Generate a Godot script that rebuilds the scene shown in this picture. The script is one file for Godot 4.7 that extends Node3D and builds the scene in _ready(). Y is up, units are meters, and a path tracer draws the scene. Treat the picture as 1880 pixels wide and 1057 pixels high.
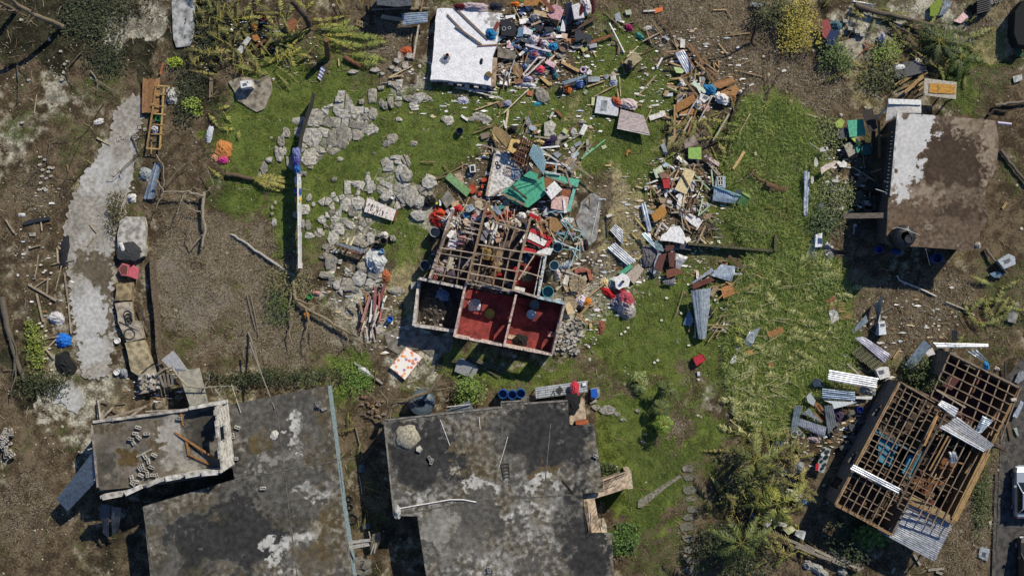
extends Node3D
# An aerial view, straight down, of a hillside hamlet after a storm.
# Lengths are metres. Plans were measured on the photograph: 24 plan units of the survey sheet = 1 m on the ground.
const kp:="paint"
const kw:="wood"
const kl:="plastic"
const kc:="cloth"
const kn:="conc"
const kb:="board"
const kg:="bag"
const ks:="scrap"
const kt:="stick"
const ki:="tin"
const kr:="rock"
const kq:="plaster"
const UP3:=Vector3(0,1,0)
const H:=85.0
const PX:=24.0
var ox:=.0
var oy:=.0
var zs:=1.0
var rng:=RandomNumberGenerator.new()
var names:={}
var mats:={}
var tex:={}
var hl:=""
var hg:=""
var hc_:=""
func Z(a: float,b: float,c: float) ->void:
	ox=a; oy=b; zs=c
func at(x: float,y: float,h: float=.0) ->Vector3:
	var k:=(H-h)/H/PX
	return Vector3((ox+x/zs-940.0)*k,h,(oy+y/zs-528.5)*k)
func rr(a: float,b: float) ->float:
	return rng.randf_range(a,b)
class MB:
	var v:=PackedVector3Array()
	var n:=PackedVector3Array()
	var uv:=PackedVector2Array()
	var c:=PackedColorArray()
	var col:=Color.WHITE
	var uvk:=[]
	func tri_n(a: Vector3,b: Vector3,d: Vector3,na: Vector3,nb: Vector3,nd: Vector3) ->void:
		var g:=(b-a).cross(d-a)
		if g.dot(na+nb+nd)<.0:
			v.append(a); v.append(b); v.append(d)
			n.append(na); n.append(nb); n.append(nd)
		else:
			v.append(a); v.append(d); v.append(b)
			n.append(na); n.append(nd); n.append(nb)
		c.append(col); c.append(col); c.append(col)
	func tri(a: Vector3,b: Vector3,d: Vector3,out: Vector3) ->void:
		var g:=(b-a).cross(d-a)
		if g.length_squared()<1e-14:
			return
		g=g.normalized()
		if g.dot(out)<.0:
			g=-g
		tri_n(a,b,d,g,g,g)
	func quad(a: Vector3,b: Vector3,d: Vector3,e: Vector3,out: Vector3) ->void:
		tri(a,b,d,out)
		tri(a,d,e,out)
	func quad_n(a,b,d,e,na,nb,nd,ne) ->void:
		tri_n(a,b,d,na,nb,nd)
		tri_n(a,d,e,na,nd,ne)
	func hexa(p: Array) ->void:
		var m:=Vector3.ZERO
		for q in p:
			m+=q
		m/=8.0
		for f in [[0,1,2,3],[4,5,6,7],[0,1,5,4],[1,2,6,5],[2,3,7,6],[3,0,4,7]]:
			var fc: Vector3=(p[f[0]]+p[f[1]]+p[f[2]]+p[f[3]])/4.0
			quad(p[f[0]],p[f[1]],p[f[2]],p[f[3]],fc-m)
	func box(lo: Vector3,hi: Vector3) ->void:
		hexa([Vector3(lo.x,lo.y,lo.z),Vector3(hi.x,lo.y,lo.z),Vector3(hi.x,lo.y,hi.z),Vector3(lo.x,lo.y,hi.z),
			Vector3(lo.x,hi.y,lo.z),Vector3(hi.x,hi.y,lo.z),Vector3(hi.x,hi.y,hi.z),Vector3(lo.x,hi.y,hi.z)])
	func bar(a: Vector3,b: Vector3,w: float,t: float,taper: float=1.0) ->void:
		var d:=(b-a).normalized()
		var s:=d.cross(UP3)
		s=s.normalized() if s.length()>.01 else Vector3.RIGHT
		var u:=s.cross(d).normalized()*t
		var sa:=s*w*.5
		var sb:=sa*taper
		hexa([a-sa,a+sa,b+sb,b-sb,a-sa+u,a+sa+u,b+sb+u,b-sb+u])
	func prism(top: PackedVector3Array,thick: float,bevel: float=.0) ->void:
		var m:=top.size()
		var p2:=PackedVector2Array()
		var ce:=Vector3.ZERO
		for q in top:
			p2.append(Vector2(q.x,q.z))
			ce+=q
		ce/=m
		var idx:=Geometry2D.triangulate_polygon(p2)
		var cap:=PackedVector3Array()
		for q in top:
			var d:=ce-q
			d.y=.0
			cap.append(q+d.normalized()*bevel)
		for i in range(0,idx.size(),3):
			tri(cap[idx[i]],cap[idx[i+1]],cap[idx[i+2]],UP3)
			var dn:=Vector3.DOWN*thick
			tri(top[idx[i]]+dn,top[idx[i+1]]+dn,top[idx[i+2]]+dn,Vector3.DOWN)
		var cw:=Geometry2D.is_polygon_clockwise(p2)
		for i in m:
			var a:=top[i]
			var b:=top[(i+1) % m]
			var o:=Vector3(b.z-a.z,.0,a.x-b.x)
			if cw:
				o=-o
			var lo:=Vector3.DOWN*thick
			if bevel>.0:
				var bl:=Vector3.DOWN*bevel
				quad(cap[i],cap[(i+1) % m],b+bl,a+bl,o+UP3*o.length())
				quad(a+bl,b+bl,b+lo,a+lo,o)
			else:
				quad(a,b,b+lo,a+lo,o)
	func tube(pts: PackedVector3Array,rad: PackedFloat32Array,sides: int=6,capped: bool=true) ->void:
		var rings:=[]
		var m:=pts.size()
		var side:=Vector3.ZERO
		for i in m:
			var d:=(pts[mini(i+1,m-1)]-pts[maxi(i-1,0)]).normalized()
			if side==Vector3.ZERO:
				side=d.cross(UP3)
				if side.length()<.05:
					side=d.cross(Vector3.RIGHT)
			side=(side-d*side.dot(d)).normalized()
			var up:=side.cross(d)
			var ring:=[]
			for k in sides:
				var an:=TAU*k/sides
				ring.append([pts[i]+(side*cos(an)+up*sin(an))*rad[i],side*cos(an)+up*sin(an)])
			rings.append(ring)
		for i in m-1:
			for k in sides:
				var a=rings[i][k]
				var b=rings[i][(k+1) % sides]
				var e=rings[i+1][(k+1) % sides]
				var f=rings[i+1][k]
				quad_n(a[0],b[0],e[0],f[0],a[1],b[1],e[1],f[1])
		if capped:
			for j in [0,m-1]:
				var d:=(pts[0]-pts[1]) if j==0 else (pts[m-1]-pts[m-2])
				for k in sides:
					tri(pts[j],rings[j][k][0],rings[j][(k+1) % sides][0],d)
	func lathe(base: Vector3,prof: Array,sides: int=16,ax: Basis=Basis.IDENTITY) ->void:
		for i in prof.size()-1:
			var r0: float=prof[i][0]
			var y0: float=prof[i][1]
			var r1: float=prof[i+1][0]
			var y1: float=prof[i+1][1]
			var nn:=Vector2(y1-y0,r0-r1).normalized()
			for k in sides:
				var a0:=TAU*k/sides
				var a1:=TAU*(k+1)/sides
				var c0:=Vector3(cos(a0),0,sin(a0))
				var c1:=Vector3(cos(a1),0,sin(a1))
				var n0:=ax*(c0*nn.x+UP3*nn.y)
				var n1:=ax*(c1*nn.x+UP3*nn.y)
				var p0:=base+ax*(c0*r0+UP3*y0)
				var p1:=base+ax*(c1*r0+UP3*y0)
				var p2:=base+ax*(c1*r1+UP3*y1)
				var p3:=base+ax*(c0*r1+UP3*y1)
				if r0>.0001:
					tri_n(p0,p1,p2,n0,n1,n1)
				if r1>.0001:
					tri_n(p0,p2,p3,n0,n1,n0)
	func aabb() ->AABB:
		var b:=AABB(v[0],Vector3.ZERO)
		for q in v:
			b=b.expand(q)
		return b
	func commit(origin: Vector3,inv: Basis=Basis.IDENTITY) ->ArrayMesh:
		var p:=PackedVector3Array()
		var q:=PackedVector3Array()
		p.resize(v.size())
		q.resize(v.size())
		for i in v.size():
			p[i]=inv*(v[i]-origin)
			q[i]=inv*n[i]
		if uvk:
			for q3 in v:
				uv.append(Vector2((q3.x/uvk[0]+940.0-uvk[1])/uvk[3],(q3.z/uvk[0]+528.5-uvk[2])/uvk[4]))
		var a:=[]
		a.resize(Mesh.ARRAY_MAX)
		a[Mesh.ARRAY_VERTEX]=p
		a[Mesh.ARRAY_NORMAL]=q
		if uv.size()==v.size():
			a[Mesh.ARRAY_TEX_UV]=uv
		a[Mesh.ARRAY_COLOR]=c
		var m:=ArrayMesh.new()
		m.add_surface_from_arrays(Mesh.PRIMITIVE_TRIANGLES,a)
		return m
func numbered(s: String) ->String:
	if not names.has(s):
		names[s]=0
		return s
	names[s]+=1
	return "%s_%03d" % [s,names[s]]
func tag(o: Node,label: String,cat: String,group: String="") ->void:
	o.set_meta("label",label)
	o.set_meta("category",cat)
	if group:
		o.set_meta("group",group)
func th(called: String,label: String,cat: String,pos: Vector3,group: String="") ->Node3D:
	var o:=Node3D.new()
	o.name=numbered(called)
	o.position=pos
	add_child(o)
	tag(o,label,cat,group)
	return o
func part(called: String,mb: MB,m: Material,parent: Node3D) ->MeshInstance3D:
	var o:=MeshInstance3D.new()
	o.name=called
	var wp:=Vector3.ZERO
	var q: Node=parent
	while q!=self:
		wp+=(q as Node3D).position
		q=q.get_parent()
	var bb:=mb.aabb()
	var org:=Vector3(bb.get_center().x,bb.position.y,bb.get_center().z)
	o.mesh=mb.commit(org)
	o.position=org-wp
	o.material_override=null
	o.mesh.surface_set_material(0,m)
	parent.add_child(o,true)
	return o
func solo(called: String,mb: MB,m: Material,label: String,cat: String,group: String="") ->MeshInstance3D:
	var o:=MeshInstance3D.new()
	o.name=numbered(called)
	var bb:=mb.aabb()
	var org:=Vector3(bb.get_center().x,bb.position.y,bb.get_center().z)
	o.mesh=mb.commit(org)
	o.mesh.surface_set_material(0,m)
	o.position=org
	add_child(o)
	if label=="":
		label=sized(hl,bb.size.length(),.45,1.1,"small","large")
		group=hg
		if hc_:
			cat=hc_
	tag(o,label,cat,group)
	return o
func st_(called: String,mb: MB,m: Material) ->MeshInstance3D:
	var o:=MeshInstance3D.new()
	o.name=numbered(called)
	o.mesh=mb.commit(Vector3.ZERO)
	o.mesh.surface_set_material(0,m)
	add_child(o)
	o.set_meta("kind","structure")
	return o
func noise_img(w: int,h: int,freq: float,oct: int,sd: int,type: int=FastNoiseLite.TYPE_SIMPLEX_SMOOTH) ->PackedByteArray:
	var f:=FastNoiseLite.new()
	f.noise_type=type
	f.frequency=freq
	f.fractal_octaves=oct
	f.fractal_gain=.55
	f.seed=sd
	var im:=f.get_seamless_image(w,h) if w<=512 else f.get_image(w,h,false,false,true)
	im.convert(Image.FORMAT_L8)
	return im.get_data()
func l8(w: int,h: int,d: PackedByteArray) ->Image:
	return Image.create_from_data(w,h,false,Image.FORMAT_L8,d)
func mix2(w: int,h: int,a: PackedByteArray,b: PackedByteArray,ka: float,kb: float,base: float) ->PackedByteArray:
	var o:=PackedByteArray()
	o.resize(w*h)
	for i in w*h:
		o[i]=clampi(int(255.0*base+(a[i]-128)*ka+(b[i]-128)*kb),0,255)
	return o
func make_textures() ->void:
	var s1:=l8(16,256,noise_img(16,256,.09,3,5))
	s1.resize(256,256,Image.INTERPOLATE_CUBIC)
	var s2:=noise_img(256,256,.03,4,6)
	put_tex(kw,mix2(256,256,s1.get_data(),s2,.6,.4,.88),256,5.0)
	var c1:=noise_img(512,512,.012,5,11)
	var c2:=noise_img(512,512,.09,3,12)
	put_tex(kn,mix2(512,512,c1,c2,.7,.35,.87),512,4.0)
	var r1:=noise_img(512,512,.02,6,13,FastNoiseLite.TYPE_PERLIN)
	var r2:=noise_img(512,512,.045,3,14,FastNoiseLite.TYPE_CELLULAR)
	put_tex(kr,mix2(512,512,r1,r2,.8,.35,.85),512,6.0)
	var t1:=l8(512,32,noise_img(512,32,.05,3,15))
	t1.resize(512,512,Image.INTERPOLATE_CUBIC)
	put_tex(ki,mix2(512,512,t1.get_data(),c1,.3,.5,.89),512,1.5)
	var k1:=noise_img(256,256,.025,4,17)
	var k2:=noise_img(256,256,.2,2,18)
	put_tex(kc,mix2(256,256,k1,k2,.4,.25,.9),256,6.0)
	put_tex(kp,mix2(256,256,k1,k2,.35,.18,.92),256,2.0)
	put_tex("bark",mix2(256,256,s1.get_data(),noise_img(256,256,.06,4,19),.5,.7,.84),256,9.0)
func put_tex(k: String,d: PackedByteArray,w: int,bump: float) ->void:
	var im:=l8(w,w,d)
	tex[k]=ImageTexture.create_from_image(im)
	var nm: Image=im.duplicate()
	nm.convert(Image.FORMAT_RGBA8)
	nm.bump_map_to_normal_map(bump)
	tex[k+"_n"]=ImageTexture.create_from_image(nm)
const KINDS:={
	"wood": [kw,.9,.88,.0,.6],"conc": [kn,.22,.93,.0,.8],"rock": [kr,.55,.95,.0,.9],"tin": [ki,.45,.42,.35,.3],
	"cloth": [kc,.9,1.0,.0,1.2],"paint": [kp,.6,.7,.0,.3],"plastic": [kp,.9,.42,.0,.2],"bark": ["bark",1.3,.95,.0,1.2],
	"plaster": [kn,.5,.92,.0,.6],"rust": [ki,.8,.75,.1,.5],
}
func M(kind: String,hex: String) ->StandardMaterial3D:
	var key:=kind+hex
	if mats.has(key):
		return mats[key]
	var k: Array=KINDS[kind]
	var m:=StandardMaterial3D.new()
	m.resource_name=kind+"_"+hex
	m.albedo_color=Color.html(hex)
	m.albedo_texture=tex[k[0]]
	m.uv1_triplanar=true
	m.uv1_scale=Vector3.ONE*k[1]
	m.uv1_offset=Vector3(hex.hash() % 97,hex.hash() % 31,hex.hash() % 53)/10.0
	m.roughness=k[2]
	m.metallic=k[3]
	m.normal_enabled=true
	m.normal_texture=tex[k[0]+"_n"]
	m.normal_scale=k[4]
	mats[key]=m
	return m
func leaf_mat(hex: String,back: float=.25) ->StandardMaterial3D:
	var key:="leaf"+hex
	if not mats.has(key):
		var m:=StandardMaterial3D.new()
		m.resource_name=key
		m.albedo_color=Color.html(hex)
		m.vertex_color_use_as_albedo=true
		m.roughness=.65
		m.backlight_enabled=true
		m.backlight=Color.html(hex)*back
		m.cull_mode=BaseMaterial3D.CULL_DISABLED
		mats[key]=m
	return mats[key]
func so(hex: String,k: float=.12) ->String:
	var c:=Color.html(hex)
	var f:=1.0+k*(rng.randi_range(-1,1))*.8
	return Color(clampf(c.r*f,0,1),clampf(c.g*f,0,1),clampf(c.b*f,0,1)).to_html(false)
func pa(a: Vector3,b: Vector3,w: float,t: float,m: Material,called: String,parent: Node3D=null) ->MeshInstance3D:
	var d:=b-a
	var L:=d.length()
	var x:=d/L
	var s:=x.cross(UP3)
	s=s.normalized() if s.length()>.02 else Vector3.BACK
	var bas:=Basis(x,s.cross(x),s)
	var mb:=MB.new()
	var j:=w*.5
	var e0:=rr(-.6,.6)*w
	var e1:=rr(-.6,.6)*w
	var bow:=rr(-.006,.006)*L
	var mid:=Vector3(L*.5,0,bow)
	var P:=[Vector3(e0*.5,0,-j),Vector3(-e0*.5,0,j),mid+Vector3(0,0,j),mid-Vector3(0,0,j),Vector3(L+e1*.5,0,-j),Vector3(L-e1*.5,0,j)]
	var up:=Vector3(0,t,0)
	mb.hexa([P[0],P[1],P[2],P[3],P[0]+up,P[1]+up,P[2]+up,P[3]+up])
	mb.hexa([P[3],P[2],P[5],P[4],P[3]+up,P[2]+up,P[5]+up,P[4]+up])
	var o:=MeshInstance3D.new()
	o.mesh=mb.commit(Vector3.ZERO)
	o.mesh.surface_set_material(0,m)
	if parent==null:
		o.name=numbered(called)
		o.transform=Transform3D(bas,a)
		add_child(o)
	else:
		o.name=called
		o.transform=Transform3D(bas,a-parent.position)
		parent.add_child(o,true)
	return o
func pk(x1: float,y1: float,x2: float,y2: float,w: float=.12,hex: String="a58a62",h: float=.06,h2: float=-1.0,label: String="",cat: String="plank",kind: String=kw,called: String="wooden_plank") ->MeshInstance3D:
	var a:=at(x1,y1,h)
	var b:=at(x2,y2,h if h2<.0 else h2)
	var o:=pa(a,b,w,minf(.05,w*.5),M(kind,so(hex)),called if called!="wooden_plank" else noun_of(label if label else hl))
	if label=="":
		tag(o,sized(hl,a.distance_to(b),.7,1.6,"short","long"),cat,hg)
	else:
		tag(o,label,cat)
	return o
func poly(pts: Array,h: float,hs: Array=[]) ->PackedVector3Array:
	var o:=PackedVector3Array()
	for i in range(0,pts.size(),2):
		o.append(at(pts[i],pts[i+1],hs[i/2] if hs else h))
	return o
func jagged(p: PackedVector3Array,step: float,amp: float) ->PackedVector3Array:
	var o:=PackedVector3Array()
	for i in p.size():
		var a:=p[i]
		var b:=p[(i+1) % p.size()]
		var k:=maxi(1,int((b-a).length()/step))
		var nn:=Vector3(b.z-a.z,0,a.x-b.x).normalized()
		for j in k:
			o.append(a.lerp(b,float(j)/k)+nn*rr(-amp,amp))
	return o
func pn(called: String,label: String,cat: String,pts: Array,hex: String,h: float=.08,t: float=.03,kind: String=kp,hs: Array=[],group: String="") ->MeshInstance3D:
	var mb:=MB.new()
	var p:=poly(pts,h,hs)
	if t<.05:
		p=jagged(p,.7,.012)
	mb.prism(p,t,minf(.03,t*.3) if t>.08 else .0)
	return solo(called,mb,M(kind,hex),label,cat,group)
func tm(p: Array,pitch: float=.14,amp: float=.02,bend: float=.0,useg: int=5) ->MB:
	var mb:=MB.new()
	var w: float=((p[3]-p[0]).length()+(p[2]-p[1]).length())*.5
	var waves:=maxi(2,int(w/pitch))
	var nv:=waves*4
	var nor: Vector3=(p[1]-p[0]).cross(p[3]-p[0]).normalized()
	if nor.y<.0:
		nor=-nor
	var crk:=FastNoiseLite.new()
	crk.seed=rng.randi() % 9999
	crk.frequency=.7
	var e0:=[]
	var e1:=[]
	for i in nv+1:
		e0.append(rr(-.02,.02))
		e1.append(rr(-.02,.02))
	var prof:=[-1.0,.6,1.0,-.6]
	var ph:=rr(0,TAU)
	var g:=[]
	for j in useg+1:
		var row:=[]
		var u:=float(j)/useg
		for i in nv+1:
			var vv:=float(i)/nv
			var uu: float=u+(e0[i] if j==0 else .0)*.6+(e1[i] if j==useg else .0)*.6
			var q: Vector3=p[0].lerp(p[1],uu).lerp(p[3].lerp(p[2],uu),vv)
			q+=nor*(amp*prof[i % 4]+bend*sin(PI*u)+absf(bend)*.35*sin(ph+7.0*u+3.0*vv)+crk.get_noise_2d(q.x,q.z)*(.05+absf(bend)))
			row.append(q)
		g.append(row)
	for j in useg:
		for i in nv:
			mb.quad(g[j][i],g[j][i+1],g[j+1][i+1],g[j+1][i],nor)
	return mb
func tin(label: String,pts: Array,hs: Array,hex: String="b9c0c6",bend: float=.03,kind: String=ki,called: String="corrugated_sheet",group: String="") ->MeshInstance3D:
	var p:=[]
	for i in 4:
		p.append(at(pts[2*i],pts[2*i+1],hs[i]))
	return solo(called,tm(p,.14,.013,bend),M(kind,hex),label,"metal sheet",group)
func cm(c: Vector3,rx: float,rz: float,rot: float,hh: float,rough: float=1.0,res: int=16) ->MB:
	var f:=FastNoiseLite.new()
	f.seed=rng.randi() % 10000
	f.frequency=.9
	f.fractal_octaves=3
	f.fractal_type=FastNoiseLite.FRACTAL_RIDGED
	var mb:=MB.new()
	var g:=[]
	for j in res+1:
		var row:=[]
		for i in res+1:
			var u:=2.0*i/res-1.0
			var w:=2.0*j/res-1.0
			var k:=1.0+.28*f.get_noise_2d(u*.6+40.0,w*.6)
			var d:=minf(1.0,sqrt(u*u+w*w))
			var su:=u*sqrt(1.0-.4*w*w)
			var sw:=w*sqrt(1.0-.4*u*u)
			var y:=hh*(1.0-d*d)*(.55+.45*f.get_noise_2d(u*1.2,w*1.2))+hh*.35*rough*(.5+.5*f.get_noise_2d(u*2.2+9.0,w*2.2))*(1.0-d*.8)
			var q:=Vector3(su*rx*k,maxf(.012,y+.02),sw*rz*k).rotated(UP3,rot)
			row.append(c+q)
		g.append(row)
	for j in res:
		for i in res:
			mb.quad(g[j][i],g[j][i+1],g[j+1][i+1],g[j+1][i],UP3)
	return mb
func cz(label: String,x: float,y: float,rx: float,ry: float,rot: float,hex: String,hh: float=.25,h: float=.0,called: String=kc,cat: String=kc,kind: String=kc) ->MeshInstance3D:
	return solo(called,cm(at(x,y,h),rx/zs/PX,ry/zs/PX,-deg_to_rad(rot),hh),M(kind,hex),label,cat)
func seg_tube(pts: Array,hs: Array,r0: float,r1: float,sides: int=6) ->MB:
	var p:=PackedVector3Array()
	var r:=PackedFloat32Array()
	var m:=pts.size()/2
	for i in m:
		p.append(at(pts[2*i],pts[2*i+1],hs[i] if hs.size()>i else hs[-1]))
		r.append(lerpf(r0,r1,float(i)/maxi(1,m-1)))
	var mb:=MB.new()
	mb.tube(p,r,sides)
	return mb
func rod(label: String,pts: Array,hs: Array,r: float,hex: String,kind: String=kp,called: String="pipe",cat: String="pipe",r1: float=-1.0) ->MeshInstance3D:
	return solo(called,seg_tube(pts,hs,r,r if r1<.0 else r1),M(kind,hex),label,cat)
func drum(called: String,label: String,cat: String,x: float,y: float,r: float,hh: float,hex: String,h: float=.0,_water: String="",group: String="",fill: float=.12) ->Node3D:
	var base:=at(x,y,h+hh)
	base.y=h
	var o:=th(called,label,cat,base,group)
	var mb:=MB.new()
	mb.lathe(base,[[.0,.0],[r*.93,.0],[r*.97,hh*.3],[r*1.03,hh*.33],[r*.97,hh*.36],[r*.98,hh*.66],[r*1.03,hh*.69],[r*.98,hh*.72],[r,hh],[r*1.05,hh+.01],[r*1.05,hh+.03],[r*.94,hh+.03]],18)
	part("body",mb,M(kl,hex),o)
	var mi:=MB.new()
	mi.lathe(base,[[r*.94,hh+.028],[r*.9,hh*fill],[.0,hh*fill]],18)
	part("inside",mi,M(kl,hex),o)
	return o
func blob_box(called: String,label: String,cat: String,pts: Array,h: float,t: float,hex: String,kind: String=kl) ->MeshInstance3D:
	return pn(called,label,cat,pts,hex,h,t,kind)
func hue_word(c: Color) ->String:
	if c.s<.16:
		return "white" if c.v>.8 else "pale grey" if c.v>.64 else "grey" if c.v>.36 else "black"
	var h:=c.h*360.0
	if h<14.0 or h>340.0:
		return ("pink" if c.s<.4 else "red") if c.v>.5 else "maroon"
	if h<48.0:
		return ("tan" if c.v>.66 else "brown" if c.v>.42 else "dark brown") if c.s<.62 else "orange"
	if h<75.0:
		return "yellow" if c.v>.5 else "olive"
	if h<165.0:
		return "green"
	return "turquoise" if h<195.0 else "blue" if h<250.0 else "purple"
func place_of(label: String) ->String:
	var best:=999
	for w in [" in "," at "," strewn "," under "," beside "," behind "," wedged "," over "," between "," among "," on "," along "," around "," across "," below "]:
		var i:=label.find(w)
		if i>0 and i<best:
			best=i
	return label.substr(best) if best<999 else ""
func sized(label: String,L: float,lo: float,hi: float,small: String,big: String) ->String:
	var w:=small if L<lo else big if L>hi else ""
	return label if w=="" or label.begins_with(w) or label.get_slice_count(" ")>14 else w+" "+label
func noun_of(label: String) ->String:
	for w in ["splinter","lath",kt,"stud","timber","batten","pole","post","beam","firewood",kb,"rod"]:
		if label.contains(w):
			return "timber_"+w if w in ["stud","batten"] else "timber" if w in ["beam","post"] else w if w in [kt,"splinter","lath","firewood","pole","rod"] else "wooden_"+w
	return "wooden_plank"
func heap(label: String,group: String) ->void:
	hl=label
	hg=group
	hc_=""
const COVER:=[
	[60,100,90,90,0,4,.45],[200,220,50,60,0,4,.3],[120,360,60,50,0,1,.3],[350,300,30,100,0,4,.3],[500,130,90,50,0,4,.45],[640,120,60,50,0,4,.3],[110,250,120,70,0,1,.35],[330,440,60,90,0,4,.3],[70,400,60,80,0,4,.35],[60,900,70,80,0,4,.25],[360,600,60,50,0,4,.3],[400,230,40,60,0,1,.5],[150,40,190,70,0,4,.7],[40,20,110,60,0,4,.5],[60,160,80,70,30,3,.25],[262,35,48,38,-20,3,.95],[195,60,40,30,0,3,.5],[258,110,46,48,0,4,1.0],[180,110,50,70,20,1,.45],[130,90,60,60,0,4,.5],
	[15,300,30,90,0,3,.4],[110,130,20,40,30,3,.6],[70,330,70,60,0,0,.4],[40,120,90,90,0,0,.3],[350,30,40,90,0,4,.7],[360,170,40,110,0,4,.65],[395,80,60,90,0,4,.55],[80,60,80,40,0,1,.35],
	[320,330,60,120,0,0,.6],[250,320,14,60,10,1,.5],[215,390,20,40,0,4,.6],[60,450,80,160,0,0,.4],[60,620,40,120,10,4,.55],[15,420,20,120,0,4,.7],[10,660,30,100,0,4,.7],[30,470,25,90,10,3,.4],[160,480,110,60,0,3,.25],[110,600,25,60,0,3,.35],
	[55,610,18,60,15,1,.5],[60,730,40,40,0,4,.7],
	[420,520,130,110,0,5,.85],[330,560,60,110,0,5,.55],[560,630,110,55,0,5,.6],[470,640,60,40,0,4,.35],[500,470,40,40,0,0,.6],[340,440,40,80,0,0,.5],[440,600,20,60,0,4,.3],[310,480,30,40,0,5,.4],
	[560,60,130,60,0,4,.45],[640,90,50,40,0,1,.7],[500,90,60,40,0,1,.35],[450,40,60,40,0,4,.5],[715,80,50,80,10,0,.9],[560,130,70,60,0,1,.35],[555,210,130,80,10,1,.85],[470,250,70,80,0,1,.8],[440,355,60,45,0,1,.9],[640,300,110,90,0,1,.8],[660,155,70,40,0,1,.8],
	[760,240,90,70,0,1,1.1],[330,620,50,40,0,1,.4],[380,480,40,30,20,4,.4],[450,560,60,30,-30,0,.4],[300,250,30,30,0,1,.3],[850,200,100,60,0,1,.9],[820,290,80,60,0,1,.8],[745,250,60,50,0,3,.3],[745,150,60,50,0,3,.45],[620,350,70,60,0,1,.9],[650,400,60,60,0,3,.5],[600,440,50,80,0,1,.7],[725,420,40,40,0,1,.6],[575,560,80,60,0,0,.35],[700,350,70,40,0,3,.5],[770,370,60,60,0,3,.45],[640,540,60,50,0,3,.4],
	[750,440,40,60,0,1,.8],[750,510,36,50,0,2,.85],[735,460,20,60,0,1,.5],[650,580,50,40,0,3,.6],[700,620,50,50,0,0,.4],[530,250,30,200,0,1,.7],[525,420,22,80,0,1,.9],
	[900,330,60,60,0,0,.5],[840,330,50,30,10,0,.6],[960,190,90,40,0,1,.8],[1010,240,60,60,0,1,.8],[1000,90,110,80,0,0,.35],
	[1180,150,120,100,0,1,1.0],[1110,90,60,60,0,1,.9],[1130,270,80,60,0,1,1.0],[1090,200,40,60,0,2,.5],[1150,340,45,60,0,2,1.0],[1160,420,40,60,0,2,.75],[1240,255,50,22,-10,2,.9],[1070,260,20,60,0,2,.55],[1190,360,30,70,0,1,.7],[1180,250,30,50,0,1,.7],
	[1180,300,50,40,0,1,.6],[1330,70,180,80,15,0,1.2],[1460,120,90,80,30,0,1.1],[1400,150,60,50,0,0,.9],[1500,170,60,40,20,0,.8],[1400,20,30,20,0,0,.6],
	[1420,320,100,150,0,1,1.3],[1330,300,60,90,0,4,.6],[1450,230,60,60,0,1,.9],[1330,420,70,40,0,1,.7],[1280,400,60,60,0,4,.5],[1450,480,60,70,0,1,.9],[1300,490,60,40,0,1,.6],[1250,540,90,50,0,1,.7],
	[1150,600,120,70,0,1,1.0],[1250,600,90,80,0,1,1.1],[1450,580,110,110,0,1,1.2],[1420,700,90,110,0,1,1.2],[1500,640,70,70,0,1,1.0],[1100,530,60,40,0,3,.55],[1190,545,40,50,0,3,.35],[1140,480,30,30,0,2,.6],[1060,610,36,50,0,3,.9],[1340,610,50,40,0,4,.45],
	[1130,690,80,30,0,0,.35],[1170,720,80,60,0,1,.4],[1250,720,50,80,0,5,.4],[1240,800,90,90,0,1,.5],[1230,800,40,60,0,0,.3],[1150,820,80,90,0,1,.95],[1130,760,60,50,0,5,.4],[1200,690,60,40,0,1,.4],[1180,900,50,80,20,1,.9],[1150,950,50,40,0,5,.5],[1200,1010,60,60,0,1,.6],[1280,900,60,140,0,1,.45],[1250,1010,40,60,0,4,.4],[1290,860,40,60,0,4,.3],
	[1000,690,130,30,0,1,.8],[900,680,100,36,0,1,.7],[760,620,50,70,0,3,.5],[790,660,60,30,0,1,.5],[650,690,50,50,0,1,1.0],[680,720,40,40,0,0,.6],[1040,680,50,24,0,3,.4],[690,900,60,200,0,4,.6],
	[100,760,70,50,0,3,.3],[70,850,60,90,0,0,.5],[120,800,40,60,0,3,.25],[60,980,80,80,0,0,.6],[110,960,50,40,0,3,.3],[40,940,50,60,0,2,.25],[160,720,80,60,0,3,.3],[230,1000,60,90,0,4,.6],[20,860,30,30,0,1,.3],
	[1540,60,60,60,0,4,.5],[1480,40,50,60,30,4,.6],[1580,60,50,45,0,3,.6],[1700,20,60,30,0,3,.6],[1740,90,60,60,0,1,.4],[1560,140,60,50,0,2,.35],[1800,150,60,100,10,1,.9],[1820,60,50,50,0,2,.6],[1850,200,40,80,0,0,.6],[1640,140,60,40,0,4,.4],[1800,120,30,60,20,2,.3],
	[1540,330,50,100,0,4,.7],[1480,420,40,70,0,1,.8],[1600,430,60,90,0,4,.6],[1850,400,50,120,0,0,.5],[1850,330,40,60,0,1,.5],[1700,520,100,40,0,0,.6],[1580,550,40,40,0,2,.6],[1650,580,80,60,0,0,.8],[1830,560,70,90,0,1,.65],[1760,560,60,50,0,0,.6],[1840,640,60,60,0,4,.5],[1660,620,60,50,0,2,.3],
	[1470,840,70,40,0,0,.6],[1480,900,60,60,0,0,.5],[1560,800,60,90,0,4,.7],[1500,1010,150,60,0,4,.6],[1760,1000,70,70,0,0,.8],[1810,880,50,130,20,0,.8],[1800,900,16,120,15,1,.5],[1650,1030,60,40,0,0,.5],[1360,980,60,90,0,4,.7],
]
const SOIL:=[[.22,.188,.142,.41,.363,.29],[.205,.24,.095,.40,.44,.215],[.41,.38,.26,.64,.60,.44],[.40,.385,.33,.70,.685,.62],[.12,.115,.085,.25,.245,.18],[.265,.24,.215,.53,.50,.465]]
const GX0:=-310.0
const GY0:=-200.0
const GW:=2500.0
const GH:=1457.0
var gmap_w:=0
var gmap_h:=0
var gmap:=[]
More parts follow.
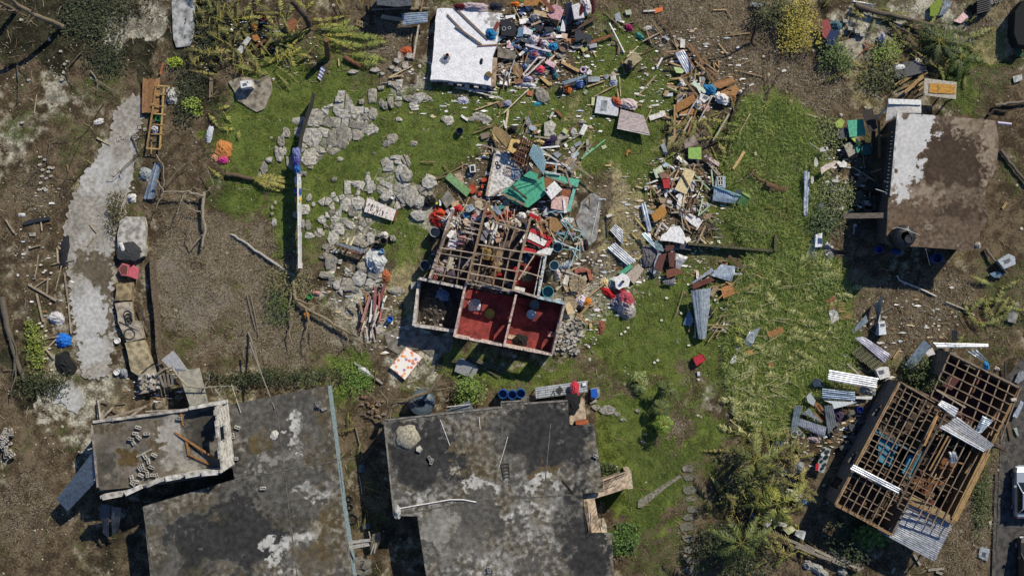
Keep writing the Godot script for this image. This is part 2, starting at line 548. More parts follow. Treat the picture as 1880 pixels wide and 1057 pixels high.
func lay(cols: Array,blobs: Array,w: int,h: int,x0: float,y0: float,bw: float,bh: float,nclass: int,base: Array,sd: int,soft: float,contrast: float,ft: float=1.0,warp: float=.28) ->Image:
	var lw:=w/8
	var lh:=h/8
	var wt:=[]
	for k in nclass:
		var a:=PackedFloat32Array()
		a.resize(lw*lh)
		a.fill(base[k])
		wt.append(a)
	for b in blobs:
		var ca:=cos(deg_to_rad(b[4]))
		var sa:=sin(deg_to_rad(b[4]))
		var R:=maxf(b[2],b[3])*1.35
		var i0:=clampi(int((b[0]-R-x0)/bw*lw),0,lw)
		var i1:=clampi(int((b[0]+R-x0)/bw*lw)+1,0,lw)
		var j0:=clampi(int((b[1]-R-y0)/bh*lh),0,lh)
		var j1:=clampi(int((b[1]+R-y0)/bh*lh)+1,0,lh)
		var a: PackedFloat32Array=wt[b[5]]
		for j in range(j0,j1):
			for i in range(i0,i1):
				var dx: float=x0+(i+.5)/lw*bw-b[0]
				var dy: float=y0+(j+.5)/lh*bh-b[1]
				var u: float=(dx*ca+dy*sa)/b[2]
				var v: float=(dy*ca-dx*sa)/b[3]
				var d:=sqrt(u*u+v*v)
				if d<1.35:
					a[j*lw+i]+=b[6]*(1.0-smoothstep(.65,1.35,d))
		wt[b[5]]=a
	gmap=wt
	gmap_w=lw
	gmap_h=lh
	var cand:=[]
	for c in lw*lh:
		var best:=-9.0
		for k in nclass:
			best=maxf(best,wt[k][c])
		var l:=PackedByteArray()
		for k in nclass:
			if wt[k][c]>best-.62:
				l.append(k)
		cand.append(l)
	var full:=[]
	for k in nclass:
		var im:=Image.create_from_data(lw,lh,false,Image.FORMAT_RF,wt[k].to_byte_array())
		im.resize(w,h,Image.INTERPOLATE_BILINEAR)
		full.append(im.get_data().to_float32_array())
	var n1:=noise_img(w,h,.012*ft,5,sd)
	var n2:=noise_img(w,h,.05*ft,4,sd+1)
	var n3:=noise_img(w,h,.3,2,sd+2)
	var n4:=noise_img(w,h,.02*ft,6,sd+3,FastNoiseLite.TYPE_PERLIN)
	var out:=PackedByteArray()
	out.resize(w*h*3)
	var nn:=[n1,n2,n4,n2,n1,n4]
	var sg:=[.0030,-.0034,.0034,.0034,-.0030,-.0034]
	var cf:=PackedFloat32Array()
	for k in nclass:
		for q in 3:
			cf.append(cols[k][q]*255.0)
			cf.append((cols[k][q+3]-cols[k][q])*255.0)
	var A:=warp
	var ws:=PackedFloat32Array()
	ws.resize(6)
	for y in h:
		for x in w:
			var i:=y*w+x
			var a4: int=n4[i]
			var a2: int=n2[i]
			var xx:=clampi(x+int((a4-128)*A)+int((a2-128)*A*.35),0,w-1)
			var yy:=clampi(y+int((n1[i]-128)*A)+int((128-a2)*A*.35),0,h-1)
			var l: PackedByteArray=cand[mini(yy>>3,lh-1)*lw+mini(xx>>3,lw-1)]
			var t:=clampf(.5+((a2-128)*.0046+(n3[i]-128)*.0048+(n1[i]-128)*.0024)*contrast,.0,1.0)
			var o:=i*3
			if l.size()==1:
				var c:=l[0]*6
				out[o]=int(cf[c]+cf[c+1]*t)
				out[o+1]=int(cf[c+2]+cf[c+3]*t)
				out[o+2]=int(cf[c+4]+cf[c+5]*t)
				continue
			var j:=yy*w+xx
			var best:=-9.0
			for m in l.size():
				var k:=l[m]
				var q: float=full[k][j]+nn[k][i]*sg[k]
				ws[m]=q
				if q>best:
					best=q
			var r:=.0
			var g:=.0
			var b:=.0
			var tot:=.0
			for m in l.size():
				var e:=ws[m]-best+soft
				if e>.0:
					var c:=l[m]*6
					r+=e*(cf[c]+cf[c+1]*t)
					g+=e*(cf[c+2]+cf[c+3]*t)
					b+=e*(cf[c+4]+cf[c+5]*t)
					tot+=e
			out[o]=int(r/tot)
			out[o+1]=int(g/tot)
			out[o+2]=int(b/tot)
	return Image.create_from_data(w,h,false,Image.FORMAT_RGB8,out)
var gw0:=[]
var g_lw:=0
var g_lh:=0
func cover_at(x: float,y: float,k: int) ->float:
	var i:=clampi(int((x-GX0)/GW*g_lw),0,g_lw-1)
	var j:=clampi(int((y-GY0)/GH*g_lh),0,g_lh-1)
	return gw0[k][j*g_lw+i]
func cover_mix(x: float,y: float) ->int:
	var b:=0
	var q:=-1.0
	for k in 6:
		var c:=cover_at(x,y,k)
		if c>q:
			q=c
			b=k
	return b
func make_ground() ->void:
	Z(0,0,1)
	var img:=lay(SOIL,COVER,1744,1016,GX0,GY0,GW,GH,6,[.42,.27,.0,.05,.2,.04],31,.22,1.3)
	gw0=gmap
	g_lw=gmap_w
	g_lh=gmap_h
	var gm:=StandardMaterial3D.new()
	gm.resource_name="yard_soil"
	gm.albedo_texture=ImageTexture.create_from_image(img)
	gm.texture_repeat=false
	gm.roughness=1.0
	gm.metallic_specular=.2
	var om:=StandardMaterial3D.new()
	om.resource_name="far_soil"
	om.albedo_color=Color.html("6b6a45")
	om.albedo_texture=tex[kr]
	om.uv1_triplanar=true
	om.uv1_scale=Vector3.ONE*.12
	om.roughness=1.0
	var f:=FastNoiseLite.new()
	f.frequency=.9
	f.fractal_octaves=4
	f.seed=8
	var nx:=420
	var nz:=244
	var x0:=(GX0-940.0)/PX
	var z0:=(GY0-528.5)/PX
	var sx:=GW/PX/nx
	var sz:=GH/PX/nz
	var v:=PackedVector3Array()
	var nrm:=PackedVector3Array()
	var uv:=PackedVector2Array()
	var idx:=PackedInt32Array()
	var hh:=PackedFloat32Array()
	hh.resize((nx+1)*(nz+1))
	for j in nz+1:
		for i in nx+1:
			var edge:=.0 if i==0 or j==0 or i==nx or j==nz else 1.0
			hh[j*(nx+1)+i]=edge*(.045*f.get_noise_2d(i*sx,j*sz)-.03)
	for j in nz+1:
		for i in nx+1:
			var k:=j*(nx+1)+i
			v.append(Vector3(x0+i*sx,hh[k],z0+j*sz))
			var hx:=hh[k+1]-hh[k] if i<nx else .0
			var hz:=hh[k+nx+1]-hh[k] if j<nz else .0
			nrm.append(Vector3(-hx/sx,1.0,-hz/sz).normalized())
			uv.append(Vector2(float(i)/nx,float(j)/nz))
			if i<nx and j<nz:
				idx.append_array([k,k+1,k+nx+2,k,k+nx+2,k+nx+1])
	var a:=[]
	a.resize(Mesh.ARRAY_MAX)
	a[Mesh.ARRAY_VERTEX]=v
	a[Mesh.ARRAY_NORMAL]=nrm
	a[Mesh.ARRAY_TEX_UV]=uv
	a[Mesh.ARRAY_INDEX]=idx
	var m:=ArrayMesh.new()
	m.add_surface_from_arrays(Mesh.PRIMITIVE_TRIANGLES,a)
	m.surface_set_material(0,gm)
	var mb:=MB.new()
	var X:=[-260.0,x0,x0+GW/PX,260.0]
	var Y:=[-260.0,z0,z0+GH/PX,260.0]
	for j in 3:
		for i in 3:
			if i==1 and j==1:
				continue
			mb.quad(Vector3(X[i],0,Y[j]),Vector3(X[i+1],0,Y[j]),Vector3(X[i+1],0,Y[j+1]),Vector3(X[i],0,Y[j+1]),UP3)
	var far:=mb.commit(Vector3.ZERO)
	m.add_surface_from_arrays(Mesh.PRIMITIVE_TRIANGLES,far.surface_get_arrays(0))
	m.surface_set_material(1,om)
	var o:=MeshInstance3D.new()
	o.name="ground"
	o.mesh=m
	o.set_meta("kind","structure")
	add_child(o)
const BUILT:=[
	[790,20,930,20,925,160,785,155],[755,515,790,500,800,385,1060,385,1060,560,1030,655,830,620,755,600],[895,260,960,260,1070,310,1060,390,880,390],
	[160,770,600,705,660,1060,260,1060,165,900],[700,770,920,745,1090,740,1160,860,1130,1060,770,1060,720,950],[1630,200,1840,215,1830,470,1630,470],
	[1535,930,1650,690,1740,640,1880,700,1750,960,1720,1040,1620,980],[1835,840,1885,840,1885,1060,1835,1060],[235,178,268,180,244,300,215,430,212,690,140,690,118,470,130,360],
	[210,395,275,395,275,480,300,720,235,720,210,560],[314,0,356,0,350,84,316,84],[420,145,500,140,480,205,440,190],[1065,350,1105,355,1100,450,1070,440],
	[160,690,390,690,400,760,160,770],
]
var built_p:=[]
func built(x: float,y: float) ->bool:
	for q in built_p:
		if Geometry2D.is_point_in_polygon(Vector2(x,y),q):
			return true
	return false
func blade_tuft(nb: int,rad: float,len: float,wid: float,lean: float) ->ArrayMesh:
	var mb:=MB.new()
	for i in nb:
		var an:=rr(0,TAU)
		var d:=Vector3(cos(an),0,sin(an))
		var b:=Vector3(rr(-rad,rad),0,rr(-rad,rad))
		var s:=Vector3(-d.z,0,d.x)*wid*.5
		var L:=len*rr(.6,1.2)
		var mid:=b+d*L*lean*.4+UP3*L*.6
		var tip:=b+d*L*lean+UP3*L*rr(.5,.9)
		var g:=rr(.75,1.2)
		mb.col=Color(g,g,g*rr(.8,1.1))
		mb.tri(b-s,b+s,mid,Vector3(d.x*-.3,1,d.z*-.3))
		mb.tri(mid-s*.9,mid+s*.9,tip,UP3)
	return mb.commit(Vector3.ZERO)
func scatter(called: String,label: String,cat: String,mesh: Mesh,mat: Material,xf: Array,cols: Array) ->void:
	if xf.is_empty():
		return
	var mm:=MultiMesh.new()
	mm.transform_format=MultiMesh.TRANSFORM_3D
	mm.use_colors=true
	mm.mesh=mesh
	mesh.surface_set_material(0,mat)
	mm.instance_count=xf.size()
	for i in xf.size():
		mm.set_instance_transform(i,xf[i])
		mm.set_instance_color(i,cols[i])
	var o:=MultiMeshInstance3D.new()
	o.name=numbered(called)
	o.multimesh=mm
	o.set_meta("kind","stuff")
	tag(o,label,cat)
	add_child(o)
func lin(hex: String) ->Color:
	return Color.html(hex).srgb_to_linear()
func wl_() ->StandardMaterial3D:
	return leaf_mat("ffffff",.12)
func make_grass() ->void:
	Z(0,0,1)
	for b in BUILT:
		var q:=PackedVector2Array()
		for i in range(0,b.size(),2):
			q.append(Vector2(b[i],b[i+1]))
		built_p.append(q)
	var patch:=FastNoiseLite.new()
	patch.seed=77
	patch.frequency=.012
	patch.fractal_octaves=4
	var hue:=FastNoiseLite.new()
	hue.seed=78
	hue.frequency=.02
	var t_short:=blade_tuft(12,.14,.06,.013,.9)
	var t_weed:=blade_tuft(10,.09,.10,.026,1.1)
	var t_long:=blade_tuft(14,.16,.40,.020,1.4)
	var t_dry:=blade_tuft(9,.2,.16,.018,1.6)
	var xs:=[]; var cs:=[]
	var xw:=[]; var cw:=[]
	var xl:=[]; var cl:=[]
	var xd:=[]; var cd:=[]
	for i in 330000:
		var x:=rr(-80,1960)
		var y:=rr(-80,1140)
		var g:=cover_at(x,y,1)
		var ot:=maxf(maxf(cover_at(x,y,0),cover_at(x,y,2)),maxf(cover_at(x,y,3),maxf(cover_at(x,y,4),cover_at(x,y,5))))
		var p:=patch.get_noise_2d(x,y)
		var want:=g-ot*.85+p*1.25+.02
		if want<.0:
			if cover_at(x,y,5)+cover_at(x,y,2)+.25*cover_at(x,y,0)>.32 and rng.randf()<(.5 if cover_at(x,y,5)>.3 else .2) and not built(x,y):
				xd.append(Transform3D(Basis(UP3,rr(0,TAU)).scaled(Vector3.ONE*rr(.6,1.3)),at(x,y)+Vector3.DOWN*.03))
				cd.append(lin(["9a8c78","7c6f5e","b0a48c","6a6444"][rng.randi() % 4]))
			continue
		if rng.randf()>minf(1.0,.06+want*1.1) or built(x,y):
			continue
		var c:=lin("607630").lerp(lin("889a44"),clampf(.5+hue.get_noise_2d(x,y)*.9+rr(-.25,.25),0,1))
		c=c.lerp(lin("515e2a"),rr(0,.6))
		if rng.randf()<.14:
			c=c.lerp(lin("a39a55"),.7)
		if x<420 or y>800 or x>1560:
			c=c.lerp(lin("485428"),.6)  # edge falloff put into tuft colour: darker near frame sides and bottom
		var long_zone: bool=(Vector2((x-1420)/95.0,(y-320)/150.0).length()<1.0) or (Vector2((x-1450)/125.0,(y-625)/190.0).length()<1.0 and x>1330)
		var up:=Transform3D(Basis(UP3,rr(0,TAU)).scaled(Vector3(1,rr(.7,1.2),1)*rr(.7,1.25)),at(x,y)+Vector3.DOWN*.03)
		if long_zone:
			if rng.randf()<.75:
				var lean:=Basis(Vector3(0,0,1),rr(-.9,.9))*Basis(Vector3(1,0,0),rr(-.7,.7))
				xl.append(Transform3D(lean*Basis(UP3,rr(0,TAU)).scaled(Vector3.ONE*rr(.8,1.5)),at(x,y)+Vector3.DOWN*.02))
				c=c.lerp(lin("6f8a32"),rr(.0,.6))
				if rng.randf()<.12:
					c=lin("a3a268")
				cl.append(c)
		elif rng.randf()<.2+.3*maxf(.0,hue.get_noise_2d(x*2.0,y*2.0+900.0)):
			xw.append(up)
			cw.append(c.lerp(lin("64802e"),.4))
		else:
			xs.append(up)
			cs.append(c)
	var m:=wl_()
	scatter("grass","short green grass growing across the yards","grass",t_short,m,xs,cs)
	scatter("weeds","low broad weeds among the short grass","weeds",t_weed,m,xw,cw)
	scatter("long_grass","tall tangled grass on the terrace and field edge","grass",t_long,m,xl,cl)
	scatter("dry_grass","dead straw tufts lying over bare soil","grass",t_dry,m,xd,cd)
	var st:=MB.new()
	st.lathe(Vector3.ZERO,[[.0,-.4],[.8,-.3],[1.0,.1],[.6,.6],[.0,.75]],6)
	for i in st.v.size():
		st.v[i]+=Vector3(sin(st.v[i].z*5.0),cos(st.v[i].x*4.0),sin(st.v[i].x*3.0+1.0))*.12
	var xg:=[]; var cg:=[]
	for i in 28000:
		var x:=rr(-60,1940)
		var y:=rr(-60,1110)
		var q:=cover_at(x,y,3)*.9+cover_at(x,y,0)*.17+(.25 if Vector2((x-1080)/70.0,(y-610)/90.0).length()<1 else .0)
		if rng.randf()>q or built(x,y):
			continue
		var s:=rr(.025,.075) if rng.randf()<.93 else rr(.08,.16)
		xg.append(Transform3D(Basis(UP3,rr(0,TAU)).scaled(Vector3(s,s*rr(.4,.8),s*rr(.7,1.1))),at(x,y)+Vector3.DOWN*.02))
		cg.append(lin(["7d7668","8f8878","635c50","a8a090","6f6554"][rng.randi() % 5]))
	var sm:=StandardMaterial3D.new()
	sm.vertex_color_use_as_albedo=true
	sm.roughness=1.0
	sm.resource_name="pebble"
	scatter("gravel","loose pale stones strewn over soil and gravel","gravel",st.commit(Vector3.ZERO),sm,xg,cg)
	var tw:=MB.new()
	tw.tube(PackedVector3Array([Vector3(-.5,0,0),Vector3(-.1,.03,.05),Vector3(.25,.02,-.03),Vector3(.5,0,.04)]),PackedFloat32Array([.018,.016,.012,.006]),4)
	tw.tube(PackedVector3Array([Vector3(-.1,.03,.05),Vector3(.1,.03,.22)]),PackedFloat32Array([.011,.005]),3)
	var xt:=[]; var ct:=[]
	for i in 9000:
		var x:=rr(-60,1940)
		var y:=rr(-60,1110)
		var q:=cover_at(x,y,4)*.6+cover_at(x,y,0)*.12+cover_at(x,y,5)*.35+(.35 if x>1330 and x<1560 and y>480 and y<800 else .0)
		if rng.randf()>q or built(x,y):
			continue
		var s:=rr(.3,1.1)
		xt.append(Transform3D((Basis(UP3,rr(0,TAU))*Basis(Vector3.BACK,rr(-.1,.15))).scaled(Vector3(s,1,s)),at(x,y)+UP3*rr(.0,.05)))
		ct.append(lin(["7d6c52","94836a","5c4c38","a89a80","463a2b"][rng.randi() % 5]))
	scatter("twigs","broken twigs strewn over the ground","twigs",tw.commit(Vector3.ZERO),sm,xt,ct)
	var ch:=MB.new()
	ch.hexa([Vector3(-.5,0,-.4),Vector3(.5,0,-.5),Vector3(.4,0,.5),Vector3(-.45,0,.35),Vector3(-.5,.16,-.4),Vector3(.5,.1,-.5),Vector3(.4,.2,.5),Vector3(-.45,.13,.35)])
	var xc:=[]; var cc:=[]
	var spots:=[[960,90,130,85,700],[960,320,110,80,500],[930,450,140,90,600],[1270,140,110,90,350],[1240,400,90,120,550],[1120,520,80,60,200],[1050,590,60,60,250],[1500,760,80,80,260],[1545,320,50,90,220],[700,580,40,70,120],[830,160,120,60,160],[1000,200,130,70,200],[1640,640,120,60,90],[470,90,120,60,120],[90,480,60,140,100],[290,700,70,40,120],[1330,560,80,80,150],[1120,100,70,60,80],[650,500,60,110,120],[1700,560,90,50,60],[1460,850,60,50,40],[1120,420,60,120,80]]
	for s in spots:
		for i in int(s[4]*1.3):
			var an:=rr(0,TAU)
			var d:=sqrt(rng.randf())
			var q:=rr(.03,.1) if rng.randf()<.7 else rr(.1,.2)
			xc.append(Transform3D((Basis(UP3,rr(0,TAU))*Basis(Vector3.BACK,rr(-.4,.4))).scaled(Vector3(q*rr(.6,3.2),.12,q*rr(.4,1.0))),at(s[0]+cos(an)*d*s[2],s[1]+sin(an)*d*s[3])+UP3*.03))
			cc.append(lin(["d8d4cc","e8e6e2","e0deda","d0ccc8","b59a72","8a6a48","c9c2b0","a8a8a4","6a5038","b8c4cc","8f8a84","c4c0ba","5a5048","c8b48c"][rng.randi() % 14]))
	scatter("litter","small torn scraps and splinters around the wrecked houses","litter",ch.commit(Vector3.ZERO),sm,xc,cc)
func uv_mat(img: Image,nm: String,bump: String=kn,rough: float=.92) ->StandardMaterial3D:
	var m:=StandardMaterial3D.new()
	m.resource_name=nm
	m.albedo_texture=ImageTexture.create_from_image(img)
	m.texture_repeat=false
	m.roughness=rough
	m.metallic_specular=.35
	return m
func su(h: float,x0: float,y0: float,w: float,hh: float) ->Array:
	return [(H-h)/H/PX,x0,y0,w,hh]
func inset(p: PackedVector3Array,d: float) ->PackedVector3Array:
	var p2:=PackedVector2Array()
	for q in p:
		p2.append(Vector2(q.x,q.z))
	var r:=Geometry2D.offset_polygon(p2,-d)
	var o:=PackedVector3Array()
	for q in r[0]:
		o.append(Vector3(q.x,p[0].y,q.y))
	return o
func wall(parent: Node3D,x1: float,y1: float,x2: float,y2: float,y0: float,h: float,t: float,m: Material,opens: Array=[],rough_top: float=.0,called: String="wall") ->void:
	var a:=at(x1,y1,y0+h)
	var b:=at(x2,y2,y0+h)
	a.y=y0; b.y=y0
	var d:=(b-a)
	var L:=d.length()
	d/=L
	var s:=Vector3(-d.z,0,d.x)*t*.5
	var mb:=MB.new()
	var blk:=func(f: float,g: float,lo: float,hi0: float,hi1: float):
		var p:=a+d*f
		var q:=a+d*g
		var l:=UP3*lo
		mb.hexa([p-s+l,p+s+l,q+s+l,q-s+l,p-s+UP3*hi0,p+s+UP3*hi0,q+s+UP3*hi1,q-s+UP3*hi1])
	var cuts:=[.0]
	for o in opens:
		cuts.append(o[0]); cuts.append(o[1])
	cuts.append(L)
	for i in range(0,cuts.size(),2):
		var f: float=cuts[i]
		var g: float=cuts[i+1]
		var n:=maxi(1,int((g-f)/.55)) if rough_top>.0 else 1
		var last:=h-rr(0,rough_top)
		for j in n:
			var nx:=h-rr(0,rough_top)
			blk.call(lerpf(f,g,float(j)/n),lerpf(f,g,float(j+1)/n),.0,last,nx)
			last=nx
	for o in opens:
		if o[2]>.01:
			blk.call(o[0],o[1],.0,o[2],o[2])
		if o[3]<h-.02:
			blk.call(o[0],o[1],o[3],h,h)
	part(called,mb,m,parent)
func beam(parent: Node3D,called: String,x1: float,y1: float,x2: float,y2: float,h1: float,h2: float,w: float,t: float,hex: String) ->void:
	pa(at(x1,y1,h1),at(x2,y2,h2),w,t,M(kw,so(hex)),called,parent)
const ROOF_MOULD:=[[.19,.185,.17,.42,.41,.385],[.11,.11,.11,.26,.26,.255],[.24,.205,.135,.42,.365,.26],[.50,.495,.47,.76,.755,.73],[.36,.355,.33,.58,.565,.53],[.17,.16,.10,.31,.295,.19]]
func make_central_house() ->void:
	Z(740,350,3.303)
	var o:=th("ruined_house","roofless pink and red floored house with bare rafters in the middle","house",at(560,640))
	var wm:=M(kq,"bfa79d")
	var wd:=M(kq,"aca093")
	var wt:=M(kq,"c3c4c1")
	Z(0,0,1)
	var red:=uv_mat(lay([[.42,.18,.17,.58,.26,.245],[.47,.30,.27,.66,.49,.45],[.25,.12,.115,.37,.175,.165]],[[900,560,50,60,0,0,.5],[860,610,20,14,0,1,.5],[920,600,20,16,0,2,.4],[1000,620,24,16,0,1,.45],[985,560,26,20,0,2,.3],[980,500,20,60,20,1,.3],[880,545,24,14,0,1,.3],[1015,580,14,30,0,1,.4],[940,625,60,10,10,1,.4]],256,232,820,440,230,210,3,[.4,.14,.2],77,.35,1.0,1.5),"red_floor")
	Z(740,350,3.303)
	var dk:=M(kn,"5a4c44")
	var hh:=2.5
	var mb:=MB.new()
	mb.uvk=su(.12,820,440,230,210)
	mb.prism(poly([365,590,980,695,905,990,310,885],.12),.2)
	part("floor",mb,red,o).set_meta("label","red painted concrete floor of the two front rooms")
	mb=MB.new()
	mb.uvk=su(.12,820,440,230,210)
	mb.prism(poly([725,380,860,400,815,640,670,612],.12),.2)
	part("floor",mb,red,o)
	mb=MB.new()
	mb.prism(poly([300,120,770,170,715,400,662,612,366,588,160,535],.12),.2)
	part("floor",mb,dk,o)
	mb=MB.new()
	mb.prism(poly([100,540,360,590,305,850,65,820],.10),.2)
	part("floor",mb,M(kn,"4c4640"),o)
	wall(o,380,560,308,885,.0,hh,.16,wm,[],.25)
	wall(o,303,880,905,995,.0,hh-.2,.17,M(kq,"d0bcae"),[[1.2,2.1,.0,2.0],[2.9,3.9,.9,1.9],[5.4,6.5,.9,1.9]],.2)
	wall(o,686,630,612,945,.0,hh,.16,wm,[[1.3,2.1,.0,2.0]],.15)
	wall(o,980,690,907,992,.0,hh,.16,wd,[[1.2,2.2,.9,1.9]],.25)
	wall(o,385,558,665,612,.0,hh,.16,wd,[[.35,1.15,.0,2.2],[1.9,2.6,1.3,2.2]],.15)
	wall(o,665,600,815,645,.0,hh,.16,wd,[[.5,1.3,.0,2.1]],.1)
	wall(o,815,645,985,682,.0,hh,.22,M(kq,"a9bcc0"),[[.6,1.3,1.0,1.9]],.1)
	wall(o,866,385,820,640,.0,hh,.2,wt,[[1.3,2.2,.8,1.9]],.05)
	wall(o,845,385,795,632,.0,2.42,.06,wt,[],.1,"wall")
	wall(o,300,110,158,532,.0,hh,.16,M(kq,"b5a294"),[[.8,1.7,.9,1.9],[3.2,4.1,.9,1.9]],.3)
	wall(o,95,532,362,588,.0,hh-.2,.2,M(kq,"bab3aa"),[],.1)
	wall(o,95,535,62,818,.0,1.75,.2,M(kq,"c2bbb0"),[],.2)
	wall(o,58,815,308,852,.0,1.7,.2,M(kq,"c4bdb3"),[],.25)
	wall(o,508,75,388,556,.0,hh,.14,M(kq,"6f5c4c"),[[.6,1.5,.0,2.0],[3.4,4.2,.0,2.0]],.1)
	wall(o,775,165,668,600,.0,hh,.14,M(kq,"7a695a"),[[.7,1.6,.0,2.0],[3.0,3.8,.0,2.0]],.1)
	beam(o,"rafter",508,70,386,560,hh+.02,hh+.02,.16,.12,"8d7558")
	beam(o,"rafter",775,160,664,608,hh+.02,hh+.02,.16,.12,"93806a")
	beam(o,"rafter",590,330,545,575,hh,hh+.1,.12,.1,"86684a")
	for q in [[300,335,240,545],[355,345,325,570],[490,345,440,575],[640,240,540,560],[655,360,600,600],[270,240,200,400],[560,200,520,330],[690,200,640,345]]:
		beam(o,"rafter",q[0],q[1],q[2],q[3],hh,hh,.09,.09,"84705c")
	for q in [[222,345,470,385],[205,375,455,420],[190,450,430,500],[180,500,420,545],[452,325,745,375],[430,375,730,430],[415,440,700,490],[402,500,690,550],[372,205,470,240],[365,240,460,270],[430,545,665,605],[725,365,870,395],[700,480,850,525],[520,180,760,250],[350,175,480,205]]:
		beam(o,"purlin",q[0],q[1],q[2],q[3],hh+.1,hh+.1,.08,.06,"a3937f")
	for q in [[700,540,800,385],[415,400,360,470],[560,80,640,240]]:
		beam(o,"brace",q[0],q[1],q[2],q[3],hh+.12,hh+.05,.08,.05,"b0a08c")
	mb=cm(at(200,700,.05),1.55,1.85,-.15,.55,1.6,22)
	part("soil_heap",mb,M(kr,"4a443c"),o)
	Z(740,350,3.303)
	drum("wash_basin","yellow plastic basin on the red floor between two shadows","basin",525,745,.36,.28,"b99a2f",.12,"","",.5)
	drum("white_tub","round white tub on the red floor of the end room","tub",778,750,.34,.55,"c9d2d6",.12,"","",.75)
	drum("grey_tub","grey tub beside the round white tub indoors","tub",797,690,.36,.4,"6c7672",.12,"","",.7)
	cz("crumpled white sheet on the red floor near the yellow basin",432,695,36,34,0,"d0ccd0",.35,.12,"bed_sheet","sheet")
	cz("black bag against the front wall of the red room",712,905,44,32,10,"1d1b1c",.4,.12,kg,kg)
	pn("wooden_door","pale door leaf lying by the black bag indoors","door",[640,870,690,880,685,905,635,895],"c3aa92",.22,.05,kw)
	pn("pink_block","pinkish slab fallen inside the end wall of the red room","slab",[880,850,925,855,915,890,875,885],"b5847c",.3,.18,kq)
	drum("water_drum","teal blue drum tipped beside the pale end wall","drum",880,612,.42,.95,"3f8c9c",.0)
	pn("white_cabinet","white cabinet fallen below the bare rafters","cabinet",[668,575,740,592,735,620,662,606],"d4d2cd",1.1,.9,kp)
	heap("pale broken block on the dark soil of the walled annex","blocks in the annex")
	for i in 26:
		var x:=rr(80,240)
		var y:=rr(765,830) if i<18 else rr(580,740)
		var w:=rr(8,20)
		pn("broken_block","","block",[x,y,x+w,y+rr(-6,6),x+w+rr(-5,5),y+rr(7,15),x+rr(-5,5),y+rr(7,15)],["a89a8c","8c8078","b8aca0"][i % 3],.28+rr(0,.4),.2,kn)
	cz("small blue bag on the dark soil in the annex",238,635,40,32,0,"6f86a6",.3,.5,kg,kg)
func make_top_slab() ->void:
	Z(700,0,3.5225)
	var o:=th("house_slab","white painted floor slab left where a house stood","slab",at(550,300))
	var img:=lay([[.72,.72,.72,.93,.93,.94],[.56,.53,.49,.74,.72,.68],[.50,.49,.47,.68,.67,.65]],
		[[850,100,60,70,0,0,1.0],[800,120,16,60,0,1,.55],[905,60,12,50,0,2,.5],[830,120,14,12,0,2,.5],[870,40,40,10,10,1,.25],[815,60,14,22,0,2,.35]],384,448,785,5,145,160,3,[.25,.0,.0],91,.12,1.0,2.0)
	var h:=.75
	var mb:=MB.new()
	mb.uvk=su(h,785,5,145,160)
	mb.prism(jagged(poly([362,50,560,62,770,85,750,290,722,360,708,552,570,535,430,520,318,515,340,300,345,180],h),.5,.04),h+.05)
	part("slab",mb,uv_mat(img,"white_slab"),o)
	mb=MB.new()
	mb.prism(poly([722,372,750,372,738,555,705,562],.62),.65)
	part("edge_kerb",mb,M(kn,"a8937c"),o)
	mb=MB.new()
	mb.prism(poly([752,300,872,330,865,388,752,368],.45),.5)
	part("step",mb,M(kn,"7c7468"),o)
	Z(700,0,3.5225)
	pk(425,95,565,240,.14,"6d6257",.78,-1,"grey plank lying first from the dark edge on the white slab")
	pk(480,168,648,288,.14,"75695c",.84,-1,"grey plank crossing two others in the middle of the white slab")
	pk(450,25,690,255,.16,"7b6d5d",.78,-1,"longest grey plank running from the top corner of the white slab")
	pk(622,296,762,288,.09,"8a6650",.79,-1,"short reddish lath at the broken edge of the white slab")
	pk(725,205,760,145,.3,"7c3a30",.78,-1,"dark red board beside the blue bundle on the slab")
	cz("bright blue bundle at the edge of the white slab",710,220,32,34,0,"1f78a8",.4,.75,"bundle","bundle")
	drum("flower_pot","small brown pot standing on the white slab","pot",426,355,.13,.3,"9a6a44",.75)
	cz("dark shoe alone on the white slab",647,396,9,18,10,"26262a",.14,.75,"shoe","shoe")
	pn("battery_box","yellow and black box near the corner of the white slab","box",[676,466,700,458,718,480,700,502,678,490],"6e5c26",1.0,.25,kl)
	cz("scrap of grey rag below the brown pot on the slab",412,382,26,30,40,"8d9199",.1,.75,"rag","rag")
	heap("pale block along the front edge of the white slab","blocks edging the white slab")
	for q in [[436,520],[490,528],[540,540],[600,542],[655,545],[690,548],[340,350],[345,390],[335,320]]:
		pn("edge_block","","block",[q[0],q[1],q[0]+30,q[1]+4,q[0]+28,q[1]+26,q[0]-2,q[1]+22],"b9b3aa",.4+rr(0,.2),.45,kn)
	cz("dark red, white and blue washing along the top of the slab",600,42,90,24,4,"b8a8ac",.3,.78,"laundry","laundry")
	cz("dark red cloth at the top edge of the white slab",510,40,40,18,0,"6a1c26",.3,.8,kc,kc)
	cz("navy cloth hanging at the corner above the slab",740,42,40,24,0,"232838",.35,.6)
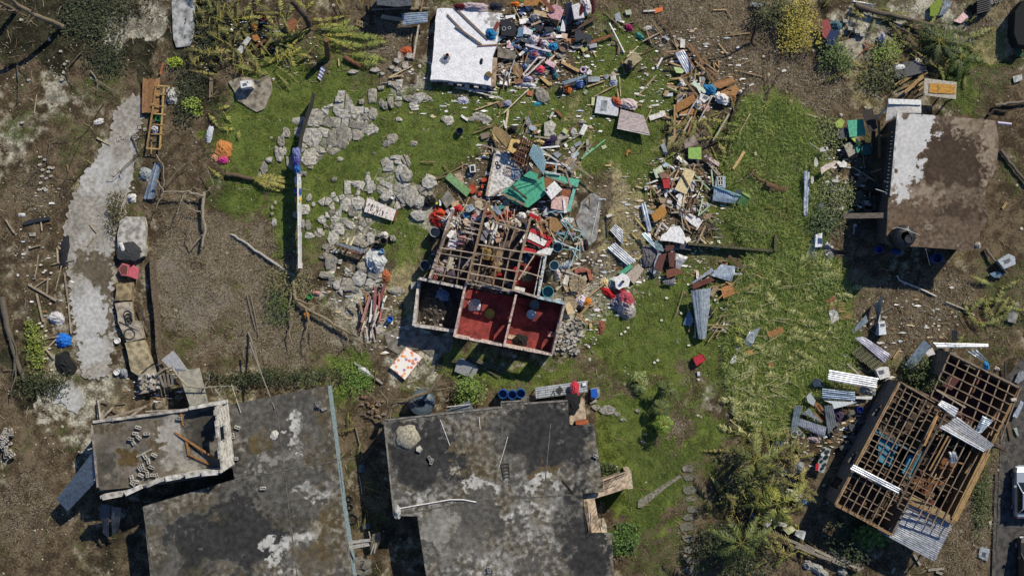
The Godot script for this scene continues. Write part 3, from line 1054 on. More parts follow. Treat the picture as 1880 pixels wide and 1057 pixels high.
func make_lower_left() ->void:
	Z(0,0,1)
	var h:=3.0
	var o:=th("concrete_house","flat roofed house with a ruined block room on its roof","house",at(440,900))
	var img:=lay(ROOF_MOULD,[[520,760,90,60,0,0,.6],[590,740,30,60,0,2,.35],[545,795,14,34,-10,3,1.0],[535,780,12,16,0,3,.8],[500,860,60,50,0,4,.5],[580,905,30,16,0,3,.9],[530,835,60,22,-20,4,.6],[470,820,30,16,-30,2,.9],[540,900,70,60,0,0,.4],[520,940,50,30,0,5,.9],[515,1010,30,20,0,3,.9],[560,985,60,14,-15,3,.7],[590,1020,40,40,0,4,.55],[420,990,110,60,0,1,.9],[330,970,60,50,0,4,.5],[320,1040,60,40,0,5,.7],[440,880,50,70,0,1,.6],[470,770,40,30,0,5,.4],[380,930,50,30,0,5,.5],[600,960,25,60,0,2,.5],[440,760,30,20,0,4,.4],[600,840,30,50,0,5,.5],[480,910,40,20,0,4,.4],[350,1000,40,20,0,1,.6]],640,768,240,690,430,520,6,[.4,.3,.15,.05,.2,.22],201,.45,.7,.9,.4)
	var roof:=poly([405,746,500,728,600,708,612,800,628,930,648,1060,668,1190,290,1190,275,1057,262,930,430,880],h)
	var mb:=MB.new()
	mb.uvk=su(h,240,690,430,520)
	mb.prism(roof,.22)
	part("roof",mb,uv_mat(img,"mouldy_roof"),o)
	mb=MB.new()
	var ins:=inset(roof,.18)
	for i in ins.size():
		ins[i].y=h-.222
	mb.prism(ins,h-.2)
	part("wall",mb,M(kq,"8fa6ae"),o).set_meta("label","pale blue painted side wall below the flat roof")
	for q in [[430,880,650,840],[262,930,300,1180],[505,728,560,1180]]:
		var e:=MB.new()
		e.bar(at(q[0],q[1],h+.001),at(q[2],q[3],h+.001),.07,.025)
		part("roof_seam",e,M(kn,"65625a"),o)
	mb=MB.new()
	var img2:=lay([[.27,.25,.215,.46,.43,.38],[.24,.20,.12,.40,.33,.20],[.46,.45,.42,.66,.645,.61],[.15,.145,.13,.28,.27,.245]],[[200,800,40,30,0,1,.4],[240,840,25,20,0,1,1.0],[285,800,20,30,0,1,.9],[190,860,20,40,0,3,.5],[220,870,40,16,0,1,.5],[315,795,24,30,0,2,.9],[330,850,40,22,0,2,.6],[370,785,30,40,0,3,.8],[200,770,40,20,0,1,.5]],512,328,160,735,280,180,4,[.5,.2,.15,.1],211,.4,.75,1.0,.35)
	mb.uvk=su(h+.06,160,735,280,180)
	mb.prism(poly([166,776,345,752,402,742,430,856,400,872,290,890,182,900],h+.06),.28)
	part("terrace",mb,uv_mat(img2,"terrace_floor"),o)
	mb=MB.new()
	ins=inset(poly([166,776,345,752,402,742,430,856,400,872,290,890,182,900],h+.06),.15)
	for i in ins.size():
		ins[i].y=h-.23
	mb.prism(ins,h-.2)
	part("wall",mb,M(kq,"77736c"),o)
	var bm:=[M(kn,"cac6bd"),M(kn,"bcb7ad"),M(kn,"d4d0c8"),M(kn,"b0aba1")]
	var B:=h+.065
	leaning_wall(o,at(418,737,B),at(430,852,B),at(394,748,B+1.9),at(406,868,B+1.9),bm)
	var curve:=[[183,913,.9],[225,906,1.0],[262,893,1.15],[300,880,1.2],[335,874,1.25],[370,868,1.3],[402,866,1.5]]
	for i in curve.size()-1:
		var p: Array=curve[i]
		var q: Array=curve[i+1]
		wall(o,p[0],p[1],q[0],q[1],h+.062,(p[2]+q[2])*.5,.22,bm[i % 4],[],.16,"wall")
	for i in 6:
		var q: Array=curve[i]
		var r: Array=curve[i+1]
		var mq:=MB.new()
		mq.bar(at(q[0]+rr(0,6),q[1]+rr(-3,3),h+q[2]+.08),at(r[0]-rr(0,5),r[1]+rr(-2,2),h+r[2]+.05),.34,.1)
		part("coping",mq,bm[(i+1) % 4],o)
	wall(o,168,775,345,752,h+.062,.28,.2,bm[3],[],.18)
	wall(o,345,750,412,738,h+.062,1.0,.25,bm[0],[],.25)
	wall(o,167,780,178,895,h+.062,.12,.14,M(kn,"8c8279"),[],.05)
	Z(0,697,2.935)
	heap("loose hollow block in the heap on the ruined roof terrace","hollow blocks on the terrace")
	for q in [[740,258,20],[725,290,10],[712,338,60],[742,312,40],[786,293,0],[775,415,60],[826,408,30],[796,440,80],[812,473,20],[762,468,70],[755,516,30],[790,512,85],[822,515,5],[730,550,10],[706,530,80],[748,480,50],[778,490,20],[712,560,40],[840,520,70],[700,320,10],[962,210,5]]:
		hb(q[0],q[1],q[2],h+.07+rr(0,.12))
	pk(733,415,816,374,.14,"8d887e",h+.1,-1,"grey board on the roof terrace above the block heap")
	pk(972,170,985,248,.14,"a5763c",h+.1,-1,"short orange plank under the top wall of the ruined room")
	pk(938,282,1172,432,.14,"94683a",h+.1,h+.5,"longest orange plank leaning across the ruined roof room")
	pk(1000,320,1016,402,.16,"a87b40",h+.14,-1,"wide orange plank in the middle of the ruined roof room")
	pk(1010,400,1130,456,.13,"9a6c3a",h+.18,-1,"orange plank end nearest the buckled wall of the roof room")
	Z(400,650,2.5975)
	var ch:=th("metal_chair","overturned grey metal chair on the mouldy roof","chair",at(475,240,h))
	var cb:=MB.new()
	cb.bar(at(462,228,h+.05),at(474,250,h+.5),.03,.03); cb.bar(at(485,222,h+.05),at(492,246,h+.5),.03,.03); cb.bar(at(470,232,h+.3),at(488,226,h+.3),.03,.03)
	part("leg_frame",cb,M(ki,"b4b4b0"),ch)
	cb=MB.new()
	cb.prism(poly([468,238,488,232,494,248,474,254],h+.35),.04)
	part("seat",cb,M(kp,"6e6c66"),ch)
	pn("grey_cushion","flat grey cushion beside the overturned chair on the roof","cushion",[486,260,512,252,520,264,496,274],"8b8a86",h+.15,.14,kc)
	heap("loose block lying alone on the mouldy flat roof","single blocks on the flat roofs")
	for q in [[90,350,20],[212,640,0],[80,500,0],[68,390,80]]:
		hb(q[0],q[1],q[2],h+.01)
	cz("small white rag on the mouldy roof between stains",268,385,16,20,30,"c9c6bc",.1,h,"rag","rag")
	rod("long bare pole leaning from the bank onto the mouldy roof",[150,-55,200,80,270,262],[1.4,2.4,3.1],.07,"8c857c","bark","wooden_pole","pole",.04)
	rod("thin white stick lying over the roof edge by the branches",[63,145,108,280],[3.2,3.1],.035,"b9b4a8",kw,kt,kt)
	Z(0,697,2.935)
	pn("metal_awning","large blue grey metal panel sloping from the roof terrace","panel",[500,385,522,540,362,708,300,645],"66727e",2.6,.05,ki,[2.9,2.9,1.5,1.5])
	rod("pale rail end sticking out at the upper corner of the grey panel",[470,378,506,366],[2.95,3.0],.05,"b9b4a8",kw,"rail","rail")
	rod("pale rail end sticking out at the lower corner of the grey panel",[506,540,532,528],[2.95,3.0],.05,"c2bdb2",kw,"rail","rail")
	tin("dark grey corrugated sheet hanging nearest the terrace corner",[540,672,552,822,585,848,590,680],[2.7,1.2,1.0,2.7],"4f545a",.1)
	tin("dark grey corrugated sheet hanging beside the house corner",[596,680,602,838,640,812,652,690],[2.7,1.1,1.2,2.7],"585d61",.1)
	heap("splintered board along the broken top wall of the ruined room","splintered boards by the ruined room")
	for q in [[545,218,790,142],[600,220,915,172],[640,216,750,190],[500,232,640,214],[780,170,1008,160],[700,196,770,150],[526,110,540,215],[545,210,605,150],[575,200,690,205]]:
		pk(q[0],q[1],q[2],q[3],rr(.08,.16),"a99c8c",h+.2 if q[3]>140 and q[0]>580 else .4,h+.1 if q[0]>580 else .7,"",kb)
func leaning_wall(parent: Node3D,a: Vector3,b: Vector3,c: Vector3,d: Vector3,bm: Array) ->void:
	var nor:=(b-a).cross(c-a).normalized()*.16
	for r in 10:
		for k in 13:
			if (r>3 and r<8 and k>3 and k<7) or (r==9 and rng.randf()<.35):
				continue
			var sh:=.5*(r % 2)
			var u0:=clampf((k-sh)/12.0,0,1)
			var u1:=clampf((k+1-sh)/12.0-.004,0,1)
			if u1-u0<.01:
				continue
			var p:=[]
			for e in [.0,1.0]:
				for q in [[u0,r],[u1,r],[u1,r+.94],[u0,r+.94]]:
					p.append(a.lerp(b,q[0]).lerp(c.lerp(d,q[0]),q[1]/10.0)+nor*e)
			var mb:=MB.new()
			mb.hexa(p)
			part("block",mb,bm[rng.randi() % bm.size()],parent)
func hb(x: float,y: float,deg: float,y0: float,parent: Node3D=null) ->void:
	var c:=at(x,y,y0+.2)
	c.y=y0
	var bas:=Basis(UP3,-deg_to_rad(deg))*Basis(Vector3.RIGHT,rr(-.15,.15))
	var mb:=MB.new()
	var L:=.21
	var W:=.1
	var hh:=.2
	for q in [[-L,-W,L,-W+.035],[-L,W-.035,L,W],[-L,-W+.035,-L+.04,W-.035],[-.02,-W+.035,.02,W-.035],[L-.04,-W+.035,L,W-.035]]:
		mb.box(Vector3(q[0],0,q[1]),Vector3(q[2],hh,q[3]))
	mb.box(Vector3(-L+.03,.0,-W+.03),Vector3(L-.03,.05,W-.03))
	for i in mb.v.size():
		mb.v[i]=c+bas*mb.v[i]
		mb.n[i]=bas*mb.n[i]
	if parent:
		part("block",mb,M(kn,["b4b0a8","c4c0b8","a49f96"][rng.randi() % 3]),parent)
	else:
		solo("hollow_block",mb,M(kn,["b4b0a8","c4c0b8","a49f96"][rng.randi() % 3]),"","block")
func make_lower_mid() ->void:
	Z(680,650,2.598)
	var h:=3.2
	var o:=th("flat_roof_house","house with a black mouldy concrete roof and beige outside stair","house",at(600,750))
	Z(0,0,1)
	var img:=lay(ROOF_MOULD,[[780,840,70,60,0,1,.7],[1000,800,90,70,0,1,.7],[870,850,40,40,0,2,.35],[870,830,26,22,0,5,.5],[860,872,24,9,25,3,.9],[885,893,34,9,20,3,.9],[900,900,14,8,0,3,.6],[850,890,14,14,0,4,.5],[990,885,36,8,-14,3,.95],[1000,865,34,14,-10,2,.8],[985,866,16,11,0,4,.7],[770,915,14,12,0,3,.5],[990,925,26,14,30,3,.5],[950,945,30,14,30,3,.55],[830,980,70,60,0,4,.75],[800,960,30,40,0,4,.4],[880,940,60,30,0,0,.5],[820,1000,30,20,0,5,.6],[990,980,30,20,0,3,.35],[960,1040,60,30,0,4,.5],[1060,960,50,60,0,1,.5],[1080,1020,40,50,0,1,.9],[910,790,10,40,0,4,.4],[1030,790,16,14,0,4,.4],[1070,840,20,30,0,4,.35],[960,900,40,14,0,5,.4],[1045,920,20,18,0,1,.5],[1055,925,12,8,40,3,.4],[740,800,20,40,0,1,.3],[890,1030,50,20,10,3,.3],[1020,1000,20,30,0,4,.3]],704,736,700,730,440,460,6,[.36,.4,.08,.06,.22,.08],231,.42,.7,.9,.4)
	Z(680,650,2.598)
	var roof:=poly([65,315,350,284,622,254,623,228,730,222,735,236,942,222,950,345,1066,335,1090,490,1112,655,1012,668,1035,856,1152,855,1162,1057,1180,1400,310,1400,265,1057,222,768,113,770],h)
	var mb:=MB.new()
	mb.uvk=su(h,700,730,440,460)
	mb.prism(roof,.2)
	part("roof",mb,uv_mat(img,"black_roof"),o)
	mb=MB.new()
	var ins:=inset(roof,.2)
	for i in ins.size():
		ins[i].y=h-.202
	mb.prism(ins,h-.18)
	part("wall",mb,M(kq,"6e6b64"),o)
	for q in [[65,315,350,284],[350,284,622,254],[623,228,730,222],[735,236,942,222],[65,315,113,768],[113,768,222,768]]:
		var e:=MB.new()
		e.bar(at(q[0],q[1],h+.001),at(q[2],q[3],h+.001),.12,.06)
		part("roof_lip",e,M(kn,"7e7a72"),o)
	for q in [[622,254,640,600],[113,768,505,700],[505,700,1012,668],[860,330,830,660]]:
		var e:=MB.new()
		e.bar(at(q[0],q[1],h+.001),at(q[2],q[3],h+.001),.07,.025)
		part("roof_seam",e,M(kn,"625f58"),o)
	mb=MB.new()
	var c:=at(175,395,h)
	mb.lathe(c,[[.93,-.02],[.88,.05],[.78,.16],[.5,.3],[.2,.36],[.0,.37]],26)
	for i in mb.v.size():
		var q:=mb.v[i]-c
		var k:=1.0+.09*sin(atan2(q.z,q.x)*5.0+1.0)+.04*sin(atan2(q.z,q.x)*11.0)
		mb.v[i]=c+Vector3(q.x*k,q.y,q.z*k)
	solo("cement_mound",mb,M(kr,"a7a08c"),"round low mound of pale cement on the black roof","mound")
	pn("rubble_chunk","pale chunk at the foot of the cement mound","chunk",[218,445,235,436,248,456,236,472,216,462],"b3aea2",h+.2,.2,kn)
	rod("white pipe lying down the black roof beside a crack",[332,312,378,435],[h+.03,h+.03],.03,"c9c7c2",kp,"pipe","pipe")
	rod("shortest white pipe near the raised edge of the black roof",[518,300,523,358],[h+.03,h+.03],.03,"cfccc6")
	rod("thin white rod ending above the dark roof ladder",[655,393,640,450,612,543],[h+.03,h+.04,h+.03],.028,"cfcdc8")
	rod("long bent white pipe along the lower roof step",[140,736,260,715,380,694,440,694,505,706],[h+.04,h+.06,h+.08,h+.08,h+.04],.05,"d8d6d2")
	cz("white bag hanging at the roof corner by the bent pipe",128,752,14,30,0,"b9bab4",.3,h,kg,kg)
	var l:=th("roof_ladder","small dark ladder lying on the black roof","ladder",at(645,545,h))
	for q in [[624,520,636,600],[658,515,664,595]]:
		pa(at(q[0],q[1],h+.03),at(q[2],q[3],h+.03),.05,.04,M(kw,"3c3832"),"rail",l)
	for i in 5:
		pa(at(624+i*2.6,525+i*16,h+.05),at(659+i*1.3,520+i*16,h+.05),.05,.03,M(kw,"4a443c"),"rung",l)
	pk(915,600,970,665,.12,"26241f",h+.02,-1,"blackened plank on the roof above the stair")
	heap("loose block lying alone on the black mouldy roof","single blocks on the black roof")
	hb(282,500,60,h+.01); hb(290,512,110,h+.01); hb(565,1030,80,h+.01); hb(1075,488,30,h+.01)
	var s:=th("outside_stair","beige tiled landing and stair with wrought iron railing","stair",at(1100,700))
	mb=MB.new()
	mb.prism(poly([1108,600,1218,563,1226,640,1070,690,1100,850,1040,852,1014,672,1112,658],2.6),.3)
	part("landing",mb,M(kn,"c4ad92"),s)
	mb=MB.new()
	mb.prism(poly([1218,563,1245,560,1253,640,1226,645],2.4),2.4)
	part("end_wall",mb,M(kq,"bdae96"),s)
	mb=MB.new()
	mb.prism(poly([1098,815,1126,812,1130,850,1103,852],2.3),2.3)
	part("end_wall",mb,M(kq,"c0b7a2"),s)
	mb=MB.new()
	mb.prism(poly([1112,612,1205,580,1212,634,1060,690,1085,840,1050,842,1030,690],2.28),2.28)
	part("stair_base",mb,M(kq,"8d8172"),s)
	for q in [[1112,606,1216,566],[1030,700,1046,850],[1098,700,1100,812]]:
		var a:=at(q[0],q[1],2.6)
		var b:=at(q[2],q[3],2.6)
		var e:=MB.new()
		for y in [.08,.95]:
			e.bar(a+UP3*y,b+UP3*y,.035,.03)
		part("railing",e,M(ki,"1f1c1a"),s)
		var n:=int((b-a).length()/.3)
		for i in n+1:
			var e2:=MB.new()
			var p:=a.lerp(b,float(i)/n)
			e2.box(p+Vector3(-.012,.08,-.012),p+Vector3(.012,.95,.012))
			part("baluster",e2,M(ki,"1f1c1a"),s)
	rod("pale fence post standing beside the stair landing",[1178,560,1176,536],[.0,1.1],.06,"b9b2a4",kn,"post","post")
	pn("door_slab","beige concrete pad in the roof notch","slab",[946,224,1022,222,1030,310,985,318,960,340,950,335],"b3a289",2.3,2.3,kn)
	pn("brick_stack","short row of orange bricks on the beige pad","bricks",[976,318,1040,314,1038,335,980,338],"a85a34",2.5,.25,kn)
	cz("black cloth dropped at the notch of the black roof",958,236,36,46,20,"17181c",.3,2.35,kc,kc)
func make_right_house() ->void:
	Z(0,0,1)
	var h:=3.1
	var o:=th("stained_roof_house","flat roofed house stained brown and white with a water tank","house",at(1700,330))
	var cols:=[[.25,.205,.16,.44,.375,.315],[.62,.62,.61,.78,.775,.765],[.175,.14,.11,.32,.265,.215],[.40,.355,.30,.58,.53,.46],[.60,.58,.54,.80,.78,.74],[.50,.60,.68,.64,.72,.80]]
	var img:=lay(cols,[[1665,250,36,50,0,1,2.0],[1690,240,32,36,0,1,1.6],[1700,215,26,16,0,1,1.6],[1655,320,20,50,6,1,2.0],[1670,305,24,28,20,1,1.4],[1720,290,20,60,20,2,.9],[1750,280,40,40,0,2,1.0],[1780,310,40,40,0,2,.9],[1735,330,40,30,0,2,.6],[1760,390,50,14,0,2,.9],[1750,350,60,14,-8,3,.4],[1770,235,22,20,0,3,.9],[1820,240,14,50,0,3,.9],[1820,300,16,50,0,3,.9],[1816,295,4,14,8,5,1.6],[1690,350,50,20,0,3,.7],[1725,352,10,8,0,4,.9],[1670,361,40,4,2,4,1.0],[1720,398,40,5,-14,4,1.1],[1765,402,24,4,4,4,1.1],[1797,347,18,4,0,4,.9],[1780,440,24,5,0,4,1.1],[1723,427,10,4,-20,4,.9],[1745,385,8,3,20,4,.8],[1690,450,40,5,6,4,.7],[1683,382,6,5,50,4,.8],[1700,410,60,40,0,0,.4],[1660,400,20,40,0,0,.5],[1790,420,30,30,0,0,.5],[1640,340,10,20,0,3,.6]],512,624,1620,195,230,280,6,[.5,.0,.3,.28,.05,.0],251,.6,.75,.9,.4)
	Z(1400,170,2.935)
	var roof:=poly([735,108,1000,126,1258,150,1272,230,1275,300,1262,400,1245,450,1210,500,1205,520,1200,600,1214,640,1218,680,1200,720,1176,745,1172,835,1120,850,900,835,668,820,680,570,690,558,712,330],h)
	var mb:=MB.new()
	mb.uvk=su(h,1620,195,230,280)
	mb.prism(roof,.2)
	part("roof",mb,uv_mat(img,"stained_roof"),o)
	mb=MB.new()
	var ins:=inset(roof,.25)
	for i in ins.size():
		ins[i].y=h-.202
	mb.prism(ins,h-.18)
	part("wall",mb,M(kq,"504c48"),o)
	for q in [[731,110,692,556]]:
		var e:=MB.new()
		e.bar(at(q[0],q[1],h+.002),at(q[2],q[3],h+.002),.14,.1)
		part("eave",e,M(kn,"c3c3bf"),o)
	for i in 17:
		var f:=i/16.0
		var a:=at(lerpf(722,690,f),lerpf(215,545,f),h-.1)
		var e:=MB.new()
		e.bar(a,a+Vector3(-.32,-.05,rr(-.05,.05)),.03,.025)
		part("eave_bar",e,M(ki,"9c9c98"),o)
	rod("loose white rod sticking out below the eave bars",[612,520,676,540],[2.6,2.9],.03,"c8c6c0")
	rod("short white rod tilted under the house eave",[658,478,690,482],[2.7,2.9],.03,"c8c6c0")
	rod("thin pale rod leaning against the shaded lower eave",[882,842,905,930],[3.0,1.2],.03,"b4b2ac")
	cz("small concrete knob at the roof corner beyond the stain",1163,822,14,18,0,"b5ac9c",.25,h,"concrete_lump","lump",kn)
	Z(1400,170,2.935)
	var tb:=at(765,775,h+.7)
	tb.y=h
	var t:=th("water_tank","round black plastic water tank on the stained roof","water tank",tb)
	mb=MB.new()
	mb.lathe(tb,[[.0,.0],[.8,.0],[.85,.1],[.85,.3],[.8,.33],[.85,.36],[.85,.62],[.8,.66],[.83,.7],[.78,.86],[.6,1.0],[.36,1.06],[.34,1.06]],30)
	part("body",mb,M(kl,"131416"),t)
	mb=MB.new()
	mb.lathe(tb+Vector3(.2,1.04,.2),[[.3,.0],[.3,.1],[.24,.1],[.24,.04],[.0,.04]],20)
	part("lid",mb,M(kl,"24272b"),t)
	for k in 10:
		var an:=TAU*k/10.0
		var e:=MB.new()
		e.bar(tb+Vector3(cos(an)*.45,1.03,sin(an)*.45),tb+Vector3(cos(an)*.76,.88,sin(an)*.76),.07,.04)
		part("rib",e,M(kl,"23262a"),t)
	rod("bent white pipe curling over the black water tank",[700,735,730,725,790,745,830,760,850,768],[h+.9,h+1.0,h+1.1,h+.9,h+.2],.03,"9a9c98")
	pk(437,664,684,660,.4,"5e564c",2.5,2.8,"broad grey beam reaching from the house to the dark yard","beam")
	pn("white_awning","white awning board on the upper corner of the stained house","awning",[680,34,858,42,858,110,735,108,724,135,665,155],"c4c2bb",2.9,.08,kp,[2.9,2.9,2.9,2.8,2.6,2.6])
	pn("white_batten","bright white fascia along the top of the awning board","fascia",[680,32,858,38,858,66,682,60],"d9d9d6",3.02,.08,kp)
	pn("dark_board","dark brown board leaning beside the stained house",kb,[535,100,595,82,622,190,580,215],"2e2725",1.5,.06,kw,[1.2,1.2,1.8,1.8])
	pk(610,142,668,80,.12,"b5b0a6",1.8,2.6,"pale batten propped between the dark board and the awning")
	pk(628,150,632,350,.16,"6b5238",1.4,1.6,"brown post lying along the shaded yard of the stained house")
	pk(600,200,594,375,.3,"3d2f24",.7,.7,"dark wide plank in the shaded yard beside the brown post")
	pk(640,240,700,215,.3,"7a5f40",1.3,1.5,"yellowish plank end catching light under the eave")
	pk(585,430,640,412,.12,"8d6a50",.9,.9,"short reddish stick in the dark yard below the eave")
	var fr:=th("window_frame","dark square window frame lying in the shaded yard","window frame",at(575,600,.3))
	for q in [[545,570,605,565],[605,565,608,630],[608,630,550,635],[550,635,545,570]]:
		pa(at(q[0],q[1],.35),at(q[2],q[3],.35),.1,.06,M(kw,"5c584f"),"frame_side",fr)
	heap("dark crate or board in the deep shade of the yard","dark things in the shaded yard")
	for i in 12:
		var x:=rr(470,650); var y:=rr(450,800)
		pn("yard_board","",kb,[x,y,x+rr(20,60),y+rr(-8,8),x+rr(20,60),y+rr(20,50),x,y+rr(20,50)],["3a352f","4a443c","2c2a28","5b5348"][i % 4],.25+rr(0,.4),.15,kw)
	drum("blue_bucket","deep blue bucket in shade below the water tank","bucket",632,845,.26,.5,"1f3f9a",.0)
	drum("blue_drum","blue drum half hidden under the roof edge","drum",945,890,.38,.8,"274f86",.0)
	cz("blue cloth lying under the lower roof edge",720,855,24,16,0,"24467e",.3,.0)
func make_frame_house() ->void:
	Z(1480,640,2.6425)
	var h:=2.8
	var o:=th("timber_frame_house","long house stripped to a grid of brown rafters","house",at(560,520))
	var wood:="8a7660"
	var wl:=M(kq,"6d655b")
	var dirt:=M(kn,"4a3c30")
	var mb:=MB.new()
	mb.prism(poly([455,170,985,440,715,845,495,745,425,905,150,755],2.8),.1)
	for i in mb.v.size():
		mb.v[i].y-=2.68
	part("floor",mb,dirt,o)
	mb=MB.new()
	mb.prism(poly([700,20,1035,180,985,440,640,250],2.8),.1)
	for i in mb.v.size():
		mb.v[i].y-=2.67
	part("floor",mb,M(kp,"4b1f20"),o)
	wall(o,455,165,145,755,.0,h,.18,M(kq,"6f6a64"),[[2.0,3.0,1.0,2.0],[6.0,7.0,1.0,2.0],[8.3,9.2,.0,2.0]])
	wall(o,145,755,420,905,.0,h,.18,M(kq,"75604a"),[[1.4,2.3,1.0,2.0]])
	wall(o,420,905,500,745,.0,h,.18,wl)
	wall(o,500,745,715,845,.0,h,.18,M(kq,"7d6850"),[[1.2,2.1,.0,2.0]])
	wall(o,1040,190,715,845,.0,h,.2,M(kq,"8a6f4c"),[[2.0,3.0,1.0,2.0],[6.5,7.4,1.0,2.0]])
	wall(o,700,20,1040,190,.0,h,.18,wl,[[2.0,3.0,1.0,2.0]])
	wall(o,700,20,655,130,.0,h,.18,wl)
	wall(o,455,165,640,250,.0,h,.18,M(kq,"6a5a48"),[[.8,1.6,.0,2.0]])
	var teal:=M(kp,"2c6f86")
	wall(o,640,320,430,745,.0,h-.25,.14,M(kq,"5b4a3a"),[[1.5,2.4,0,2.0],[6.2,7.0,0,2.0]])
	wall(o,340,400,545,515,.0,h-.25,.12,teal,[[.6,1.3,.9,1.9]])
	wall(o,450,455,405,570,.0,h-.25,.12,teal)
	wall(o,560,505,500,625,.0,h-.25,.12,teal)
	wall(o,225,570,470,690,.0,h-.25,.12,wl,[[1.0,1.8,0,2.0]])
	wall(o,640,330,985,500,.0,h-.25,.12,M(kq,"5a4636"),[[1.0,1.9,0,2.0]])
	wall(o,860,110,800,240,.0,h-.25,.12,M(kq,"6b4630"))
	for q in [[350,430,440,465,400,570,355,545],[500,515,555,520,505,625,465,600]]:
		mb=MB.new()
		mb.prism(poly([q[0],q[1],q[2],q[3],q[4],q[5],q[6],q[7]],2.2),.08)
		part("raised_floor",mb,M(kp,"2f7f9c"),o).set_meta("label","teal painted room floor raised among the rafters to catch sun")  # room floor lifted to rafter height so sunlight reaches it
	mb=MB.new()
	mb.prism(poly([655,470,760,520,690,690,590,640],.6),.08)
	part("loft_board",mb,M(kw,"7a4f2c"),o)
	mb=MB.new()
	mb.prism(poly([540,560,640,600,600,720,510,680],.5),.08)
	part("loft_board",mb,M(kw,"6b4427"),o)
	var A:=Vector2(455,165)
	var vB:=Vector2(145,755)-A
	var U:=Vector2(538*.88,538*.47)
	var rid:=func(f: float) ->float: return h+.05+.75*(1.0-absf(f-.5)*2.0)
	for i in 15:
		var f:=i/14.0
		var v0:=rr(.0,.03)
		var v1:=1.0 if f<.52 else .98
		if f>.52:
			v1=.985-(f-.52)*.0
		var p:=A+U*f+vB*v0
		var end:=1.0 if f<.5 else .8
		if i in [3,5,9,12] and rng.randf()<.6:
			end*=.62
		var q:=A+U*f+vB*end
		beam(o,"purlin",p.x,p.y,q.x,q.y,rid.call(f),rid.call(f),.075 if i!=7 else .15,.08,"94806a" if i!=7 else "665a4c")
	for j in 23:
		var g:=j/22.0
		var f0:=.0
		var f1:=1.0 if g<.82 else .5
		if j in [5,6]:
			f1=.45
		for half in 2:
			var fa: float=maxf(f0,.5*half)
			var fb: float=minf(f1,.5*half+.5)
			if fb<=fa or rng.randf()<.24:
				continue
			var cut:=rr(.3,.9) if rng.randf()<.28 else 1.0
			var p:=A+U*fa+vB*(g+rr(-.012,.012))
			var q:=A+U*lerpf(fa,fb,cut)+vB*(g+rr(-.016,.016))
			beam(o,"rafter",p.x,p.y,q.x,q.y,rid.call(fa)-rr(.09,.16),rid.call(fb)-rr(.09,.2),rr(.05,.08),.09,wood)
	var W:=Vector2(700,20)
	var wu:=Vector2(340,170)
	var wv:=Vector2(-95,215)
	for i in 8:
		var f:=i/7.0
		beam(o,"rafter",W.x+wu.x*f,W.y+wu.y*f,W.x+wu.x*f+wv.x,W.y+wu.y*f+wv.y+(40 if i>3 else 0),h+.05,h+.05,.09,.09,"8a765f")
	for i in 6:
		var f:=i/5.0
		beam(o,"purlin",W.x+wv.x*f,W.y+wv.y*f,W.x+wv.x*f+wu.x*.98,W.y+wv.y*f+wu.y*.98,h+.14,h+.14,.08,.07,"86745e")
	for q in [[455,165,145,755],[145,755,420,905],[500,745,715,845],[1040,190,715,845]]:
		beam(o,"wall_plate",q[0],q[1],q[2],q[3],h+.01,h+.01,.2,.05,"94754c")
	beam(o,"wall_plate",880,505,720,830,h+.02,h+.02,.5,.06,"96784a")
	beam(o,"wall_plate",505,725,700,820,h+.02,h+.02,.4,.06,"8d7a56")
	tin("white corrugated strip left across the lower rafters",[215,585,450,705,462,678,232,560],[3.25,3.6,3.7,3.3],"c6c9cc",.04)
	tin("corrugated ridge strip spanning the upper rafters",[655,385,870,500,918,470,735,330],[3.75,3.35,3.3,3.6],"a2a3a5",.05)
	tin("bright folded tin gutter along the ridge strip",[650,385,862,502,872,490,662,370],[3.85,3.4,3.45,3.9],"dcdcda",.02)
	tin("white corrugated square lying beside the ridge",[640,275,725,335,742,290,660,250],[3.75,3.7,3.7,3.75],"bdc0c4",.05)
	tin("curled pale blue sheet tilted on the far rafters",[820,405,855,410,910,350,860,325],[3.3,3.4,3.5,3.5],"b7c3cc",.15)
	tin("small crumpled sheet between the brown rafters",[692,500,706,560,742,550,728,498],[3.5,3.5,3.5,3.5],"8f979c",.12)
	pk(575,470,640,322,.16,"a27b4a",3.95,3.95,"new yellow rafter lying loose along the ridge")
	pk(600,590,692,422,.12,"a5814f",3.85,3.9,"loose yellow batten beside the ridge strip")
	pk(635,200,775,285,.12,"b2a48c",3.1,3.3,"pale batten fallen across the valley of the rafters")
	var pr:=th("porch_roof","grey corrugated porch roof at the end of the timber house","porch roof",at(550,900))
	part("roofing",tm([at(385,905,2.35),at(625,1035,2.25),at(715,850,2.5),at(505,755,2.55)],.14,.008,.01,6),M(ki,"a0a3a6"),pr)
	for q in [[400,905],[622,1022],[705,855]]:
		var e:=MB.new()
		var p:=at(q[0],q[1],2.2)
		e.box(Vector3(p.x-.05,0,p.z-.05),Vector3(p.x+.05,2.2,p.z+.05))
		part("post",e,M(kw,"5c4c3a"),pr)
	tin("dark narrow sheet tucked under the porch roof edge",[345,880,385,905,395,888,372,868],[2.3,2.3,2.3,2.3],"6d737a",.02)
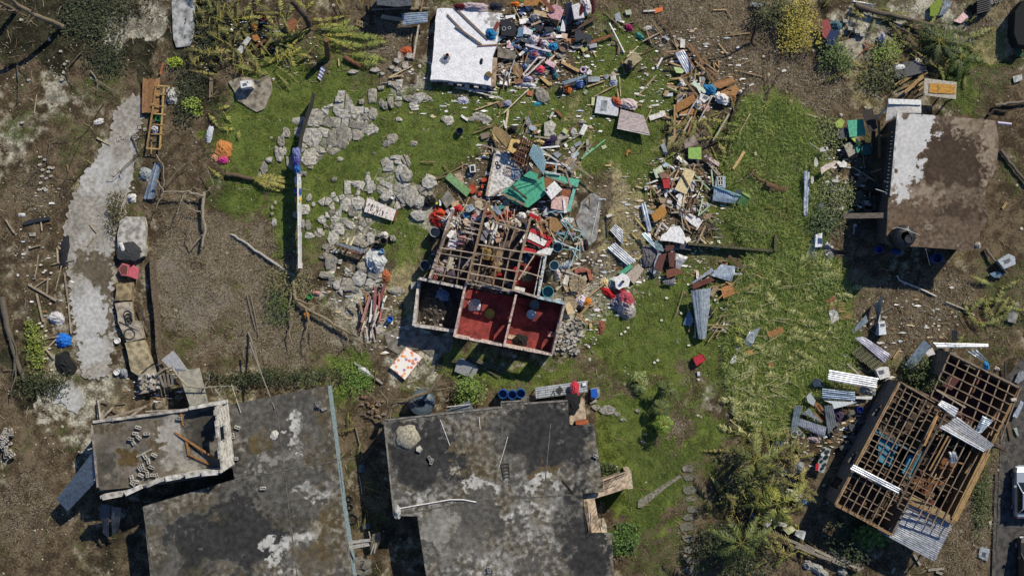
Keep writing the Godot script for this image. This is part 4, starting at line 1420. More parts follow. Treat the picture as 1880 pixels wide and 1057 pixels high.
	for i in 110:
		var f:=rr(.04,.96)
		var g:=rr(.04,.95)
		if f>.5 and g>.78:
			continue
		var p:=A+U*f+vB*g
		var w:=rr(8,26)
		var d:=rr(6,20)
		var an:=rr(0,TAU)
		var e:=Vector2(cos(an),sin(an))*w
		var n:=Vector2(-sin(an),cos(an))*d
		var hex: String=["6b4a30","8a6844","4a3a30","a08c70","5a3426","77706a","3a4a5a","8c7a5c","b0a898","6a2a26","9a7a4e"][i % 11]
		heap(hue_word(Color.html(hex))+" box among the rooms under the rafters","things inside the stripped house")
		pn("household_box","","box",[p.x,p.y,p.x+e.x,p.y+e.y,p.x+e.x+n.x,p.y+e.y+n.y,p.x+n.x,p.y+n.y],hex,rr(.3,1.1),rr(.1,.3),kw)
	heap("fallen lath among the rooms under the brown rafters","fallen laths inside the stripped house")
	for i in 100:
		var f:=rr(.05,.95)
		var g:=rr(.05,.8)
		var p:=A+U*f+vB*g
		var an:=rr(0,PI)
		var L:=rr(20,60)
		var y:=rr(.4,1.9)
		pk(p.x,p.y,p.x+cos(an)*L,p.y+sin(an)*L,rr(.05,.12),["8a6a48","a08460","6c4e34","b59a72"][i % 4],y,y+rr(-.3,.3))
func frond_mesh(a: Vector3,b: Vector3,sag: float,leaf: float,c1: String,c2: String,dens: float=.09,gap: float=.25) ->Array:
	var n:=8
	var pts:=PackedVector3Array()
	var rad:=PackedFloat32Array()
	var side:=(b-a).cross(UP3).normalized()
	var curl:=rr(-.12,.12)*(b-a).length()
	for i in n+1:
		var t:=float(i)/n
		pts.append(a.lerp(b,t)+UP3*(sag*4.0*t*(1.0-t))+side*curl*t*t)
		rad.append(lerpf(.035,.008,t))
	var st:=MB.new()
	st.tube(pts,rad,4)
	var lf:=MB.new()
	var L:=(b-a).length()
	var m:=int(L/dens)
	for i in m:
		var t:=lerpf(.18,1.0,float(i)/m)
		if rng.randf()<gap:
			continue
		var k:=clampi(int(t*n),0,n-1)
		var p:=pts[k].lerp(pts[k+1],t*n-k)
		var d:=(pts[k+1]-pts[k]).normalized()
		var s:=d.cross(UP3).normalized()
		for sg in [-1.0,1.0]:
			var ll:=leaf*sin(PI*clampf(t*.85+.12,0,1))*rr(.6,1.1)
			var dir: Vector3=(s*sg+d*rr(.5,1.0)+Vector3.DOWN*rr(.1,.6)).normalized()
			var w:=d*.028
			var c:=lin(c1).lerp(lin(c2),rng.randf())
			lf.col=c
			var mid: Vector3=p+dir*ll*.5+UP3*.03
			var tip: Vector3=p+dir*ll+Vector3.DOWN*ll*.15
			tip.y=maxf(tip.y,.02)
			mid.y=maxf(mid.y,.02)
			lf.quad(p-w,p+w,mid+w*1.2,mid-w*1.2,UP3)
			lf.tri(mid-w*1.2,mid+w*1.2,tip,UP3)
	return [st,lf]
func frond(x1: float,y1: float,x2: float,y2: float,h: float=.12,label: String="",c1: String="6d7a2e",c2: String="a39a4a",leaf: float=.5,sag: float=.15) ->void:
	var a:=at(x1,y1,h)
	var b:=at(x2,y2,maxf(.06,h-.1))
	var q:=frond_mesh(a,b,sag,leaf,c1,c2,.1,.22)
	var nm:="palm_frond"
	for w in ["cane","torn","tangled","brown"]:
		if hl.contains(w):
			nm=w+("_stalk" if w=="cane" else "_frond")
			break
	var o:=th(nm,label if label else sized(hl,a.distance_to(b),1.0,1.9,"short","long"),"palm frond",Vector3(a.x,0,a.z),"" if label else hg)
	part("stalk",q[0],M(kw,"9a9440"),o)
	if q[1].v.size()>90:
		part("leaflets",q[1],wl_(),o)
func palm(label: String,x: float,y: float,h: float,n: int,len: float,c1: String,c2: String,lean: Vector3=Vector3.ZERO) ->void:
	var top:=at(x,y,h)
	var base:=Vector3(top.x,0,top.z)-lean
	var o:=th("palm_tree",label,"palm tree",base)
	var pts:=PackedVector3Array()
	var rad:=PackedFloat32Array()
	for i in 9:
		var t:=i/8.0
		pts.append(base.lerp(top,t)+lean*(t*t-t)*.4)
		rad.append(lerpf(.2,.12,t)*(1.06 if i % 2 else 1.0))
	var mb:=MB.new()
	mb.tube(pts,rad,9)
	part("trunk",mb,M("bark","6f6453"),o)
	for i in n:
		var an:=TAU*i/n+rr(-.25,.25)
		var el:=rr(-1.15,.3)
		var L:=len*rr(.7,1.1)
		var d:=Vector3(cos(an)*cos(el),sin(el),sin(an)*cos(el))
		var q:=frond_mesh(top,top+d*L+Vector3.DOWN*L*.25,.16*L,.6,c1,c2,.055,.3)
		var fs:=part("frond",q[0],M(kw,"77762f"),o)
		part("leaflets",q[1],wl_(),fs)
func bush(label: String,x: float,y: float,rx: float,ry: float,hh: float,n: int,c1: String,c2: String,leaf: float=.16,called: String="shrub") ->void:
	var c:=at(x,y,hh*.5)
	var o:=th(called,label,"shrub",Vector3(c.x,0,c.z))
	var rX:=rx/zs/PX
	var rZ:=ry/zs/PX
	var stem:=MB.new()
	var tips:=[]
	for i in 7:
		var an:=rr(0,TAU)
		var p:=Vector3(c.x,0,c.z)
		var q:=p+Vector3(cos(an)*rX*rr(.2,.8),hh*rr(.5,.95),sin(an)*rZ*rr(.2,.8))
		stem.tube(PackedVector3Array([p,p.lerp(q,.5)+Vector3(rr(-.1,.1),.08,rr(-.1,.1)),q]),PackedFloat32Array([.035,.025,.01]),4)
		tips.append(q)
	hh*=.8
	for i in 12:
		tips.append(Vector3(c.x,0,c.z)+Vector3(rr(-1,1)*rX,hh*rr(.15,.9),rr(-1,1)*rZ)*.8)
	part("stems",stem,M("bark","5a4c3a"),o)
	var f:=MB.new()
	for i in n:
		var q: Vector3=tips[rng.randi() % tips.size()]
		var s:=.6
		var p:=q+Vector3(rr(-1,1)*rX*s,rr(-.5,.5)*hh*s,rr(-1,1)*rZ*s)
		p.y=maxf(p.y,.05)
		var d:=Vector3(rr(-1,1),rr(-.5,.4),rr(-1,1)).normalized()
		var w:=d.cross(UP3).normalized()*leaf*.28
		var L:=leaf*rr(.6,1.3)
		f.col=lin(c1).lerp(lin(c2),rng.randf())
		f.tri(p,p+d*L*.5+w,p+d*L,UP3)
		f.tri(p,p+d*L*.5-w,p+d*L,UP3)
	part("foliage",f,wl_(),o)
func limbs_(label: String,called: String,limbs: Array,hex: String,twigs: int=0,cat: String="tree") ->void:
	var f: Array=limbs[0]
	var o:=th(called,label,cat,Vector3(at(f[4],f[5]).x,0,at(f[4],f[5]).z))
	var k:=0
	for l in limbs:
		var p:=PackedVector3Array()
		var m: int=(l.size()-4)/2
		for i in m:
			p.append(at(l[4+2*i],l[5+2*i],lerpf(l[2],l[3],float(i)/maxi(1,m-1))))
		var q:=PackedVector3Array()
		var r:=PackedFloat32Array()
		for i in p.size()-1:
			for j in 4:
				var w:=.0 if (i==0 and j==0) else 1.0
				q.append(p[i].lerp(p[i+1],j/4.0)+Vector3(rr(-1,1),rr(-.5,.5),rr(-1,1))*.05*w)
		q.append(p[-1])
		for i in q.size():
			r.append(lerpf(l[0],l[1],float(i)/(q.size()-1)))
			q[i].y=maxf(q[i].y,r[i]*.7)
		var mb:=MB.new()
		mb.tube(q,r,7 if l[0]>.08 else 5)
		part("trunk" if k==0 else "branch",mb,M("bark",hex),o)
		if twigs>0:
			var tw:=MB.new()
			for i in twigs:
				var s:=q[rng.randi_range(q.size()/3,q.size()-1)]
				var d:=Vector3(rr(-1,1),rr(-.2,.5),rr(-1,1)).normalized()
				var e:=s+d*rr(.3,.9)
				e.y=maxf(e.y,.03)
				tw.tube(PackedVector3Array([s,s.lerp(e,.5)+Vector3(rr(-.1,.1),.02,rr(-.1,.1)),e]),PackedFloat32Array([l[1]*.8+.006,.012,.005]),3)
			part("twigs",tw,M("bark",hex),o)
		k+=1
func stone_part(parent: Node3D,pts: Array,h: float,hex: String) ->void:
	var p:=poly(pts,h)
	p=jagged(p,.35,.035)
	var ce:=Vector3.ZERO
	for q in p:
		ce+=q
	ce/=p.size()
	var mb:=MB.new()
	var top:=PackedVector3Array()
	var mid:=PackedVector3Array()
	for i in p.size():
		var d:=(ce-p[i])
		top.append(p[i]+d*.09+UP3*rr(-.03,.04))
		mid.append(p[i]+d*.58+UP3*rr(-.01,.09))
	for i in p.size():
		var j:=(i+1) % p.size()
		var o:=(p[i]+p[j])*.5-ce
		o.y=.0
		var lo:=Vector3.DOWN*(h+.06)
		var e:=Vector3.DOWN*h*.35
		mb.quad(p[i]+lo,p[j]+lo,p[j]+e,p[i]+e,o)
		mb.quad(p[i]+e,p[j]+e,top[j],top[i],o+UP3)
		mb.quad(top[i],top[j],mid[j],mid[i],UP3)
		mb.tri(mid[i],mid[j],ce+UP3*.04,UP3)
	part("stone",mb,M(kr,hex),parent)
const STONE_TONES:=["a5a196","b3b0a8","8f8b80","bdb9ad","a09a8c"]
func oc(label: String,polys: Array,h: float,called: String="rock_outcrop") ->void:
	var o:=th(called,label,"rocks",at(polys[0][0],polys[0][1]))
	for p in polys:
		stone_part(o,p,h*rr(.3,.9),STONE_TONES[rng.randi() % 5])
func bd(label: String,area: Array,step: float,keep: float,h: float) ->void:
	var ar:=PackedVector2Array()
	for i in range(0,area.size(),2):
		ar.append(Vector2(area[i],area[i+1]))
	var bb:=Rect2(ar[0],Vector2.ZERO)
	for q in ar:
		bb=bb.expand(q)
	var pts:=PackedVector2Array()
	var y:=bb.position.y
	while y<bb.end.y+step:
		var x:=bb.position.x
		while x<bb.end.x+step:
			pts.append(Vector2(x+rr(-.48,.48)*step,y+rr(-.48,.48)*step))
			x+=step*rr(.7,1.5)
		y+=step*rr(.75,1.2)
	var o:=th("rock_outcrop",label,"rocks",at(ar[0].x,ar[0].y))
	for p in pts:
		if not Geometry2D.is_point_in_polygon(p,ar) or rng.randf()>keep:
			continue
		var cell:=PackedVector2Array([p+Vector2(-2,-2)*step,p+Vector2(2,-2)*step,p+Vector2(2,2)*step,p+Vector2(-2,2)*step])
		for q in pts:
			if q==p or q.distance_to(p)>step*3.5:
				continue
			var m:=(p+q)*.5
			var d:=(q-p).normalized()
			var e:=Vector2(-d.y,d.x)*step*9.0
			var half:=PackedVector2Array([m+e,m-e,m-e-d*step*9.0,m+e-d*step*9.0])
			var r:=Geometry2D.intersect_polygons(cell,half)
			if r.size()>0:
				cell=r[0]
		var sh:=Geometry2D.offset_polygon(cell,-step*rr(.03,.09))
		if sh.size()==0 or sh[0].size()<3:
			continue
		var a:=[]
		for q in sh[0]:
			a.append(q.x); a.append(q.y)
		stone_part(o,a,h*rr(.2,1.1),STONE_TONES[rng.randi() % 5])
func rs(x: float,y: float,rx: float,ry: float) ->Array:
	var o:=[]
	var n:=rng.randi_range(6,8)
	var a0:=rr(0,TAU)
	for i in n:
		var an:=a0+TAU*(i+rr(-.25,.25))/n
		var k:=rr(.9,1.28)
		o.append(x+cos(an)*rx*k)
		o.append(y+sin(an)*ry*k)
	return o
func make_nature() ->void:
	Z(470,0,2.935)
	oc("cracked grey limestone shelf crossed by the dark fence",[[275,612,358,586,368,612,350,672,310,690,268,668],[262,690,345,690,362,715,350,760,318,795,240,760],[240,775,268,775,262,812,232,830,224,800],[262,805,310,795,345,840,320,885,262,895,240,860],[195,636,262,626,258,655,215,670,190,655],[205,690,240,680,240,712,225,740,205,725],[160,845,190,842,205,880,200,915,180,915,158,885],[362,572,408,556,412,570,395,580,370,582],[342,800,366,795,368,822,345,830],[228,920,275,925,268,948,232,945],[275,895,310,892,305,908,280,908]],.14)
	oc("pale paved looking limestone block beside the shelf",[[412,562,450,590,495,590,498,630,460,640,430,625,412,600],[398,632,420,628,430,660,438,672,412,685,393,680],[440,680,492,674,500,705,498,750,480,800,440,795,430,770,438,730,424,695],[390,700,420,700,430,740,430,790,385,790,380,755],[510,575,575,570,580,600,550,622,512,625,506,600],[582,575,600,580,612,600,590,612,578,604],[515,650,540,655,605,655,600,685,560,700,512,690],[615,575,650,590,656,620,640,645,610,640,600,620],[620,660,660,690,658,705,600,735,590,700],[515,710,575,702,580,735,550,755,518,755],[550,630,592,625,600,645,555,648]],.14)
	oc("separate grey boulders above the paved limestone",[[425,518,470,518,470,545,450,552,425,548],[605,485,630,473,650,480,652,530,645,555,608,552,602,515],[550,535,575,528,585,545,575,562,552,558],[650,465,690,458,688,480,660,484],[670,545,705,545,708,585,690,590,668,575],[705,520,738,518,742,580,730,588,708,560],[710,436,728,434,728,458,710,460],[752,430,790,425,785,478,756,486]],.28)
	bd("low flat bedrock between the cracked limestone slabs",[200,650,360,570,500,570,650,590,650,700,500,790,350,880,240,880,230,760],46.0,.7,.05)
	var band:=[]
	for q in [[160,712,22,26],[130,762,22,24],[122,830,22,38],[108,800,12,16],[150,815,12,24],[70,858,18,14],[40,905,18,36],[18,940,12,20],[140,735,10,14]]:
		band.append(rs(q[0],q[1],q[2],q[3]))
	oc("curved line of small stones beside the dark fence",band,.2)
	band=[]
	for q in [[830,530,40,18],[880,520,38,20],[920,530,24,16],[850,555,20,12],[1045,650,26,26],[1010,640,14,16],[730,745,34,26],[700,775,22,20],[850,770,18,14],[1200,625,44,22],[1240,640,34,20],[1160,640,20,14],[770,640,16,12]]:
		band.append(rs(q[0],q[1],q[2],q[3]))
	oc("low stones showing through the middle grass below the white slab",band,.12)
	band=[]
	for q in [[755,850,38,16],[700,875,26,18],[790,935,36,50],[450,855,16,12],[420,965,18,12],[930,985,42,40],[890,1010,20,16],[600,935,16,10]]:
		band.append(rs(q[0],q[1],q[2],q[3]))
	oc("grey stones in the grass beyond the sheet fence",band,.14)
	bd("broken bedrock shelf in the grass above the patterned board",[690,860,800,820,840,940,820,1057,700,1057,560,1057,560,960,680,940],44.0,.55,.12)
	bd("low cracked bedrock below the white slab corner",[640,440,760,420,800,500,940,500,900,570,780,580,700,620],34.0,.4,.12)
	Z(740,220,3.914)
	band=[]
	for q in [[180,455,50,45],[50,545,56,70],[110,585,40,34],[20,400,40,50],[110,680,60,28]]:
		band.append(rs(q[0],q[1],q[2],q[3]))
	oc("broken boulders against the wrecked house corner",band,.35)
	pn("concrete_chunk","tilted concrete slab chunk beside the wrecked house wall","concrete chunk",[320,500,375,580,310,635,268,572],"8f8a80",.35,.2,kn,[.5,.3,.3,.45])
	Z(400,350,3.5225)
	band=[]
	for q in [[560,120,34,34],[500,155,18,22],[585,45,18,26],[615,90,14,16],[545,215,14,26],[582,225,22,34],[655,275,32,30],[590,290,30,22],[670,185,26,26],[740,300,36,44],[780,250,40,38],[830,90,40,50],[905,75,46,46],[845,215,20,30],[980,100,40,60],[860,150,20,20]]:
		band.append(rs(q[0],q[1],q[2],q[3]))
	oc("field of grey boulders below the sheet fence",band,.16)
	bd("cracked bedrock shelf around the black patterned board",[640,40,820,0,1000,0,960,60,930,140,1000,210,1000,290,860,270,700,330,620,260,700,180],40.0,.72,.12)
	bd("cracked bedrock running down to the red timber pile",[680,340,780,380,900,470,1050,520,1060,590,980,650,880,680,760,650,700,560,680,460],42.0,.62,.14)
	bd("pale cracked bedrock toward the wrecked house corner",[1060,0,1180,-60,1330,-20,1350,90,1240,120,1150,100],44.0,.75,.16)
	band=[]
	for q in [[1220,40,60,50],[1290,75,36,40],[1080,40,30,30],[1295,160,50,32],[1130,310,22,24],[1180,20,30,30],[1040,290,18,14]]:
		band.append(rs(q[0],q[1],q[2],q[3]))
	oc("pale boulders beside the black patterned board",band,.3)
	band=[]
	for q in [[905,325,36,36],[985,315,26,34],[945,350,30,20],[710,360,40,24],[720,460,40,50],[690,420,14,20],[930,495,40,30],[1010,540,40,34],[915,570,44,48],[835,610,46,50],[765,610,24,28],[985,600,34,30],[885,640,30,20],[690,545,40,22],[730,560,20,26],[760,390,22,14]]:
		band.append(rs(q[0],q[1],q[2],q[3]))
	oc("loose jagged slabs between the bench and the red timber pile",band,.24)
	band=[]
	for q in [[348,105,8,14],[346,150,10,10],[362,200,16,32],[1150,645,60,24],[370,75,8,10]]:
		band.append(rs(q[0],q[1],q[2],q[3]))
	oc("few flat stones beside the shaded grass strip",band,.12)
	Z(870,220,6.218)
	oc("big grey boulder above the wrecked blue mattress",[[800,30,880,0,945,50,900,170,860,200,795,185]],.45)
	oc("speckled boulder under the pale green board scrap",[[985,150,1060,130,1085,200,1000,240,960,300,925,290,930,210]],.4)
	var eb:=[]
	for q in [[1140,130,36,44],[1130,330,30,40],[1140,420,34,60],[1110,560,50,60],[1240,20,50,24],[1145,180,20,20]]:
		eb.append(rs(q[0],q[1],q[2],q[3]))
	oc("small stones in dry grass beyond the wreck",eb,.16)
	Z(900,0,6.217)
	oc("rounded grey boulder in grass below the clothes pile",[[520,1010,600,990,670,1060,680,1130,620,1180,540,1150,510,1080]],.45)
	oc("round mound of pale earth beside the basket",[rs(800,630,60,40)],.2)
	Z(740,350,3.303)
	heap("pale rubble lump spilled from the end wall of the central house","rubble at the end wall")
	for i in 140:
		var t:=rng.randf()
		var x:=lerpf(1010,985,t)+rr(-70,75)
		var y:=lerpf(800,990,t)+rr(-40,40)
		var s:=rr(4,14)
		var mb:=MB.new()
		var p:=poly(rs(x,y,s,s*rr(.6,1.0)),rr(.08,.3))
		mb.prism(p,p[0].y+.03,.03)
		solo("rubble_lump",mb,M(kn,["b3aea6","9d978d","c2bdb4","8d867b"][i % 4]),"","rubble")
	heap("brown stone block among weeds beside the central house","brown blocks by the house end")
	for q in [[1040,570,34,40],[1075,575,26,34],[1010,690,40,44],[1090,555,20,24],[1035,520,26,16]]:
		var mb:=MB.new()
		mb.prism(poly(rs(q[0],q[1],q[2],q[3]),.3),.33,.04)
		solo("stone_block",mb,M(kr,"9a8a70"),"","stone")
	Z(1080,650,2.5975)
	heap("worn flat stepping stone in the grass walk beside the kerb","stepping stones")
	for q in [[480,545,30,16],[484,590,28,16],[484,648,32,20],[490,690,26,14],[500,740,30,16],[480,780,28,16],[474,825,34,20],[478,878,30,18],[486,935,30,18],[490,985,26,16],[484,1030,28,16]]:
		var p:=poly(rs(q[0],q[1],q[2],q[3]),.05)
		var mb:=MB.new()
		mb.prism(p,.12,.01)
		solo("stepping_stone",mb,M(kr,"6f6d5e"),"","stone")
	pn("kerb_stone","long worn kerb stone lying aslant in the lawn","kerb",[235,700,300,660,370,615,436,576,445,588,380,632,310,690,255,735,236,732],"84806f",.1,.16,kr)
	heap("flat pale slab stone beside the blue tub","slab stones by the tub")
	for q in [[40,255,22,12],[92,268,36,24],[138,285,14,10],[165,312,14,8],[235,270,12,8],[260,418,10,8],[460,550,8,12]]:
		var mb:=MB.new()
		mb.prism(poly(rs(q[0],q[1],q[2],q[3]),.1),.14,.02)
		solo("slab_stone",mb,M(kr,"98948a"),"","stone")
	Z(0,0,2.935)
	heap("small white stone in the scatter on the upper dirt field","white stones")
	for q in [[210,845],[238,860],[262,903],[280,905],[225,915],[255,925],[210,887],[222,950],[245,960],[270,948],[215,985],[205,1022],[232,1015],[243,1025],[360,330],[345,345],[355,370],[340,390],[322,275],[330,430],[150,430],[115,660],[110,105]]:
		var mb:=MB.new()
		mb.prism(poly(rs(q[0],q[1],9,7),.12),.15,.02)
		solo("white_stone",mb,M(kn,"c4beb0"),"","stone")
	Z(0,350,2.935)
	heap("small white stone in the scatter along the lower dirt bank","white stones along the bank")
	for q in [[240,430],[270,443],[215,400],[230,440],[245,755],[243,783],[220,790],[235,903],[250,905],[270,965],[210,715],[262,850],[222,730]]:
		var mb:=MB.new()
		mb.prism(poly(rs(q[0],q[1],8,6),.12),.15,.02)
		solo("white_stone",mb,M(kn,"c0b9a8"),"","stone")
	Z(0,0,1)
	limbs_("broken bare tree standing in the top corner with a torn base","bare_tree",[[.22,.12,.0,5.6,116,50,96,40,70,30,30,8,8,-12],[.08,.03,2.6,4.6,70,30,60,10,66,-14],[.07,.02,3.6,5.2,40,14,16,20,-14,14]],"8d7f68",3)
	limbs_("second bare trunk leaning out at the very top corner","bare_tree",[[.2,.1,.0,4.2,28,22,6,8,-24,-10],[.06,.02,2.2,3.6,4,6,-6,24,-20,30]],"7c705c",2)
	for k in 5:
		var x: float=[30,150,240,90,330][k]; var y: float=[120,95,250,260,130][k]
		limbs_(["bare broken branch beside the top corner tree","bare broken branch by the gravel bank","bare broken branch above the worn path","bare broken branch in the middle of the dirt field","bare broken branch in the brush under the walkway"][k],"fallen_branch",[[.07,.02,.15,.4,x,y,x+rr(-40,40),y+rr(20,40),x+rr(-60,60),y+rr(50,80)],[.04,.012,.2,.5,x,y,x+rr(20,50),y+rr(-20,30)]],"6c604c",14,"branch")
	limbs_("grey tree trunk fallen along the field edge","fallen_tree",[[.26,.16,.2,.2,3,545,12,600,26,650,44,700],[.1,.04,.2,.5,26,650,28,690,18,720],[.08,.03,.3,.5,12,600,30,640,22,690]],"6c6455",4)
	limbs_("thin pale branch across the uppermost litter","fallen_branch",[[.06,.02,.15,.3,165,130,180,150,210,166],[.03,.01,.2,.4,180,150,176,166,200,170]],"a09684",6,"branch")
	limbs_("long thin dead branch lying down the open field","fallen_branch",[[.05,.015,.08,.1,190,190,150,250,122,320,108,360],[.03,.01,.08,.2,150,250,136,258,120,300]],"4a4030",4,"branch")
	limbs_("dead branch parallel to the worn path","fallen_branch",[[.045,.012,.08,.1,162,300,130,340,112,362],[.03,.01,.08,.12,140,330,104,322,98,316]],"4a4030",3,"branch")
	limbs_("uprooted bare tree with pale branches above the dirt terrace","fallen_tree",[[.14,.09,.5,.6,374,352,371,390,376,425,370,452],[.09,.04,.6,1.0,374,360,345,352,300,352,286,330],[.05,.02,.7,1.2,340,352,330,372,324,395],[.06,.02,.5,.8,371,390,352,385,336,372],[.06,.02,.4,.9,372,430,352,452,346,432,352,400],[.05,.015,.5,.9,374,356,392,340,384,320,376,300],[.04,.012,.8,1.2,300,352,290,372,286,386]],"a39884",5)
	limbs_("pale twisted branch lying over the metal roll","fallen_branch",[[.06,.03,.5,.6,286,284,300,305,300,340,284,358],[.035,.012,.5,.8,300,340,340,300,352,292],[.03,.012,.5,.7,284,358,300,352,330,358]],"9a8f7c",3,"branch")
	limbs_("black and white barked log lying aslant over the bare terrace","birch_log",[[.09,.12,.12,.2,424,430,450,446,462,455,490,474,520,494,540,508]],"b8b4ac",0,"log")
	limbs_("fallen bare tree with wide branches between terrace and boulders","fallen_tree",[[.15,.08,.4,.5,536,510,540,545,550,560,590,580,620,600,655,618],[.09,.04,.4,.7,536,536,530,560,536,590,530,615,536,632],[.08,.03,.5,.8,545,550,565,558,590,560,606,566],[.07,.03,.5,.8,560,566,566,590,560,615,564,640],[.05,.02,.5,.7,566,590,576,600,576,615],[.05,.02,.5,.8,610,590,636,600,660,620,674,636],[.05,.015,.5,.9,540,500,570,495,580,482],[.05,.02,.5,.6,625,603,640,622,636,632],[.04,.015,.5,.9,536,520,515,520,505,536]],"98896e",9)
	limbs_("thin leafless pole tree leaning toward the mouldy roof","bare_tree",[[.09,.04,.1,2.6,455,610,470,650,480,690]],"857b6a",3)
	heap("straight grey pole in the pair lying on the bare terrace","pair of poles")
	Z(400,350,3.5225)
	rod("",[185,676,215,800,245,910],[.1,.1,.1],.07,"7d7464","bark","pole","pole",.06)
	rod("",[208,672,240,820,262,940],[.1,.1,.1],.07,"857b6a","bark","pole","pole",.06)
	Z(680,650,2.598)
	limbs_("thick fallen tree lying behind the roof beside the round tank","fallen_tree",[[.2,.12,1.2,2.6,60,330,85,290,100,250,150,230,215,200,285,180,330,108],[.12,.05,2.0,2.9,215,200,300,175,360,165,390,160],[.09,.04,1.4,2.2,90,280,75,215,48,180],[.07,.03,1.8,2.6,100,245,120,215,215,212],[.06,.02,2.3,3.0,285,180,320,150,400,130],[.06,.02,1.4,1.8,100,260,92,310,84,350]],"8f8064",9)
	Z(0,350,2.935)
	limbs_("branchy driftwood grey limb beside the ruined roof room","fallen_branch",[[.1,.05,3.2,3.4,930,945,945,990,1000,1050,1060,1060,1120,1060,1160,1055],[.06,.02,3.3,3.8,1100,1060,1125,1010,1120,975],[.06,.02,3.3,3.7,1150,1058,1180,1100,1220,1140],[.05,.02,3.3,3.8,1160,1055,1230,1050,1300,1080],[.04,.015,3.3,3.5,1180,1100,1200,1085,1190,1060]],"aba391",5,"branch")
	heap("grey dead stick lying in the crossed pair in the field corner","crossed sticks")
	limbs_("","fallen_branch",[[.05,.02,.1,.2,15,970,80,962,155,965]],"857b68",1,"branch")
	limbs_("","fallen_branch",[[.05,.02,.1,.2,70,930,80,1000,88,1028]],"857b68",1,"branch")
	for q in get_children():
		if q.has_meta("label") and q.get_meta("label")=="":
			q.set_meta("label",hl); q.set_meta("group",hg)
	Z(360,0,5.222)
	limbs_("snapped dark palm trunk standing among yellow stalks","palm_stump",[[.24,.2,.0,3.4,1085,262,1070,200,1040,150,960,60,905,0]],"5c4c40",0,"palm stump")
	limbs_("short brown palm stump standing in the lawn","palm_stump",[[.26,.2,.0,2.4,1268,545,1256,460,1246,380]],"7a5f3c",0,"palm stump")
	limbs_("reddish fallen log at the lawn edge near palm fronds","fallen_log",[[.2,.15,.15,.15,1420,545,1490,590,1575,640]],"7c5238",0,"log")
	heap("yellow green palm stalk in the tangle below the top lawn","torn palm stalks")
	for q in [[345,190,770,135],[640,620,1000,450],[760,640,980,330],[1120,245,1420,240],[1100,190,1215,185],[1200,335,1540,355],[1220,340,1530,510],[600,540,700,420],[330,680,520,630],[640,610,770,580],[850,560,1010,440],[1060,300,960,380],[1130,210,1450,170],[1050,90,970,0],[1060,90,1130,0],[1080,100,1160,130],[800,260,840,220],[960,350,700,330]]:
		frond(q[0],q[1],q[2],q[3],rr(.15,.5),"","5f6a28","aca24c",.3)
	heap("fresh green palm frond lying at the edge of the top debris","green palm fronds")
	for q in [[1400,330,1800,380],[1420,520,1830,540],[1600,440,1830,400],[1240,340,1500,200],[1150,260,1500,300],[1560,600,1760,600],[1300,290,1560,250],[1250,380,1620,470]]:
		frond(q[0],q[1],q[2],q[3],rr(.15,.4),"","49601f","8a9440",.55)
	heap("long bare palm midrib leaning at the top of the debris field","bare midribs")
	for q in [[1340,0,1402,145],[1382,0,1462,168],[1560,0,1605,55]]:
		frond(q[0],q[1],q[2],q[3],.3,"","7a7a44","a09a5a",.08)
	Z(0,0,1)
	for k in [["brown torn frond in the mat below the top walkway",375,560,15,140,46],["tangled dry frond between timber pile and long grass",1235,1350,200,300,30],["tangled frond in the mat under the broken palms",1330,1480,790,1040,60],["tangled frond in the far upper field",1540,1790,20,140,24]]:
		heap(k[0],k[0].get_slice(" ",k[0].get_slice_count(" ")-1)+" frond mat")
		for i in k[5]:
			var x:=rr(k[1],k[2]); var y:=rr(k[3],k[4]); var an:=rr(0,TAU); var L:=rr(24,62)
			frond(x,y,x+cos(an)*L,y+sin(an)*L,rr(.1,.6),"","3a3f1e",["a89c58","7c7040","8a9448"][i % 3],rr(.2,.5))
	Z(360,0,5.222)
	heap("limp torn frond in the dark brush beside the walkway","fronds in the brush")
	for i in 60:
		var x:=rr(-80,560); var y:=rr(0,640); var an:=rr(0,TAU); var L:=rr(90,190)
		frond(x,y,x+cos(an)*L,y+sin(an)*L,rr(.1,.6),"","333a1c","6b6434",.4)
	heap("brown dead stick in the brush below the top walkway","sticks in the brush")
	for i in 26:
		var x:=rr(0,650); var y:=rr(150,680); var an:=rr(0,TAU); var L:=rr(60,180)
		rod("",[x,y,x+cos(an)*L*.5+rr(-10,10),y+sin(an)*L*.5+rr(-10,10),x+cos(an)*L,y+sin(an)*L],[rr(.05,.4)],rr(.02,.05),["6b5842","8a7658","4c3e30"][i % 3],"bark",kt,kt,.012)
	Z(0,0,2.935)
	limbs_("fallen palm trunk pointing at the sheet fence shadow","fallen_palm",[[.2,.13,.2,.25,1215,935,1290,950,1370,965]],"6d5a48",0,"palm trunk")
	heap("yellowed frond fanned from the fallen palm trunk","fronds of the fallen palm")
	for q in [[1370,965,1560,1010],[1370,965,1580,985],[1370,965,1560,1035],[1370,962,1540,960],[1370,968,1500,1045],[1360,965,1480,930]]:
		frond(q[0],q[1],q[2],q[3],.4,"","6a6a34","b2a560",.4)
	heap("yellow palm leaf scrap around the orange cloth","leaf scraps by the orange cloth")
	for q in [[1120,610,1180,690],[1200,600,1250,655],[1180,690,1270,700],[1170,590,1240,570],[1290,700,1280,760],[1230,700,1220,760],[1310,630,1350,628],[1120,900,1200,960],[1105,800,1130,760]]:
		frond(q[0],q[1],q[2],q[3],.15,"","6c7a30","b9b060",.3)
	bush("small lime green clump growing beside the walkway end",940,335,34,22,.5,260,"6a7a1c","94a832",.16)
	bush("bright lime weed clump below the ladder",1030,570,46,40,.5,300,"5a6e22","8fa23a",.18)
	bush("dark brush heap in the top corner beyond the walkway",560,40,187,87,.35,1500,"1e2412","3f4624",.2)
	bush("dark brush between the gravel bank and the field",470,130,162,75,.35,1300,"1e2412","3f4624",.2)
